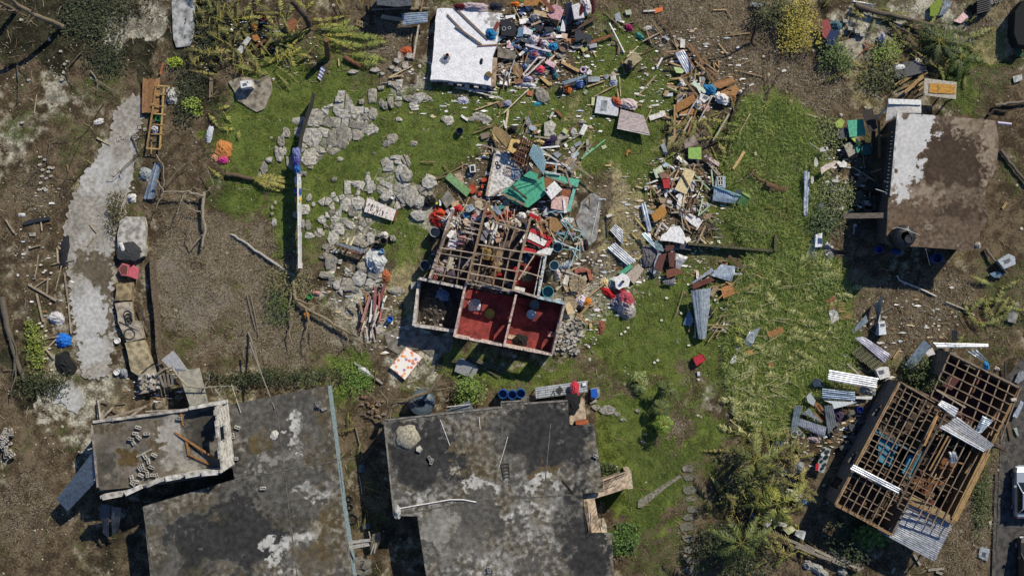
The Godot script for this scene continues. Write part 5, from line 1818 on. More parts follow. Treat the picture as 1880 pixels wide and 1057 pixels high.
	bush("dark leafy heap beside the purple mud patch",560,310,100,87,.35,900,"1e2412","3f4624",.2)
	bush("dense dark brush along the top of the walkway",1130,120,100,137,.35,1300,"1e2412","3f4624",.2)
	bush("shaded brush at the foot of the terrace",1010,470,75,162,.35,1100,"1e2412","3f4624",.2)
	Z(1080,650,2.5975)
	palm("small dark palm sapling on the bare lawn",375,170,1.6,12,.9,"1f2a12","5f6e38")
	palm("second palm sapling beside its long shadow on the lawn",345,265,1.2,10,.8,"2e3a18","56642e")
	palm("lime green leafy sapling lowest on the bare lawn",365,330,1.6,13,.8,"3c5218","7c9236")
	palm("flattened pale fern plant on the lawn",245,140,.5,12,1.0,"4c5c2c","8a9a5c")
	bush("dark grassy shrub growing at the house corner below the stair",165,880,60,60,.9,900,"2c4018","58742c",.22)
	bush("dark weeds rooted against the stair landing",90,545,40,20,.5,300,"26301a","4a5a28",.18)
	palm("storm torn palm above the end of the long grass",800,505,3.6,13,2.6,"26300f","7c8040")
	palm("broken palm whose yellow fronds hang over the rubbish yard",905,715,3.2,12,2.8,"303e12","8f9040")
	palm("broken palm spreading over the bottom edge roof scraps",730,905,3.6,13,2.8,"242f12","6c7838")
	Z(0,0,1)
	heap("dry brown frond hanging in the dark palm brush","brush of dead fronds")
	for i in 60:
		var x:=rr(1335,1470); var y:=rr(820,1010); var an:=rr(0,TAU); var L:=rr(25,55)
		frond(x,y,x+cos(an)*L,y+sin(an)*L,rr(.3,2.0),"","33351c","7c7444",.45)
	bush("dark shrub mass under the torn palm",1385,890,50,45,1.8,1800,"1e2612","3f4a22",.22)
	bush("dark shrub mass at the bottom edge below the palms",1340,1010,60,50,1.6,1800,"1c2412","3a4420",.22)
	bush("large leafed green plant under the porch roof edge",1600,985,22,16,1.2,220,"3c5418","6f8a2c",.5)
	bush("dark leaves in the gap beside the porch",1560,1000,40,34,1.2,700,"1c2410","3a4620",.25)
	bush("yellow flowering bush at the edge of the bare slope",1468,45,36,40,1.6,2000,"6a6420","a89a34",.16)
	bush("dark bush between the yellow bush and the tree trunk",1430,20,40,26,1.4,1200,"2a3216","56582a",.18)
	bush("green bush below the patterned blankets",1535,105,26,26,1.2,900,"2c3c18","5c7030",.18)
	bush("small bright bush beside the clothes pole",1630,90,26,20,.9,700,"44561c","889a3c",.15)
	bush("dark scrub beside the charred panel",1620,135,34,26,.9,900,"2c3418","545a2c",.18)
	bush("leafy wreckage bush beside the stained house",1535,355,36,34,1.0,1500,"3a4424","7c8450",.16)
	bush("pale leafed bush beneath the small boards",1525,255,26,36,.9,1000,"3c4822","7a844a",.16)
	bush("dark leafy bush at the edge of the grass terrace",1510,405,36,26,1.0,1100,"26341a","56683a",.18)
	bush("dark weeds at the field edge below the shaded yard",1500,520,40,24,.6,700,"3a4a20","6c7c3c",.18)
	bush("dark shrub in the angle of the timber house roof",1700,690,30,26,1.8,1400,"222c14","4a5a26",.2)
	bush("thin weeds along the road bank",1805,900,14,70,.5,900,"2c381a","55642e",.16)
	bush("tufted growth beside the corner of the road",1815,800,14,30,.6,400,"2c381a","5a682e",.16)
	palm("fallen dark palm crown in the upper field",1725,75,1.2,20,2.3,"16220e","4a5a26")
	palm("second dark palm crown overlapping the fallen one",1765,105,.8,16,1.8,"1c2a10","566a2a")
	limbs_("long weathered trunk lying under the top palm crown","fallen_tree",[[.22,.14,.4,.5,1570,8,1610,22,1660,32,1715,46],[.07,.03,.5,.6,1640,44,1670,60,1690,72]],"6e6252",2)
	limbs_("dead tree standing on the bare slope with forked twigs","bare_tree",[[.1,.03,.0,3.6,1380,78,1386,55,1388,35,1380,5],[.04,.015,.2,.3,1380,78,1366,82,1355,80],[.04,.015,.2,.3,1384,70,1396,80,1404,84]],"3a3328",4)
	limbs_("forked dead branch on the slope beside the long grass","fallen_branch",[[.07,.02,.2,.4,1405,200,1412,165,1425,150,1436,128],[.04,.015,.2,.4,1412,165,1408,140,1414,95]],"5e4e3c",5,"branch")
	limbs_("dark trunk fallen along the edge of the long grass","fallen_tree",[[.12,.06,.2,.3,1338,290,1340,250,1344,215,1352,190,1370,160],[.07,.03,.2,.3,1340,250,1290,268,1240,275,1200,288]],"4a4030",7)
	limbs_("splintered stump with torn roots in the long grass","tree_stump",[[.35,.22,.0,.6,1440,352,1425,345,1405,338],[.12,.04,.4,.6,1425,345,1395,330,1380,315,1384,308],[.1,.04,.3,.3,1405,380,1420,385,1436,392],[.1,.03,.3,.5,1445,360,1450,400]],"6c5138",6,"stump")
	limbs_("pale dead branches in the grass above the tin sheet","fallen_branch",[[.05,.02,.4,.6,1350,334,1365,330,1376,322,1385,316],[.04,.02,.4,.6,1376,322,1400,330,1420,350],[.04,.015,.4,.6,1350,410,1380,420,1414,426]],"9a8c74",6,"branch")
	limbs_("grey twiggy brush beside the white boards","dead_shrub",[[.04,.02,.1,.4,1300,420,1310,410,1322,404],[.03,.01,.1,.5,1305,425,1290,430,1284,440],[.03,.01,.1,.5,1310,415,1318,430,1330,436],[.03,.01,.1,.5,1305,418,1296,405,1290,400]],"7c7468",16,"shrub")
	limbs_("weathered log pointing at the stained roof corner","fallen_log",[[.13,.1,.3,.3,1828,193,1850,190,1890,186]],"877c6a",0,"log")
	limbs_("grey log lying outside the curved roof edge","fallen_log",[[.14,.1,.2,.2,1838,275,1860,305,1890,340]],"6c665c",0,"log")
	limbs_("dark log lying beyond the weathered one","fallen_log",[[.12,.08,.15,.15,1815,212,1826,202,1850,205]],"3a342c",3,"log")
	limbs_("branch propped under the pale basin in the far yard","fallen_branch",[[.12,.07,.2,.5,1810,456,1822,472,1840,490,1850,502]],"7c7264",3,"branch")
	heap("flattened cane stalk in the green field","cane stalks")
	for i in 150:
		var x:=rr(1345,1545); var y:=rr(480,800)
		if x>1330+(800-y)*1.1 and y>600:
			x=rr(1340,1450)
		var an:=rr(-.7,.5) if rng.randf()<.6 else rr(0,TAU)
		var L:=rr(18,44)
		frond(x,y,x+cos(an)*L,y+sin(an)*L,rr(.15,.4),"","4c6026","c0bc88",rr(.3,.7))
	heap("pale bare cane lying on the green field","pale canes")
	for q in [[1408,666,1440,656],[1455,663,1480,676],[1395,682,1440,690],[1400,729,1438,727],[1390,722,1440,752],[1345,710,1348,730],[1340,770,1372,798],[1424,690,1440,700],[1380,755,1430,770],[1340,830,1362,838],[1450,700,1475,715],[1420,640,1445,630],[1450,745,1480,760]]:
		rod("",[q[0],q[1],q[2],q[3]],[.35,.3],.045,"b5a880",kw,"cane","cane",.03)
	for i in 70:
		var x:=rr(1345,1540); var y:=rr(480,800)
		if x>1330+(800-y)*1.1 and y>600:
			x=rr(1340,1440)
		var an:=rr(-.6,.6); var L:=rr(16,46)
		rod("",[x,y,x+cos(an)*L*.5,y+sin(an)*L*.5+rr(-3,3),x+cos(an)*L,y+sin(an)*L],[.4,.45,.35],.03,["b5ad7c","9aa05a","c4ba94"][i % 3],kw,"cane","cane",.015)
	heap("long green leaf frond flattened in the lower field","flattened fronds by the shade")
	for i in 22:
		var x:=rr(1760,1880); var y:=rr(490,620); var an:=rr(0,TAU); var L:=rr(25,50)
		frond(x,y,x+cos(an)*L,y+sin(an)*L,rr(.1,.4),"","3a4a1c","8a8c50",.4)
	heap("dark frond in the litter around the upper palm crown","fronds in the upper field")
	for i in 18:
		var x:=rr(1500,1800); var y:=rr(0,150); var an:=rr(0,TAU); var L:=rr(25,50)
		frond(x,y,x+cos(an)*L,y+sin(an)*L,rr(.1,.4),"","2e3818","6a6c38",.4)
	heap("brown frond in the ditch beside the lower roofs","fronds in the ditch")
	for i in 18:
		var x:=rr(600,690); var y:=rr(690,1050); var an:=rr(0,TAU); var L:=rr(14,36)
		frond(x,y,x+cos(an)*L,y+sin(an)*L,rr(.1,.3),"","2c3018","5a5430",.35)
	bush("green weeds on the bank above the alley between roofs",650,690,30,26,.5,700,"3c5a1c","6c8c34",.16)
	bush("leafy branch tips beside the round tank",862,720,24,26,1.6,800,"3a4e1c","77903c",.2)
	bush("dark growth along the top wall of the mouldy roof",500,690,110,14,1.0,1400,"1c2412","3f4a22",.18)
	bush("twiggy olive growth over the fallen branches",530,520,40,36,.8,900,"4a4a28","8a8456",.14)
	bush("dark green growth under the fallen bare tree",510,560,24,34,.7,700,"2c3818","5a6a30",.16)
	bush("dark clump at the field edge beside the blocks",75,705,40,22,.8,800,"22280f","48502a",.18)
	bush("yellow green fern clump beside the fallen trunk",62,640,16,40,.6,700,"44501c","8a9438",.2)
	bush("dark litter bank growth on the path edge",214,395,16,36,.6,600,"2c2c18","6a6238",.16)
func ladder(label: String,rails: Array,rungs: Array,h: float,hex: String,called: String="wooden_ladder") ->void:
	var o:=th(called,label,"ladder",at(rails[0][0],rails[0][1]))
	for q in rails:
		pa(at(q[0],q[1],h),at(q[2],q[3],h),.13,.07,M(kw,so(hex)),"rail",o)
	for q in rungs:
		pa(at(q[0],q[1],h+.075),at(q[2],q[3],h+.075),.1,.04,M(kw,so(hex)),"rung",o)
func goods(label: String,called: String,cat: String,pts: Array,y0: float,hh: float,hex: String,mark: Array) ->void:
	var o:=th(called,label,cat,at(pts[0],pts[1],y0))
	var mb:=MB.new()
	mb.prism(poly(pts,y0+hh),hh,.03)
	part("cabinet",mb,M(kp,hex),o)
	for k in mark.size():
		var q: Array=mark[k]
		mb=MB.new()
		mb.prism(poly(q,y0+hh+.012),.03)
		part("opening_patch",mb,M(kl,"5c6064"),o)  # grey patch paints in the shaded opening; no recess is modelled
func ring(called: String,label: String,cat: String,x: float,y: float,R: float,r: float,h: float,hex: String,kind: String=kl) ->void:
	solo(called,ring_mesh(x,y,R,r,h),M(kind,hex),label,cat)
func ring_mesh(x: float,y: float,R: float,r: float,h: float) ->MB:
	var mb:=MB.new()
	var c:=at(x,y,h+r)
	var n:=20
	for i in n:
		for k in 6:
			var f:=func(ii: int,kk: int) ->Array:
				var a:=TAU*ii/n
				var b:=TAU*kk/6.0
				var d:=Vector3(cos(a),0,sin(a))
				var nn:=d*cos(b)+UP3*sin(b)
				return [c+d*R+nn*r,nn]
			var A: Array=f.call(i,k); var B: Array=f.call(i+1,k); var C: Array=f.call(i+1,k+1); var D: Array=f.call(i,k+1)
			mb.quad_n(A[0],B[0],C[0],D[0],A[1],B[1],C[1],D[1])
	return mb
func table(label: String,called: String,cat: String,pts: Array,h: float,hex: String,kind: String,leg: float=.06) ->Node3D:
	var o:=th(called,label,cat,Vector3(at(pts[0],pts[1],h).x,0,at(pts[0],pts[1],h).z))
	var p:=poly(pts,h)
	var mb:=MB.new()
	mb.prism(p,.05,.01)
	part("top",mb,M(kind,hex),o)
	var ins:=inset(p,.08)
	for q in ins:
		mb=MB.new()
		mb.box(Vector3(q.x-leg/2,.0,q.z-leg/2),Vector3(q.x+leg/2,h-.055,q.z+leg/2))
		part("leg",mb,M(kw,"5c5048"),o)
	return o
func junk(n: int,cx: float,cy: float,rx: float,ry: float,top: float,pal: Array,label: String,group: String) ->void:
	var where:=place_of(label)
	for i in n:
		var an:=rr(0,TAU)
		var d:=sqrt(rng.randf())
		var x:=cx+cos(an)*d*rx
		var y:=cy+sin(an)*d*ry
		var hex: String=pal[rng.randi() % pal.size()]
		var hh:=rr(.04,.1)+top*rng.randf()*(1.1-d)
		var kind: int=[0,1,2,3,4,5,4,5,6,7][rng.randi() % 10]
		var t:=rr(0,TAU)
		if kind<4:
			var L:=rr(.6,2.3)*zs*PX
			var tn: String=["a58a62","7d6148","c4b89c","8a7a68","b3a690"][rng.randi() % 5]
			heap(hue_word(Color.html(tn))+" broken plank"+where,group)
			pk(x-cos(t)*L/2,y-sin(t)*L/2,x+cos(t)*L/2,y+sin(t)*L/2,rr(.04,.1),tn,hh,hh+rr(-.05,.3))
		elif kind<7:
			var w:=(rr(.3,.95) if kind<6 else rr(.15,.4))*zs*PX
			heap(hue_word(Color.html(hex))+(" board scrap" if kind<6 else " box")+where,group)
			var q:=rr(.12,.42)*zs*PX
			var e:=Vector2(cos(t),sin(t))*w
			var f:=Vector2(-sin(t),cos(t))*q
			pn("board_scrap" if kind<6 else "box","",ks,[x,y,x+e.x,y+e.y,x+e.x+f.x,y+e.y+f.y,x+f.x,y+f.y],hex,hh+.1,.03 if kind<6 else minf(hh+.08,.22),kp,[hh+rr(.05,.15),hh+rr(.05,.2),hh+rr(.05,.2),hh+rr(.05,.15)])
		else:
			heap(hue_word(Color.html(hex))+" crumpled cloth"+where,group)
			cz("",x,y,rr(.12,.4)*zs*PX,rr(.08,.22)*zs*PX,rad_to_deg(t),hex,rr(.05,.14),hh,"cloth_scrap",kc)
const BRIGHT:=["c9c5bf","b0604f","a4a8ae","e0deda","7a5c48","6a84a0","b8a07c","9a8c9c","d8d6d0","c9a48c","4f8f8a","d6d2cc","e4e2de"]
const PALE:=["d8d6d2","c0bab0","a8a096","8f969c","86624e","d0ccc4","b4bcc2","e4e2de","9a8468","77685a"]
const MIXED:=["e2e0dc","d0ccd4","5a8cb0","4a4a50","a8606c","c8a8b0","5f6f8f","b8b0a4","e8e6e2","7a8a92","d8b8a0","4aa0b0","d8d8da"]
func make_paths() ->void:
	Z(0,0,1)
	var img:=lay([[.40,.385,.35,.66,.64,.60],[.25,.225,.18,.46,.42,.355],[.53,.53,.51,.75,.745,.73]],[[245,205,26,30,0,0,.9],[225,260,16,40,15,0,.5],[190,320,45,45,0,2,.6],[200,290,30,20,0,1,.3],[160,400,40,60,0,0,.5],[180,430,16,40,0,1,.5],[170,490,50,30,0,1,.8],[165,580,30,50,0,2,1.2],[165,640,28,30,0,2,.9],[200,560,12,80,0,1,.7],[135,620,12,60,0,1,.6],[150,440,14,14,0,2,.7],[210,350,16,60,0,0,.4],[145,690,20,16,0,1,.6],[120,735,30,30,0,2,.8]],320,1008,90,170,190,600,3,[.35,.32,.1],301,.35,.75,1.2)
	var pm:=uv_mat(img,"worn_path")
	var mb:=MB.new()
	mb.uvk=su(.05,90,170,190,600)
	mb.prism(jagged(poly([224,188,242,174,268,182,262,214,252,240,246,290,238,350,226,398,213,420,206,470,206,540,214,600,204,640,198,690,172,698,150,688,142,640,128,560,121,470,117,412,133,362,158,312,188,264,206,240,204,214],.05),.16,.22),.12)
	st_("path",mb,pm)
	mb=MB.new()
	mb.uvk=su(.05,90,170,190,600)
	mb.prism(jagged(poly([104,708,128,698,148,712,150,742,140,758,124,752,112,738,98,742],.05),.35,.1),.12)
	st_("path",mb,pm)
	mb=MB.new()
	mb.prism(jagged(poly([314,-60,362,-60,356,34,354,72,347,84,322,87,315,55],.14),.6,.05),.2)
	st_("walkway",mb,M(kn,"a5a6a4"))
	mb=MB.new()
	mb.prism(jagged(poly([1068,372,1088,352,1104,362,1100,400,1096,440,1080,452,1066,430,1056,400],.05),.4,.07),.1)
	st_("pavement",mb,M(kn,"8f8e8a"))
	mb=MB.new()
	mb.prism(jagged(poly([724,602,832,622,828,646,790,652,772,640,730,650,712,640,706,615],.04),.4,.06),.1)
	st_("pavement",mb,M(kn,"7d786c"))
	mb=MB.new()
	mb.prism(jagged(poly([418,150,440,140,472,146,494,136,500,168,486,200,470,207,436,184],.12),.5,.06),.16,.02)
	st_("pavement",mb,M(kn,"918878"))
	mb=MB.new()
	mb.prism(jagged(poly([1540,78,1584,62,1592,84,1572,112,1556,118],.06),.4,.06),.1)
	st_("pavement",mb,M(kn,"a39a88"))
	mb=MB.new()
	mb.prism(poly([1842,700,1960,560,1990,1200,1822,1200,1832,960],.03),.05)
	st_("road",mb,M(kn,"4c4a47"))
	mb=MB.new()
	mb.prism(poly([1828,870,1833,870,1825,1200,1818,1200],.12),.14)
	st_("kerb",mb,M(kn,"55514a"))
	var o:=th("raised_walk","raised concrete walk along the ditch beside the worn path","walk",at(245,560))
	for q in [[[218,405,230,398,262,398,267,412,264,470,244,478,216,470,214,430],"b0aca2"],[[212,522,242,518,238,552,210,552],"9a8866"],[[209,556,238,554,242,588,258,590,262,622,232,628,216,592],"a49a88"],[[228,630,262,624,272,650,280,668,252,690,240,682],"a39678"],[[252,692,281,670,290,700,286,716,254,724],"98907e"]]:
		mb=MB.new()
		mb.prism(jagged(poly(q[0],.55),.5,.05),.6,.03)
		part("slab",mb,M(kn,q[1]),o)
	o=th("bank_shade_wall","low earth coloured wall added for the bank shade beside the ditch","wall",at(282,560))  # thin wall added to cast the shade of the higher bank
	for q in [[276,470,278,520],[278,520,284,575],[284,575,288,640],[288,640,296,690]]:
		wall(o,q[0],q[1],q[2],q[3],.0,.8,.25,M(kr,"6b5d4a"),[],.12)
	o=th("sheet_fence","long line of white sheeting hung between posts over grass","fence",at(546,400,1.0))
	var tone:=["e4e4e2","dadad8","ececea","d2d2d2"]
	var y:=318.0
	var k:=0
	while y<490.0:
		var y2:=minf(y+rr(9,16),492.0)
		var a:=at(544.6+(y-290)*.012,y,1.95)
		var b:=at(544.6+(y2-290)*.012,y2,1.95)
		var mb3:=MB.new()
		var lo:=rr(.55,.8)
		var w:=Vector3(rr(.03,.09),0,0)
		mb3.hexa([Vector3(a.x,lo,a.z),Vector3(a.x,lo,a.z)+w,Vector3(b.x,lo+.06,b.z)+w,Vector3(b.x,lo+.06,b.z),a,a+Vector3(.07,.0,0),b+Vector3(.07,-.02,0),b])
		part("sheeting",mb3,M(kc,tone[rng.randi() % 4]),o)
		if k % 3==0:
			mb3=MB.new()
			mb3.box(Vector3(a.x-.08,0,a.z-.04),Vector3(a.x-.005,2.0,a.z+.04))
			part("post",mb3,M(kw,"6c5c48"),o)
		k+=1
		y=y2
	o=th("dark_fence","dark old fence line running from the white sheeting to the lawn","wall",at(560,220))
	for q in [[572,168,568,190],[568,190,560,212],[560,212,550,245],[550,245,545,280],[545,280,544,317]]:
		wall(o,q[0],q[1],q[2],q[3],.4,1.3,.06,M(kw,"37342e"),[],.3)
	for q in [[544,283,7,12,"6f78a8","lilac cloth"],[545,296,6,10,"4a4694","purple cloth"],[545,310,6,9,"2d62a8","blue cloth"],[546,330,5,8,"c6ccd8","pale grey cloth"],[546,352,6,8,"2a4a90","navy cloth"],[547,366,5,6,"d0b040","yellow cloth"]]:
		cz("%s hung on the dark fence line" % q[5],q[0],q[1],q[2],q[3],0,q[4],.3,1.5)
	o=th("terrace_wall","low wall along the lower edge of the long grass","wall",at(1340,450))
	wall(o,1264,447,1420,460,.0,.7,.2,M(kr,"57553c"),[],.1)
	wall(o,1426,430,1424,460,.0,.7,.2,M(kr,"57553c"),[],.1)
func floral_board() ->void:
	var im:=Image.create(256,256,false,Image.FORMAT_RGB8)
	im.fill(Color.html("dcd7cf"))
	var r:=RandomNumberGenerator.new()
	r.seed=5
	for k in 26:
		var cx:=r.randi_range(0,255)
		var cy:=r.randi_range(0,255)
		var c: Color=[Color.html("d98244"),Color.html("cf6a58"),Color.html("e0a050"),Color.html("8f7a9a")][k % 4]
		for p in 6:
			var an:=TAU*p/6.0
			var px:=cx+cos(an)*11
			var py:=cy+sin(an)*11
			for j in range(-7,8):
				for i in range(-7,8):
					if i*i+j*j<42:
						var X:=posmod(int(px)+i,256)
						var Y:=posmod(int(py)+j,256)
						im.set_pixel(X,Y,c)
		for j in range(-4,5):
			for i in range(-4,5):
				if i*i+j*j<16:
					im.set_pixel(posmod(cx+i,256),posmod(cy+j,256),Color.html("a8502c"))
	var m:=StandardMaterial3D.new()
	m.resource_name="floral_print"
	m.albedo_texture=ImageTexture.create_from_image(im)
	m.uv1_triplanar=true
	m.uv1_scale=Vector3.ONE*.55
	m.roughness=.9
	Z(0,0,1)
	var mb:=MB.new()
	mb.prism(jagged(poly([715,675,745,637,775,657,743,698],.3),.6,.015),.26,.04)
	solo("mattress",mb,m,"white mattress printed with orange flowers on the grass","mattress")
func make_car(label: String,cx: float,cy: float,hex: String,L: float=4.1,W: float=1.72) ->void:
	Z(0,0,1)
	var c:=at(cx,cy)
	var o:=th("parked_car",label,"car",c)
	var paint:=StandardMaterial3D.new()
	paint.resource_name="car_paint_"+hex
	paint.albedo_color=Color.html(hex)
	paint.metallic=.55
	paint.roughness=.3
	paint.clearcoat_enabled=true
	paint.clearcoat=.8
	var S:=[[-.5,.62,.35,.62],[-.47,.8,.22,.74],[-.38,.97,.2,.86],[-.2,1.0,.2,.93],[.1,1.0,.2,.96],[.36,.98,.2,.97],[.46,.9,.22,.92],[.5,.72,.35,.75]]
	var mb:=MB.new()
	var rings:=[]
	for s in S:
		var w: float=s[1]*W*.5
		var z: float=s[0]*L
		var lo: float=s[2]
		var hi: float=s[3]
		rings.append([Vector3(-w*.85,lo,z),Vector3(-w,lo+.15,z),Vector3(-w,hi-.18,z),Vector3(-w*.88,hi,z),Vector3(w*.88,hi,z),Vector3(w,hi-.18,z),Vector3(w,lo+.15,z),Vector3(w*.85,lo,z)])
	for i in rings.size()-1:
		for k in 8:
			var a: Vector3=rings[i][k]; var b: Vector3=rings[i][(k+1) % 8]; var d: Vector3=rings[i+1][(k+1) % 8]; var e: Vector3=rings[i+1][k]
			mb.quad(c+a,c+b,c+d,c+e,(a+b+d+e)/4.0-Vector3(0,.55,(a.z+d.z)/2))
	for j in [0,rings.size()-1]:
		for k in range(1,7):
			mb.tri(c+rings[j][0],c+rings[j][k],c+rings[j][k+1],Vector3(0,0,rings[j][0].z))
	part("body",mb,paint,o)
	var g:=StandardMaterial3D.new()
	g.resource_name="car_glass"
	g.albedo_color=Color.html("14181c")
	g.roughness=.06
	g.metallic_specular=.7
	var lowr:=[Vector3(-W*.43,.93,-L*.19),Vector3(W*.43,.93,-L*.19),Vector3(W*.43,.95,L*.4),Vector3(-W*.43,.95,L*.4)]
	var upr:=[Vector3(-W*.33,1.42,-L*.03),Vector3(W*.33,1.42,-L*.03),Vector3(W*.33,1.42,L*.3),Vector3(-W*.33,1.42,L*.3)]
	for f in [[0,1,"windscreen"],[1,2,"side_window"],[2,3,"rear_window"],[3,0,"side_window"]]:
		mb=MB.new()
		var a: Vector3=lowr[f[0]]; var b: Vector3=lowr[f[1]]; var d: Vector3=upr[f[1]]; var e: Vector3=upr[f[0]]
		mb.quad(c+a,c+b,c+d,c+e,(a+b)/2-Vector3(0,.9,.4))
		part(f[2],mb,g,o)
	mb=MB.new()
	mb.hexa([c+upr[0],c+upr[1],c+upr[2],c+upr[3],c+upr[0]*Vector3(.92,1,1)+Vector3(0,.06,.08),c+upr[1]*Vector3(.92,1,1)+Vector3(0,.06,.08),c+upr[2]*Vector3(.92,1,1)+Vector3(0,.05,-.08),c+upr[3]*Vector3(.92,1,1)+Vector3(0,.05,-.08)])
	part("roof",mb,paint,o)
	for sx in [-1,1]:
		for i in 4:
			mb=MB.new()
			mb.bar(c+lowr[[0,1,2,3][i]]*Vector3(1.01,1,1),c+upr[i]*Vector3(1.01,1,1),.07,.05)
			if (i in [0,3])==(sx<0):
				part("pillar",mb,paint,o)
		for z in [-.31,.3]:
			mb=MB.new()
			mb.lathe(c+Vector3(sx*(W*.5-.09),.32,z*L),[[.0,.1],[.2,.1],[.22,.09],[.31,.08],[.32,.0],[.31,-.08],[.0,-.08]],18,Basis(Vector3.BACK,-sx*PI/2))
			var wh:=part("wheel",mb,M(kl,"17171a"),o)
			mb=MB.new()
			mb.lathe(c+Vector3(sx*(W*.5-.085),.32,z*L),[[.0,.105],[.19,.105],[.2,.09]],14,Basis(Vector3.BACK,-sx*PI/2))
			part("rim",mb,M(ki,"9a9ea2"),wh)
		mb=MB.new()
		mb.box(c+Vector3(sx*W*.5-.02+(.0 if sx>0 else -.14),.92,-L*.14),c+Vector3(sx*W*.5+.02+(.14 if sx>0 else .0),1.05,-L*.1))
		part("mirror",mb,paint,o)
		mb=MB.new()
		mb.box(c+Vector3(sx*W*.36-.14,.62,-L*.487),c+Vector3(sx*W*.36+.14,.74,-L*.46))
		part("headlight",mb,M(kl,"d9dcdc"),o)
		mb=MB.new()
		mb.box(c+Vector3(sx*W*.36-.12,.7,L*.472),c+Vector3(sx*W*.36+.12,.86,L*.488))
		part("tail_light",mb,M(kl,"7c1c1a"),o)
func make_things() ->void:
	floral_board()
	Z(0,0,2.935)
	var dr:=th("plank_door","brown plank door lying flat under the ladder frame","door",at(820,515))
	for i in 3:
		pa(at(783+i*31,423,.35),at(778+i*31,607,.35),.43,.04,M(kw,["946c46","8a633e","9c754c"][i]),kb,dr)
	for y in [440,590]:
		pa(at(772,y,.31),at(866,y,.31),.12,.035,M(kw,"7c5836"),"batten",dr)
	ladder("long yellowish wooden ladder frame leaning over the plank door",[[840,455,790,800],[882,470,860,800]],[[838,462,912,464],[836,508,892,508],[812,560,880,575],[826,612,892,616],[820,668,890,676],[812,722,885,722],[785,798,858,802]],.5,"a88a54")
	pk(862,400,878,340,.14,"a5623a",.3,.4,"orange board standing off the top of the plank door")
	pk(815,740,812,835,.1,"8f7f5c",.1,-1,"short lath below the ladder frame")
	drum("green_bucket","green plastic bucket beneath the ladder rungs","bucket",850,637,.2,.4,"2f8f5c",.1)
	cz("white stuffed bag between the ladder rails",832,700,18,22,0,"cfcbd0",.4,.05,kg,kg)
	cz("torn clear plastic sheet beside the ladder top",925,515,36,40,20,"b8b6b0",.4,.05,"plastic_sheet","plastic sheet")
	cz("grey plastic sheet rumpled at the head of the metal roll",785,935,34,32,0,"9aa0a0",.35,.0,"plastic_sheet","plastic sheet")
	heap("long bluish metal sheet in the stacked roll beside the ditch","stacked metal sheets")
	for i in 5:
		tin("",[832+i*6,872+i*3,770+i*11,1068,782+i*11,1074,842+i*6,876+i*3],[.15+i*.03,.15+i*.03,.17+i*.03,.17+i*.03],["8a98a6","6f7d8c","a3b0bc"][i % 3],.02,ki,"metal_sheet","stacked metal sheets")
	cz("white rag dropped on the open dirt field",530,655,26,14,-25,"d0ccca",.12,.0,"rag","rag")
	heap("broken pale concrete piece on the upper worn path","concrete pieces on the path")
	for q in [[640,720],[650,735],[720,725],[740,680],[625,745],[768,690]]:
		pn("concrete_piece","","concrete",[q[0],q[1],q[0]+14,q[1]-4,q[0]+18,q[1]+14,q[0]+2,q[1]+18],"b5ada0",.12,.1,kn)
	pk(520,742,590,778,.14,"b5a888",.08,-1,"pale board end sticking out of the field grass")
	pk(182,610,195,510,.06,"a79a7c",.06,-1,"thin lath alone in the upper field")
	pk(360,885,366,925,.12,"8f7a50",.06,-1,"tiny board below the white stones")
	Z(360,0,5.222)
	goods("white washing machine on the round concrete pad","washing_machine","washing machine",[415,776,522,764,530,830,424,846],.12,.85,"d6d6d4",[[440,800,480,795,484,820,444,826],[484,780,496,778,498,792,486,794]])
	pn("bench_plank","grey white bench board with a dark strap in the brush","bench",[490,345,526,366,432,515,380,490],"b5b4b0",.45,.06,kp)
	pn("strap","dark strap across the grey bench board","strap",[420,405,485,440,478,455,412,420],"4a4440",.48,.028,kw)
	pn("wooden_crate","reddish brown wooden crate side among palm stalks","crate",[835,232,930,165,975,215,930,290,868,312],"8a5638",.4,.12,kw)
	pk(840,235,900,285,.05,"4a2e20",.42,-1,"dark batten nailed over the reddish crate side")
	drum("clay_pot","reddish clay pot standing in the dark brush","pot",640,165,.24,.5,"7c4638",.1)
	cz("orange yellow bag on the brush heap",555,250,30,36,20,"b8803c",.25,.15,kg,kg)
	pn("broken_stool","broken orange wooden stool by the grey bench board","stool",[530,340,580,330,610,380,560,400,535,375],"a8703c",.4,.1,kw)
	pk(565,445,670,380,.2,"7c5034",.2,-1,"brown split log end beside the orange stool")
	pk(690,410,780,365,.1,"b5aaa0",.2,-1,"pale lath beside the brown split log")
	ladder("little wooden ladder piece at the edge of the palm fronds",[[1540,195,1650,235],[1530,230,1610,262]],[[1550,200,1535,240],[1575,208,1560,245],[1600,216,1585,252],[1625,225,1605,260]],.12,"8d7c5c","ladder_piece")
	var sp:=th("striped_pillow","blue and white striped cushion alone on the lawn","cushion",at(1195,700))
	for i in 8:
		var f:=i/8.0
		var mb:=MB.new()
		var a0:=Vector2(1197,628).lerp(Vector2(1160,745),f)
		var b0:=Vector2(1237,655).lerp(Vector2(1190,772),f)
		var a1:=Vector2(1197,628).lerp(Vector2(1160,745),f+.12)
		var b1:=Vector2(1237,655).lerp(Vector2(1190,772),f+.12)
		mb.prism(poly([a0.x,a0.y,b0.x,b0.y,b1.x,b1.y,a1.x,a1.y],.16),.15,.02)
		part("stripe",mb,M(kc,"dcdce0" if i % 2 else "5c62a0"),sp)
	pk(490,645,498,570,.08,"cbb88c",.2,-1,"short yellow lath upright in the brush shade")
	pk(1365,560,1370,632,.1,"c4b58c",.08,-1,"short yellow lath on the lawn near the reddish log")
	heap("rotten grey post lying beside the walkway brush","rotten posts")
	pk(135,740,128,935,.14,"8a7a62",.1); pk(152,750,150,890,.1,"7d6e58",.1)
	Z(0,0,2.935)
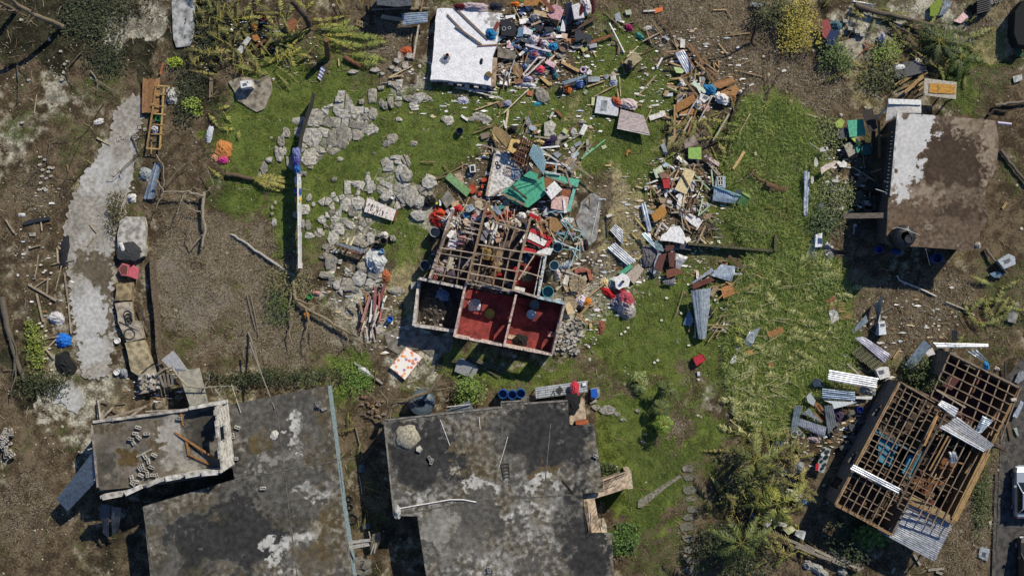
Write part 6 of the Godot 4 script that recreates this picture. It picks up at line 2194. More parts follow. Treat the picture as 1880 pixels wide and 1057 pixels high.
	cz("long white bag stretched on the palm leaf scraps",1128,722,16,44,12,"c4cad0",.2,.0,kg,kg)
	cz("torn orange cardboard on the palm leaf scraps",1203,800,42,44,0,"c07f44",.22,.05,"cardboard","cardboard")
	cz("hot pink cloth below the orange cardboard",1200,860,28,18,0,"c8407c",.2,.05)
	cz("tan rag beside the hot pink cloth",1155,850,18,18,0,"b98c68",.15,.0,"rag","rag")
	Z(470,0,2.935)
	tin("blue grey corrugated sheet resting on a pole beside the slab",[785,72,925,62,925,118,790,136],[.9,.9,.8,.8],"93a3b2",.02)
	pk(880,118,848,318,.14,"bcae98",.7,.1,"pole slanting from under the blue grey sheet","pole")
	pk(900,0,888,62,.12,"8a7458",.5,-1,"post above the blue grey sheet","post")
	pk(675,88,785,106,.3,"bfae90",.15,-1,"splintered yellow board pointing under the blue grey sheet")
	pk(848,140,832,222,.1,"8c7a58",.08,-1,"stick beside the slanting pole",kt)
	var sh:=th("shed_roof","grey shed roof edge at the top of the picture","shed",at(730,0))
	var mbs:=MB.new()
	mbs.prism(poly([645,-60,840,-60,838,28,760,36,650,26],1.8),.08)
	part("roof",mbs,M(ki,"5e6165"),sh)
	mbs=MB.new()
	mbs.prism(poly([655,-60,830,-60,826,14,660,10],1.7),1.7)
	part("wall",mbs,M(kw,"2f2a26"),sh)
	pk(615,52,935,42,.12,"8a7c68",.15,-1,"long beam along the front of the top shed","beam")
	pk(610,0,616,55,.12,"4c443a",.3,-1,"dark post at the corner of the top shed","post")
	cz("red and cream rag beside the slanting pole",812,275,30,22,0,"b5562f",.2,.0,"rag","rag")
	heap("short pale stick in the crossed sticks below the slab","crossed sticks below the slab")
	pk(720,415,840,355,.1,"b9a884",.08); pk(715,418,790,405,.1,"a5946e",.12)
	heap("pale limestone lump beside the slanting pole","limestone lumps")
	for q in [[805,350,18,22],[730,362,16,10],[760,325,18,16],[760,375,20,14],[520,385,26,12],[640,375,24,14],[770,300,10,20],[830,300,22,18],[680,395,14,8]]:
		var mb:=MB.new()
		mb.prism(poly(rs(q[0],q[1],q[2],q[3]),.18),.22,.04)
		solo("limestone_lump",mb,M(kr,"b3aca0"),"","stone")
	drum("dark_tub","dark round tub sunk in the middle lawn","tub",1097,705,.26,.35,"2c3240",.0)
	pk(1105,622,1142,648,.18,"d8d4cc",.1,-1,"white block of wood in the weeds below the slab")
	heap("white lath in the fan of laths below the white slab","white laths below the slab")
	for q in [[1075,472,1300,500],[1150,485,1330,532],[1100,470,1180,495],[1130,480,1250,490]]:
		pk(q[0],q[1],q[2],q[3],.1,"d0ccc6",.15,.25)
	cz("white and black rag at the foot of the white slab",1115,540,28,18,0,"b8b8c4",.15,.0,"rag","rag")
	cz("purple rag hanging on the white laths",1250,480,14,18,0,"46305e",.25,.2,"rag","rag")
	pk(1180,592,1322,542,.08,"b5a07c",.1,-1,"thin stick ending at the brown board below the slab",kt)
	pk(1335,608,1470,480,.08,"c0b49c",.25,-1,"pale stick crossing over the small brown board",kt)
	pk(1360,585,1345,690,.16,"c9b896",.12,-1,"broad pale plank standing out above the wreck")
	Z(740,220,3.914)
	var bk:=th("laundry_basket","white plastic basket with black inside beside the green board","basket",at(497,350))
	var bm:=MB.new()
	bm.prism(poly([475,325,515,318,524,375,480,380],.5),.48,.03)
	part("body",bm,M(kl,"d4d4d0"),bk)
	bm=MB.new()
	bm.prism(poly([484,332,508,328,514,366,488,370],.512),.02)
	part("inside",bm,M(kl,"2a2c2c"),bk)
	pn("green_board","mint green board lying beside the wrecked house",kb,[335,378,490,505,455,552,302,418],"86ac74",.35,.05,kp,[.35,.45,.3,.25])
	pn("tan_plywood","tan plywood under the mint green board","plywood",[365,390,420,370,440,460,400,450],"b39c84",.2,.03,kw)
	heap("red brick lump beside the mint green board","red bricks by the green board")
	for q in [[500,495,30,34],[580,430,22,16],[568,478,10,18],[552,530,14,20]]:
		var mb:=MB.new()
		mb.prism(poly(rs(q[0],q[1],q[2],q[3]),.25),.26,.03)
		solo("brick_lump",mb,M(kn,"b4482f"),"","brick")
	heap("splintered stick in the brown scatter above the mint green board","sticks by the green board")
	for q in [[125,302,232,300],[240,420,330,365],[330,380,475,302],[200,440,420,360],[290,320,345,390],[430,300,425,380],[505,95,640,40],[540,60,660,30]]:
		pk(q[0],q[1],q[2],q[3],.08,"8a7658",.12,.25)
	Z(870,220,6.218)
	var sl:=th("collapsed_floor","white floor slab of the collapsed rooms","slab",at(300,600))
	var mb2:=MB.new()
	mb2.prism(jagged(poly([255,330,480,440,520,560,470,700,330,860,150,875,130,860],.4),.4,.02),.42)
	part("slab",mb2,M(kq,"cfccc8"),sl)
	mb2=MB.new()
	mb2.prism(poly([240,330,258,332,160,872,130,862],.55),.57)
	part("edge_wall",mb2,M(kq,"b3a898"),sl)
	pn("tan_wall_sheet","torn yellow tan wall sheet at the top of the wreck","wall sheet",[235,70,330,110,420,190,395,340,330,290,235,220,205,130],"bb9c66",.9,.04,kp,[.6,.9,1.2,1.0,.7,.6,.5])
	pn("yellow_sheet","yellow ply sheet with a dark hole beside the rafters","ply sheet",[425,215,530,230,500,320,450,382,385,340],"cbac68",1.25,.04,kp)
	cz("dark cloth patch in place of a hole in the yellow ply sheet",480,290,34,30,20,"2a1c18",.1,1.27,"hole_patch","lining")  # dark cloth laid on the sheet in place of its hole
	var rf:=th("fallen_roof_frame","fallen dark brown rafters beside the blue mattress","roof frame",at(560,400))
	for i in 7:
		pa(at(540+i*22,190+i*8,1.0),at(420+i*30,430+i*30,.7),.12,.08,M(kw,so("5a3626")),"rafter",rf)
	for i in 5:
		pa(at(520-i*20,250+i*48,1.1),at(680-i*12,300+i*60,1.1),.09,.06,M(kw,so("6b4430")),"batten",rf)
	pn("blue_mattress","pale blue foam mattress tilted on the dark rafters","mattress",[668,275,770,320,825,480,800,635,625,400],"8fb0b8",1.6,.22,kc,[1.7,1.6,1.2,.9,1.5])
	pn("turquoise_wallboard","big turquoise wall panel fallen over the white floor","wall panel",[330,815,560,655,720,695,800,640,815,850,620,1000,450,955,395,905],"4aa884",.75,.05,kp,[.5,.7,.9,.9,.7,.6,.6,.55])
	pn("turquoise_strip","narrow turquoise panel behind the blue mattress","wall panel",[560,640,640,580,740,620,720,692],"3f9c7c",.98,.05,kp)
	pn("turquoise_boards","turquoise frame panel at the far end of the wreck","wall panel",[815,590,1000,640,1210,680,1180,770,1060,720,900,680,820,640],"55a98e",.65,.06,kp)
	pn("turquoise_post","turquoise post leaning below the frame panel","post",[1135,770,1170,770,1100,1050,1050,1060],"6fb0a0",.5,.1,kp)
	pk(430,745,605,905,.14,"4a4642",.85,-1,"dark batten lying across the turquoise panel")
	pk(420,770,600,885,.1,"3a3836",.92,-1,"second dark batten beside the first on turquoise")
	pk(310,835,590,975,.16,"8f7c68",.72,-1,"grey brown beam at the lower edge of the turquoise panel","beam")
	pk(330,790,720,690,.05,"2e4a3e",.95,-1,"thin dark cable trunk across the turquoise panel","trunking")
	pk(430,940,780,705,.04,"2e5a48",.9,-1,"thin dark seam lath across the turquoise panel","lath")
	pn("white_appliance_door","white appliance lid with a small black label on the wreck","appliance lid",[800,800,920,695,1010,795,885,912],"dddcd8",1.1,.3,kp)
	pn("black_label","small black plate on the white appliance lid","plate",[808,795,828,780,850,800,830,815],"1a1a1c",1.115,.012,kl)
	pn("brown_board","brown board between turquoise and white panels",kb,[810,655,900,680,880,760,790,800],"8f5f3a",.75,.05,kw)
	pn("rust_board","rust brown board under the white appliance lid",kb,[1005,780,1110,800,1100,870,1000,865],"94583a",.55,.05,kw)
	pn("pink_sheet","pale pink wall sheet at the lower end of the wreck","wall sheet",[890,900,1000,865,1090,880,1060,1040,880,1010],"c9a8a0",.6,.04,kp)
	pn("white_post","white strip standing on the pink sheet","strip",[1015,900,1035,900,1065,1060,1030,1060],"dddad6",.7,.05,kp)
	heap("white painted stud in the wreck beyond the blue mattress","white studs of the wreck")
	for q in [[560,185,670,280],[770,340,970,480],[750,320,980,300],[820,488,1070,520],[945,500,930,610],[810,590,990,625],[1000,490,1100,560],[340,0,365,90]]:
		pk(q[0],q[1],q[2],q[3],.13,"d3d4d2",.85,.75)
	heap("grey weathered stud across the collapsed floor","grey studs of the wreck")
	for q in [[110,288,440,400],[215,870,310,800],[410,430,560,600],[1020,410,1365,670],[820,640,1050,730],[1040,560,1110,770],[500,330,570,400],[690,190,870,210]]:
		pk(q[0],q[1],q[2],q[3],.13,"8f8474",.75,.6)
	pk(1228,445,1368,318,.16,"7fae84",.1,-1,"pale green pole lying in the grass beyond the wreck","pole")
	pn("green_pad","pale green board scrap on the speckled boulder",kb,[1005,130,1030,88,1082,125,1055,165],"b4bf88",.5,.05,kp)
	pn("yellow_block","yellow foam block in the grass above the wreck","foam block",[662,150,740,118,748,138,672,168],"d5cc92",.18,.14,kc)
	pn("cream_tile","cream tile lying in grass near the yellow foam","tile",[590,80,650,98,632,145,592,130],"c9c0ac",.1,.05,kp)
	pn("white_tile","small white tile beside the speckled boulder","tile",[1022,268,1050,252,1075,300,1048,316],"dcdcd8",.12,.06,kp)
	cz("dark purple blanket folded behind the blue mattress",860,245,90,40,-35,"2e2448",.4,.4,"blanket","blanket")
	cz("yellow cushion under the white studs",740,255,60,32,0,"c3ab74",.3,.5,"cushion","cushion")
	goods("grey metal cooker half buried beyond the mattress","cooker","cooker",[900,385,960,355,1005,395,955,440],.1,.8,"8d9298",[[912,375,955,352,985,378,940,360]])
	cz("rusty orange rag between the white studs",870,545,46,34,0,"94562c",.3,.3,"rag","rag")
	cz("bluish plastic sheet under the turquoise panel edge",490,600,70,80,30,"8896a6",.3,.42,"plastic_sheet","plastic sheet")
	cz("cement coloured dust heap on the white floor",400,580,60,60,0,"b8aea4",.15,.42,"dust_heap","dust heap",kn)
	ring("wheel_ring","small black ring on the white floor slab","ring",262,492,.11,.03,.41,"26262a")
	ring("wheel_ring","larger black ring touching the small one on white","ring",282,532,.14,.04,.41,"1e1e22")
	cz("black bin bag above the torn tan wall sheet",440,110,50,36,0,"1c1c1e",.4,.0,kg,kg)
	heap("grey pavement stick beside the concrete pavement","sticks on the pavement")
	for q in [[1290,760,1370,830],[1250,960,1320,860],[1330,880,1325,990],[1275,960,1330,1010]]:
		pk(q[0],q[1],q[2],q[3],.06,"86745a",.1)
	Z(920,370,6.217)
	rod("long thin white rod lying on the grey pavement",[1118,0,1085,160,1030,408],[.1,.1,.1],.025,"d4d2cc")
	Z(770,360,6.217)
	cz("bright red tarpaulin bunched outside the house wall",205,230,80,90,30,"b92e22",.45,.0,"tarpaulin","tarpaulin")
	cz("orange red fold of cloth on top of the red tarpaulin",240,190,50,34,0,"c9542a",.3,.25)
	cz("red strip trailing below the red tarpaulin",230,320,30,50,-20,"b02a26",.25,.0)
	drum("barrel","open grey barrel nearest the red tarpaulin","barrel",172,408,.36,.95,"a5abb0",.0)
	drum("barrel","open dark blue barrel at the house corner","barrel",62,790,.38,.95,"54626e",.0)
	var bb:=th("motor","black motor with a yellow ball beside the boulders","motor",at(140,60))
	var mm:=cm(at(120,50,.0),.4,.45,.3,.6,1.5,14)
	part("casing",mm,M(kl,"1d1f20"),bb)
	mm=MB.new()
	mm.lathe(at(195,85,.25),[[.0,-.12],[.09,-.09],[.12,.0],[.09,.09],[.0,.12]],12)
	part("ball",mm,M(kl,"a8b82c"),bb)
	pk(235,45,238,110,.14,"c4c6cc",.3,.4,"short white plank beside the black motor")
	goods("pale blue console with black gaps among the wreckage","console","console",[528,120,600,85,632,150,560,190],1.0,.25,"8f9fb0",[[548,122,566,114,572,128,554,136],[580,108,594,102,600,114,586,122],[560,146,576,140,580,152,566,160]])
	pn("stone_tile","beige stone tile beside the pale blue console","tile",[630,60,700,40,735,100,690,165,635,130],"b9ab94",1.0,.08,kn)
	pn("blue_book","blue folder lying under the pale blue console","folder",[482,190,540,175,580,240,510,250],"3c6f94",.9,.06,kl)
	pn("red_folder","dusty pink folder beside the blue one","folder",[590,220,650,190,680,230,620,270],"a8706c",.9,.06,kl)
	cz("bright red shirt beside the pale blue console",445,140,44,34,-30,"c22f38",.3,.7,"shirt","shirt")
	ring("speaker_ring","grey round speaker ring in the wreckage","speaker",448,270,.13,.05,.8,"b4aca4")
	ring("speaker_ring","lilac round speaker ring near the cream guitar body","speaker",608,262,.12,.05,.85,"9a8fa8")
	pn("cream_wallboard","cream shaped panel with a round hole","panel",[498,270,530,245,560,262,570,300,620,310,625,340,570,345,520,320,498,300],"d0b8a0",1.15,.05,kp)
	pn("white_paper","white card lying nearest the house wall","card",[355,390,402,430,350,485,308,450],"dedcdc",1.1,.04,kp)
	pn("white_paper","second white card below the first in the wreckage","card",[340,490,430,510,415,605,320,590],"d8d4dc",1.1,.05,kp)
	pn("pink_box","dusty pink cardboard box beside the white cards","box",[440,455,530,450,530,520,500,555,435,545],"b98c84",1.3,.5,kc)
	pn("brown_box","open brown cardboard box below the pink one","box",[440,560,530,550,525,605,430,600],"8c6c5a",1.0,.5,kc)
	heap("white batten in the row across the purple debris room","white battens of the debris room")
	for q in [[510,360,660,390],[490,405,640,440],[640,170,700,190],[380,480,470,420],[370,460,440,440],[520,475,630,500]]:
		pk(q[0],q[1],q[2],q[3],.07,"c4bcb4",2.0,2.0)
	pk(585,345,618,550,.05,"a8a0a0",2.1,-1,"thin grey rod hanging in the debris room","rod")
	pn("white_bath","white plastic bath end beside the thick rafter","bath",[735,310,790,290,800,340,750,355],"d6d4ce",1.2,.2,kl)
	pn("grey_case","grey suitcase standing beside the thick rafter","suitcase",[715,400,750,390,785,430,745,520,690,500],"807c80",1.0,.35,kl)
	pk(890,330,830,540,.14,"d2cec2",1.6,1.5,"pale plank between suitcase and shelf in the middle room")
	heap("orange plastic crate in the wreck above the middle room","orange crates")
	for q in [[900,215,975,200,985,265,905,270],[770,165,830,180,815,240,765,230],[985,165,1055,180,1050,240,990,230]]:
		var cr:=th("plastic_crate",hl,"crate",at(q[0],q[1],.6),hg)
		var P:=poly(q,1.1)
		for k in 4:
			var e:=MB.new()
			for t in 4:
				e.bar(P[k]+Vector3.DOWN*.1*t,P[(k+1) % 4]+Vector3.DOWN*.1*t,.04,.05)
			part("side",e,M(kl,"b84a2a"),cr)
		var e2:=MB.new()
		e2.prism(poly(q,.75),.03)
		part("base",e2,M(kl,"a84426"),cr)
	pk(775,90,905,300,.22,"8f7452",1.7,1.5,"broad brown beam fallen over the orange crates","beam")
	pk(940,300,1000,440,.1,"8a7260",1.9,1.7,"grey stick below the broad brown beam",kt)
	heap("tan pulled lath over the orange crates","laths over the crates")
	for q in [[610,10,750,50],[620,30,760,60],[750,170,850,200],[1010,120,1000,300],[850,260,1100,310],[770,230,830,215],[1085,150,1080,260]]:
		pk(q[0],q[1],q[2],q[3],.07,"b5987a",1.5,1.6)
	pn("tan_sack","tan sacking heap in the brown middle room","sack",[740,600,830,590,860,680,840,740,720,720,710,650],"7d6238",1.0,.5,kc)
	cz("olive sack lying in the brown middle room",780,640,60,70,0,"8a7440",.35,.9,"sack","sack")
	goods("white cupboard end under the lower rafters","cupboard","cupboard",[960,960,1030,965,1025,1000,950,1000],.2,.8,"c4b48c",[[1000,985,1060,990,1060,1040,1000,1040]])
	cz("deep red cloth inside the dark room beyond the middle",925,905,44,26,-20,"a01c22",.3,.5)
	cz("second red cloth at the room corner beside the crimson floor",1075,840,50,34,0,"9a1a22",.3,.5)
	cz("pink bag pushed into the wall corner of the debris room",165,910,40,44,0,"c87c7c",.4,.4,kg,kg)
	cz("grey duvet under the rafters in the debris room",225,860,70,50,0,"8d8088",.4,.4,"duvet","duvet")
	cz("purple grey bundle under the rafters",370,920,70,60,0,"504656",.5,.4,"bundle","bundle")
	pn("pale_plank","long pale door leaf under the rafters of the debris room","door",[345,690,395,700,370,800,320,860,300,840],"a8a494",.9,.08,kp)
	junk(60,440,300,200,230,.9,BRIGHT,"broken household piece in the debris filled room","wreckage in the debris room")
	junk(56,860,300,190,180,.9,BRIGHT,"broken household piece strewn between crates and rafters","wreckage over the middle room")
	junk(24,400,800,180,130,.6,["4c4450","6a6270","8a8490","3a3a40","a8a098","5a4a44"],"grey household piece under the lower rafters","wreckage under the rafters")
	junk(26,850,760,200,170,.5,["7a5c38","5a4028","8c7448","4a3824","9a8460","2a2420"],"brown household piece in the middle room","wreckage in the brown room")
	Z(920,370,6.217)
	pn("red_sofa","red sofa frame wedged against the end room","sofa",[330,120,470,190,440,235,310,160],"a81c24",1.2,.35,kc)
	var bed:=th("red_bed","red bed frame with a white board across it","bed",at(430,430,.3))
	for q in [[335,320,570,430,"rail"],[250,535,400,575,"rail"],[570,430,490,545,"headboard"],[300,430,500,520,"rail"]]:
		pa(at(q[0],q[1],1.3),at(q[2],q[3],1.3),.28,.12,M(kp,"b3202c"),q[4],bed)
	var e4:=MB.new()
	e4.prism(poly([330,345,525,450,490,510,300,420],1.5),.08)
	part("white_board",e4,M(kp,"dedcd6"),bed)
	pn("white_door","white door leaf at the top of the end room wall","door",[420,565,520,525,600,535,560,610,400,590],"d9d9d4",2.56,.05,kp)
	pn("brown_cardboard","big brown cardboard sheet on the wreck","cardboard",[500,240,590,180,640,190,710,290,620,355,530,290],"9a774e",1.5,.04,kc)
	pn("cardboard_flap","dark flap behind the big cardboard sheet","cardboard",[440,240,500,220,520,320,470,400,430,300],"77593c",1.3,.04,kc)
	cz("white round cushion beside the grey wreck stud",180,240,40,50,-20,"c8c2b4",.35,1.1,"cushion","cushion")
	cz("white cloth hanging above the red sofa",240,160,40,36,40,"e0ddd8",.3,1.3)
	heap("thin brown stick across the cardboard sheet","sticks over the cardboard")
	for q in [[445,170,480,420],[410,240,580,180],[560,170,570,300],[400,200,470,380],[520,300,570,380]]:
		pk(q[0],q[1],q[2],q[3],.07,"b08a62",1.6,1.7)
	heap("pale blue painted stick in the tangle beside the barrels","pale blue sticks")
	for q in [[680,140,830,450],[770,310,700,480],[790,290,950,360],[950,360,820,430],[600,440,900,560],[690,540,890,560],[880,450,850,580],[810,540,880,650],[850,580,790,740],[900,450,900,660],[560,110,640,160],[660,350,760,400],[640,370,720,430],[740,220,820,300],[680,230,780,330],[840,400,930,430],[750,160,810,240],[520,130,640,100],[640,120,780,110],[770,250,700,200]]:
		pk(q[0],q[1],q[2],q[3],.07,["9fc4cc","86b2bc","b8d2d6","74a49c"][rng.randi() % 4],rr(.5,.9),rr(.5,.9))
	drum("barrel","open barrel ringed in blue at the end of the bed","barrel",645,518,.37,.95,"6c8f9a",.0)
	drum("barrel","open pale blue rimmed barrel outside the white wall","barrel",608,728,.36,.95,"8fb0ba",.0)
	cz("white bundle with stains beside the pale barrel",650,830,40,70,-15,"c9bcc0",.4,.0,"bundle","bundle")
	cz("grey blue shirt lying among the pale blue sticks",740,725,70,40,-25,"a8aeb8",.3,.2,"shirt","shirt")
	cz("black bag lying at the edge of the pavement",965,490,34,60,0,"201e20",.35,.0,kg,kg)
	cz("pale pink cloth beside the black bag",920,510,30,60,-10,"bfa49a",.3,.0)
	pn("brick_block","broken red brick wall lump in the weeds","brick lump",[835,770,960,745,980,800,840,820],"9a5a4c",.4,.35,kn)
	pn("brick_block","second red brick lump standing on end in weeds","brick lump",[975,770,1020,780,1050,890,1010,910],"a5664e",.35,.3,kn)
	pk(690,780,880,845,.16,"b5aea0",.3,-1,"pale board below the grey blue shirt")
	pn("orange_board","short orange board near the red brick lumps",kb,[795,840,885,850,870,885,790,875],"b88a52",.25,.06,kw)
	cz("blue cloth inside the crimson end room",285,640,50,60,40,"3a5a78",.3,.12)
	pk(200,880,380,610,.05,"b8a8a0",1.0,2.4,"thin rod leaning up through the end room","rod")
	cz("green grey shirt on the floor of the end room",290,860,60,50,0,"7c8270",.3,.12,"shirt","shirt")
	pn("red_tin","small red tin box in the end room corner","tin box",[165,890,200,880,205,940,165,945],"b8241f",.5,.3,kl)
	junk(60,560,300,280,200,.8,BRIGHT,"broken piece in the wreck behind the end room","wreckage behind the end room")
	junk(34,800,880,160,120,.15,["b5a890","c8beb0","9a8468","8a7c68","d4ccc0"],"scrap in the weeds beside the end room","scraps beside the end room")
	Z(740,350,3.303)
	heap("tan plank in the jumble below the rubble","planks near the clothes")
	for q in [[1060,620,1130,560],[1050,640,1110,600],[1120,645,1190,590],[1070,760,1135,690],[1050,760,1120,805],[1100,700,1175,680]]:
		pk(q[0],q[1],q[2],q[3],.1,"b59a72",.2)
	pn("cream_board","cream board leaning at the corner of the end room",kb,[980,690,1010,672,1045,740,1000,752],"c9b48c",.5,.05,kp)
	cz("white shirt with orange print outside the end room",1080,665,34,30,0,"cfc4cc",.3,.1,"shirt","shirt")
	cz("orange and red scarf beside the white shirt",1115,675,26,26,0,"c87a2c",.25,.1,"scarf","scarf")
	cz("black trousers below the white shirt",1078,712,28,24,0,"1c1c20",.25,.0,"trousers","trousers")
	pn("grey_block","pale grey block alone left of the annex","block",[45,560,78,552,76,590,48,600],"a8a8a4",.3,.3,kn)
	Z(900,0,6.217)
	pn("pink_board","pink painted board on the top debris pile",kb,[740,48,850,95,800,232,690,210,650,160,700,130,690,70],"b98d92",.9,.04,kp)
	pn("tan_board","tan board at the very top of the debris pile",kb,[400,-40,650,-40,640,62,370,66],"a4753f",.7,.05,kw)
	pn("cream_strip_board","cream board under the pink one",kb,[500,108,670,148,650,200,490,168],"c4a880",.8,.04,kw)
	pk(590,-20,722,130,.32,"6c4234",1.0,1.0,"dark red brown beam across the pink board","beam")
	cz("orange plastic scrap at the top of the pile",280,45,50,24,0,"d8711f",.2,.7,"plastic_scrap",kl)
	cz("shiny grey pillow between cream board and boxes",515,185,60,48,-25,"b8b0ae",.35,.6,"pillow","pillow")
	pn("grey_mattress","dark grey mattress standing against the white sheets","mattress",[850,40,930,15,945,230,885,285,850,150],"4a4c52",1.0,.25,kc,[1.2,1.2,.9,.5,.7])
	pn("white_mattress","white mattress corner beside the grey mattress","mattress",[928,62,1010,30,1052,80,1078,202,960,222],"d8d6d6",1.15,.22,kc)
	cz("dark red blanket between two white bedding pieces",1050,100,40,110,20,"571520",.3,1.0,"blanket","blanket")
	cz("white curtain at the far corner of the pile",1095,60,50,90,-10,"cdc8ca",.35,1.05,"curtain","curtain")
	cz("maroon cloth at the edge of the white curtain",1170,60,30,90,0,"4a1a20",.3,.7)
	pn("brown_beam","broad brown beam lying below the grey mattress","beam",[930,320,1190,168,1228,210,930,372],"5c4a38",.4,.12,kw)
	pk(985,275,1062,225,.2,"b8b8b4",.6,-1,"short white plank above the brown beam")
	var chz:=th("black_chair","black office chair overturned in the grass","chair",at(1040,420))
	for q in [[[960,392,1105,380,1118,430,970,470],.55,.1,"seat"],[[1085,420,1165,395,1150,470,1110,505],.5,.1,"backrest"],[[965,340,1040,335,1050,395,970,400],.35,.06,"armrest"]]:
		var e:=MB.new()
		e.prism(poly(q[0],q[1]),q[2],.02)
		part(q[3],e,M(kl,"30343a"),chz)
	e4=MB.new()
	e4.bar(at(1060,430,.0),at(1080,440,.5),.08,.08)
	e4.bar(at(1010,480,.03),at(1120,400,.03),.06,.06)
	part("base",e4,M(kl,"202226"),chz)
	pn("grey_box","light grey box at the foot of the black chair","box",[1125,500,1218,488,1224,536,1135,552],"a3a4a8",.3,.28,kl)
	pn("yellow_box","pale yellow green box beside the black chair","box",[1025,545,1095,530,1118,562,1060,600],"b3b06a",.2,.16,kc)
	pn("light_blue_panel","light blue panel leaning in the pile","panel",[330,308,382,310,372,412,300,420],"9cc2d4",.9,.05,kp,[1.1,1.1,.7,.7])
	pn("white_sheet_board","white board with dark stains in the pile",kb,[384,308,490,345,475,395,376,385],"d4d2d6",.8,.04,kp)
	pn("dark_blue_board","dark slate board lying along the pile",kb,[300,412,380,428,470,480,460,508,300,440],"3e4850",.6,.06,kp)
	cz("big black bag on the pile",690,262,80,50,-10,"1a1c20",.45,.7,kg,kg)
	pn("black_box","black speaker box on the pile","speaker box",[510,290,560,275,608,320,575,360,520,330],"24252a",1.0,.35,kl)
	pn("dark_box","second dark box below the big black bag","box",[610,310,690,290,720,350,640,375],"2e3036",.9,.3,kl)
	pn("grey_metal_piece","grey metal sheet piece beside the dark box","metal piece",[600,360,700,335,716,385,640,400],"a8b0b8",.75,.03,ki)
	pk(400,508,690,588,.16,"c4bcc4",.7,.5,"long white pipe across the lower pile","pipe")
	pk(550,440,730,430,.1,"a89084",.6,-1,"thin tan stick above the blue netting",kt)
	pk(470,285,580,240,.16,"c9b096",.9,-1,"tan stick across the grey pillow",kt)
	cz("bright blue netting heap in the lower pile",712,530,60,44,-20,"2e86b8",.4,.3,"net","net")
	cz("turquoise basket cloth below the blue netting",665,615,34,30,0,"56b0a8",.3,.2)
	cz("heap of white and lilac clothes in the lower pile",510,590,80,60,10,"b8b0cc",.4,.2,"clothes_heap","clothes")
	cz("orange red shirt on the lilac clothes",505,612,28,22,0,"c8604a",.2,.45,"shirt","shirt")
	cz("white patterned sheet among the boxes",500,450,60,60,0,"cfc8cc",.35,.5,"sheet","sheet")
	cz("white crumpled bag beside the patterned sheet",610,490,50,40,0,"dcd8dc",.35,.4,kg,kg)
	cz("dark red cloth strip beside the white crumpled bag",560,500,20,40,0,"6a2030",.3,.5)
	drum("basket","round brown basket at the edge of the pile","basket",840,540,.34,.3,"7a6452",.0,"","",.4)
	pn("wire_tray","white wire tray beside the round basket","tray",[910,520,1000,535,1060,510,1050,545,950,552],"a8a49c",.2,.06,ki)
	cz("tan teddy coloured cloth beside the basket",890,480,44,36,0,"b58c70",.3,.1)
	cz("orange brown rag near the black chair",938,465,28,24,0,"ad6a3c",.25,.1,"rag","rag")
	ladder("white window frame lying below the pile",[[545,655,372,855],[628,660,415,865]],[[545,655,628,660],[372,855,415,865]],.3,"cfc4c0","window_frame")
	pn("brown_cardboard","brown cardboard square below the window frame","cardboard",[250,750,368,740,376,912,272,932],"8a6a4a",.2,.04,kc)
	cz("bright coral flower cloth below the pile",570,790,46,40,0,"d85060",.25,.1)
	cz("blue grey pot shaped bag on the lawn",725,800,30,40,-20,"4c566c",.3,.0,kg,kg)
	cz("teal bag touching the blue grey one",745,865,30,34,10,"3f7a80",.3,.0,kg,kg)
	cz("pale blue bottle crate cloth beside the cardboard",400,755,50,34,25,"8296b0",.3,.1)
	cz("white sheet trailing in the grass below the cardboard",430,965,90,26,8,"d4d4d8",.2,.0,"sheet","sheet")
	cz("lilac and white cloth above the trailing sheet",430,900,50,30,0,"aaa4bc",.3,.1)
	pk(582,878,690,972,.26,"c4a46c",.1,-1,"short yellow plank in the grass below the coral cloth")
	pk(812,705,1015,812,.22,"bf9c6c",.12,-1,"broken yellow plank leading to the lilac ring")
	ring("float_ring","lilac ring float at the end of the yellow plank","ring float",1060,796,.2,.09,.0,"b99fb8")
	pn("white_box","small white box beside the lilac ring","box",[1095,830,1130,785,1165,810,1150,840,1110,855],"dcd8d4",.2,.18,kp)
	var ct:=th("metal_cabinet","long grey metal cabinet lying open in the grass","cabinet",at(960,950))
	e4=MB.new()
	e4.prism(poly([820,932,1092,850,1112,868,850,968],.75),.06)
	part("lid",e4,M(ki,"8494a0"),ct)
	e4=MB.new()
	e4.prism(poly([830,945,1095,868,1100,950,1060,985,840,1050],.6),.1)
	for i in e4.v.size():
		e4.v[i].y-=.5
	part("bottom",e4,M(ki,"3a3c40"),ct)
	for q in [[825,935,840,1045],[1095,865,1098,950]]:
		pa(at(q[0],q[1],.3),at(q[2],q[3],.1),.05,.4,M(ki,"6c7880"),"end_panel",ct)
	cz("orange cloth spilling from the metal cabinet",888,1018,40,40,0,"d07028",.25,.15)
	cz("blue and white cloth inside the metal cabinet",1030,955,46,40,0,"7c94c8",.3,.15)
	pn("grey_tile","grey green tile in the grass beyond the metal cabinet","tile",[1060,1050,1095,1015,1120,1045,1085,1080],"8f9a84",.08,.05,kn)
	heap("small stick in the grass below the debris pile","sticks in the grass below the pile")
	for q in [[720,705,780,792],[1160,560,1212,652],[765,700,865,655],[680,700,715,670],[1100,985,1310,915],[1290,1010,1310,950]]:
		pk(q[0],q[1],q[2],q[3],.06,"b9a880",.08)
	pk(1140,488,1412,392,.2,"94603f",.3,-1,"red brown plank at the back of the black chair")
	rod("white pole crossing the red brown plank",[1360,265,1430,400,1530,600],[.4,.35,.1],.07,"dcdad8",kp,"pole","pole")
	junk(105,520,420,350,310,.7,MIXED,"broken household piece in the top debris pile","wreckage of the top pile")
	Z(0,0,1)
	junk(40,985,265,100,50,.3,PALE,"scrap strewn over the grass above the wreck","scraps above the wreck")
	junk(30,1170,110,90,80,.06,PALE,"scrap lying on the grass beyond the top pile","scraps beyond the top pile")
	junk(30,1330,560,90,80,.1,PALE,"scrap lying on the field around the long sheets","scraps around the long sheets")
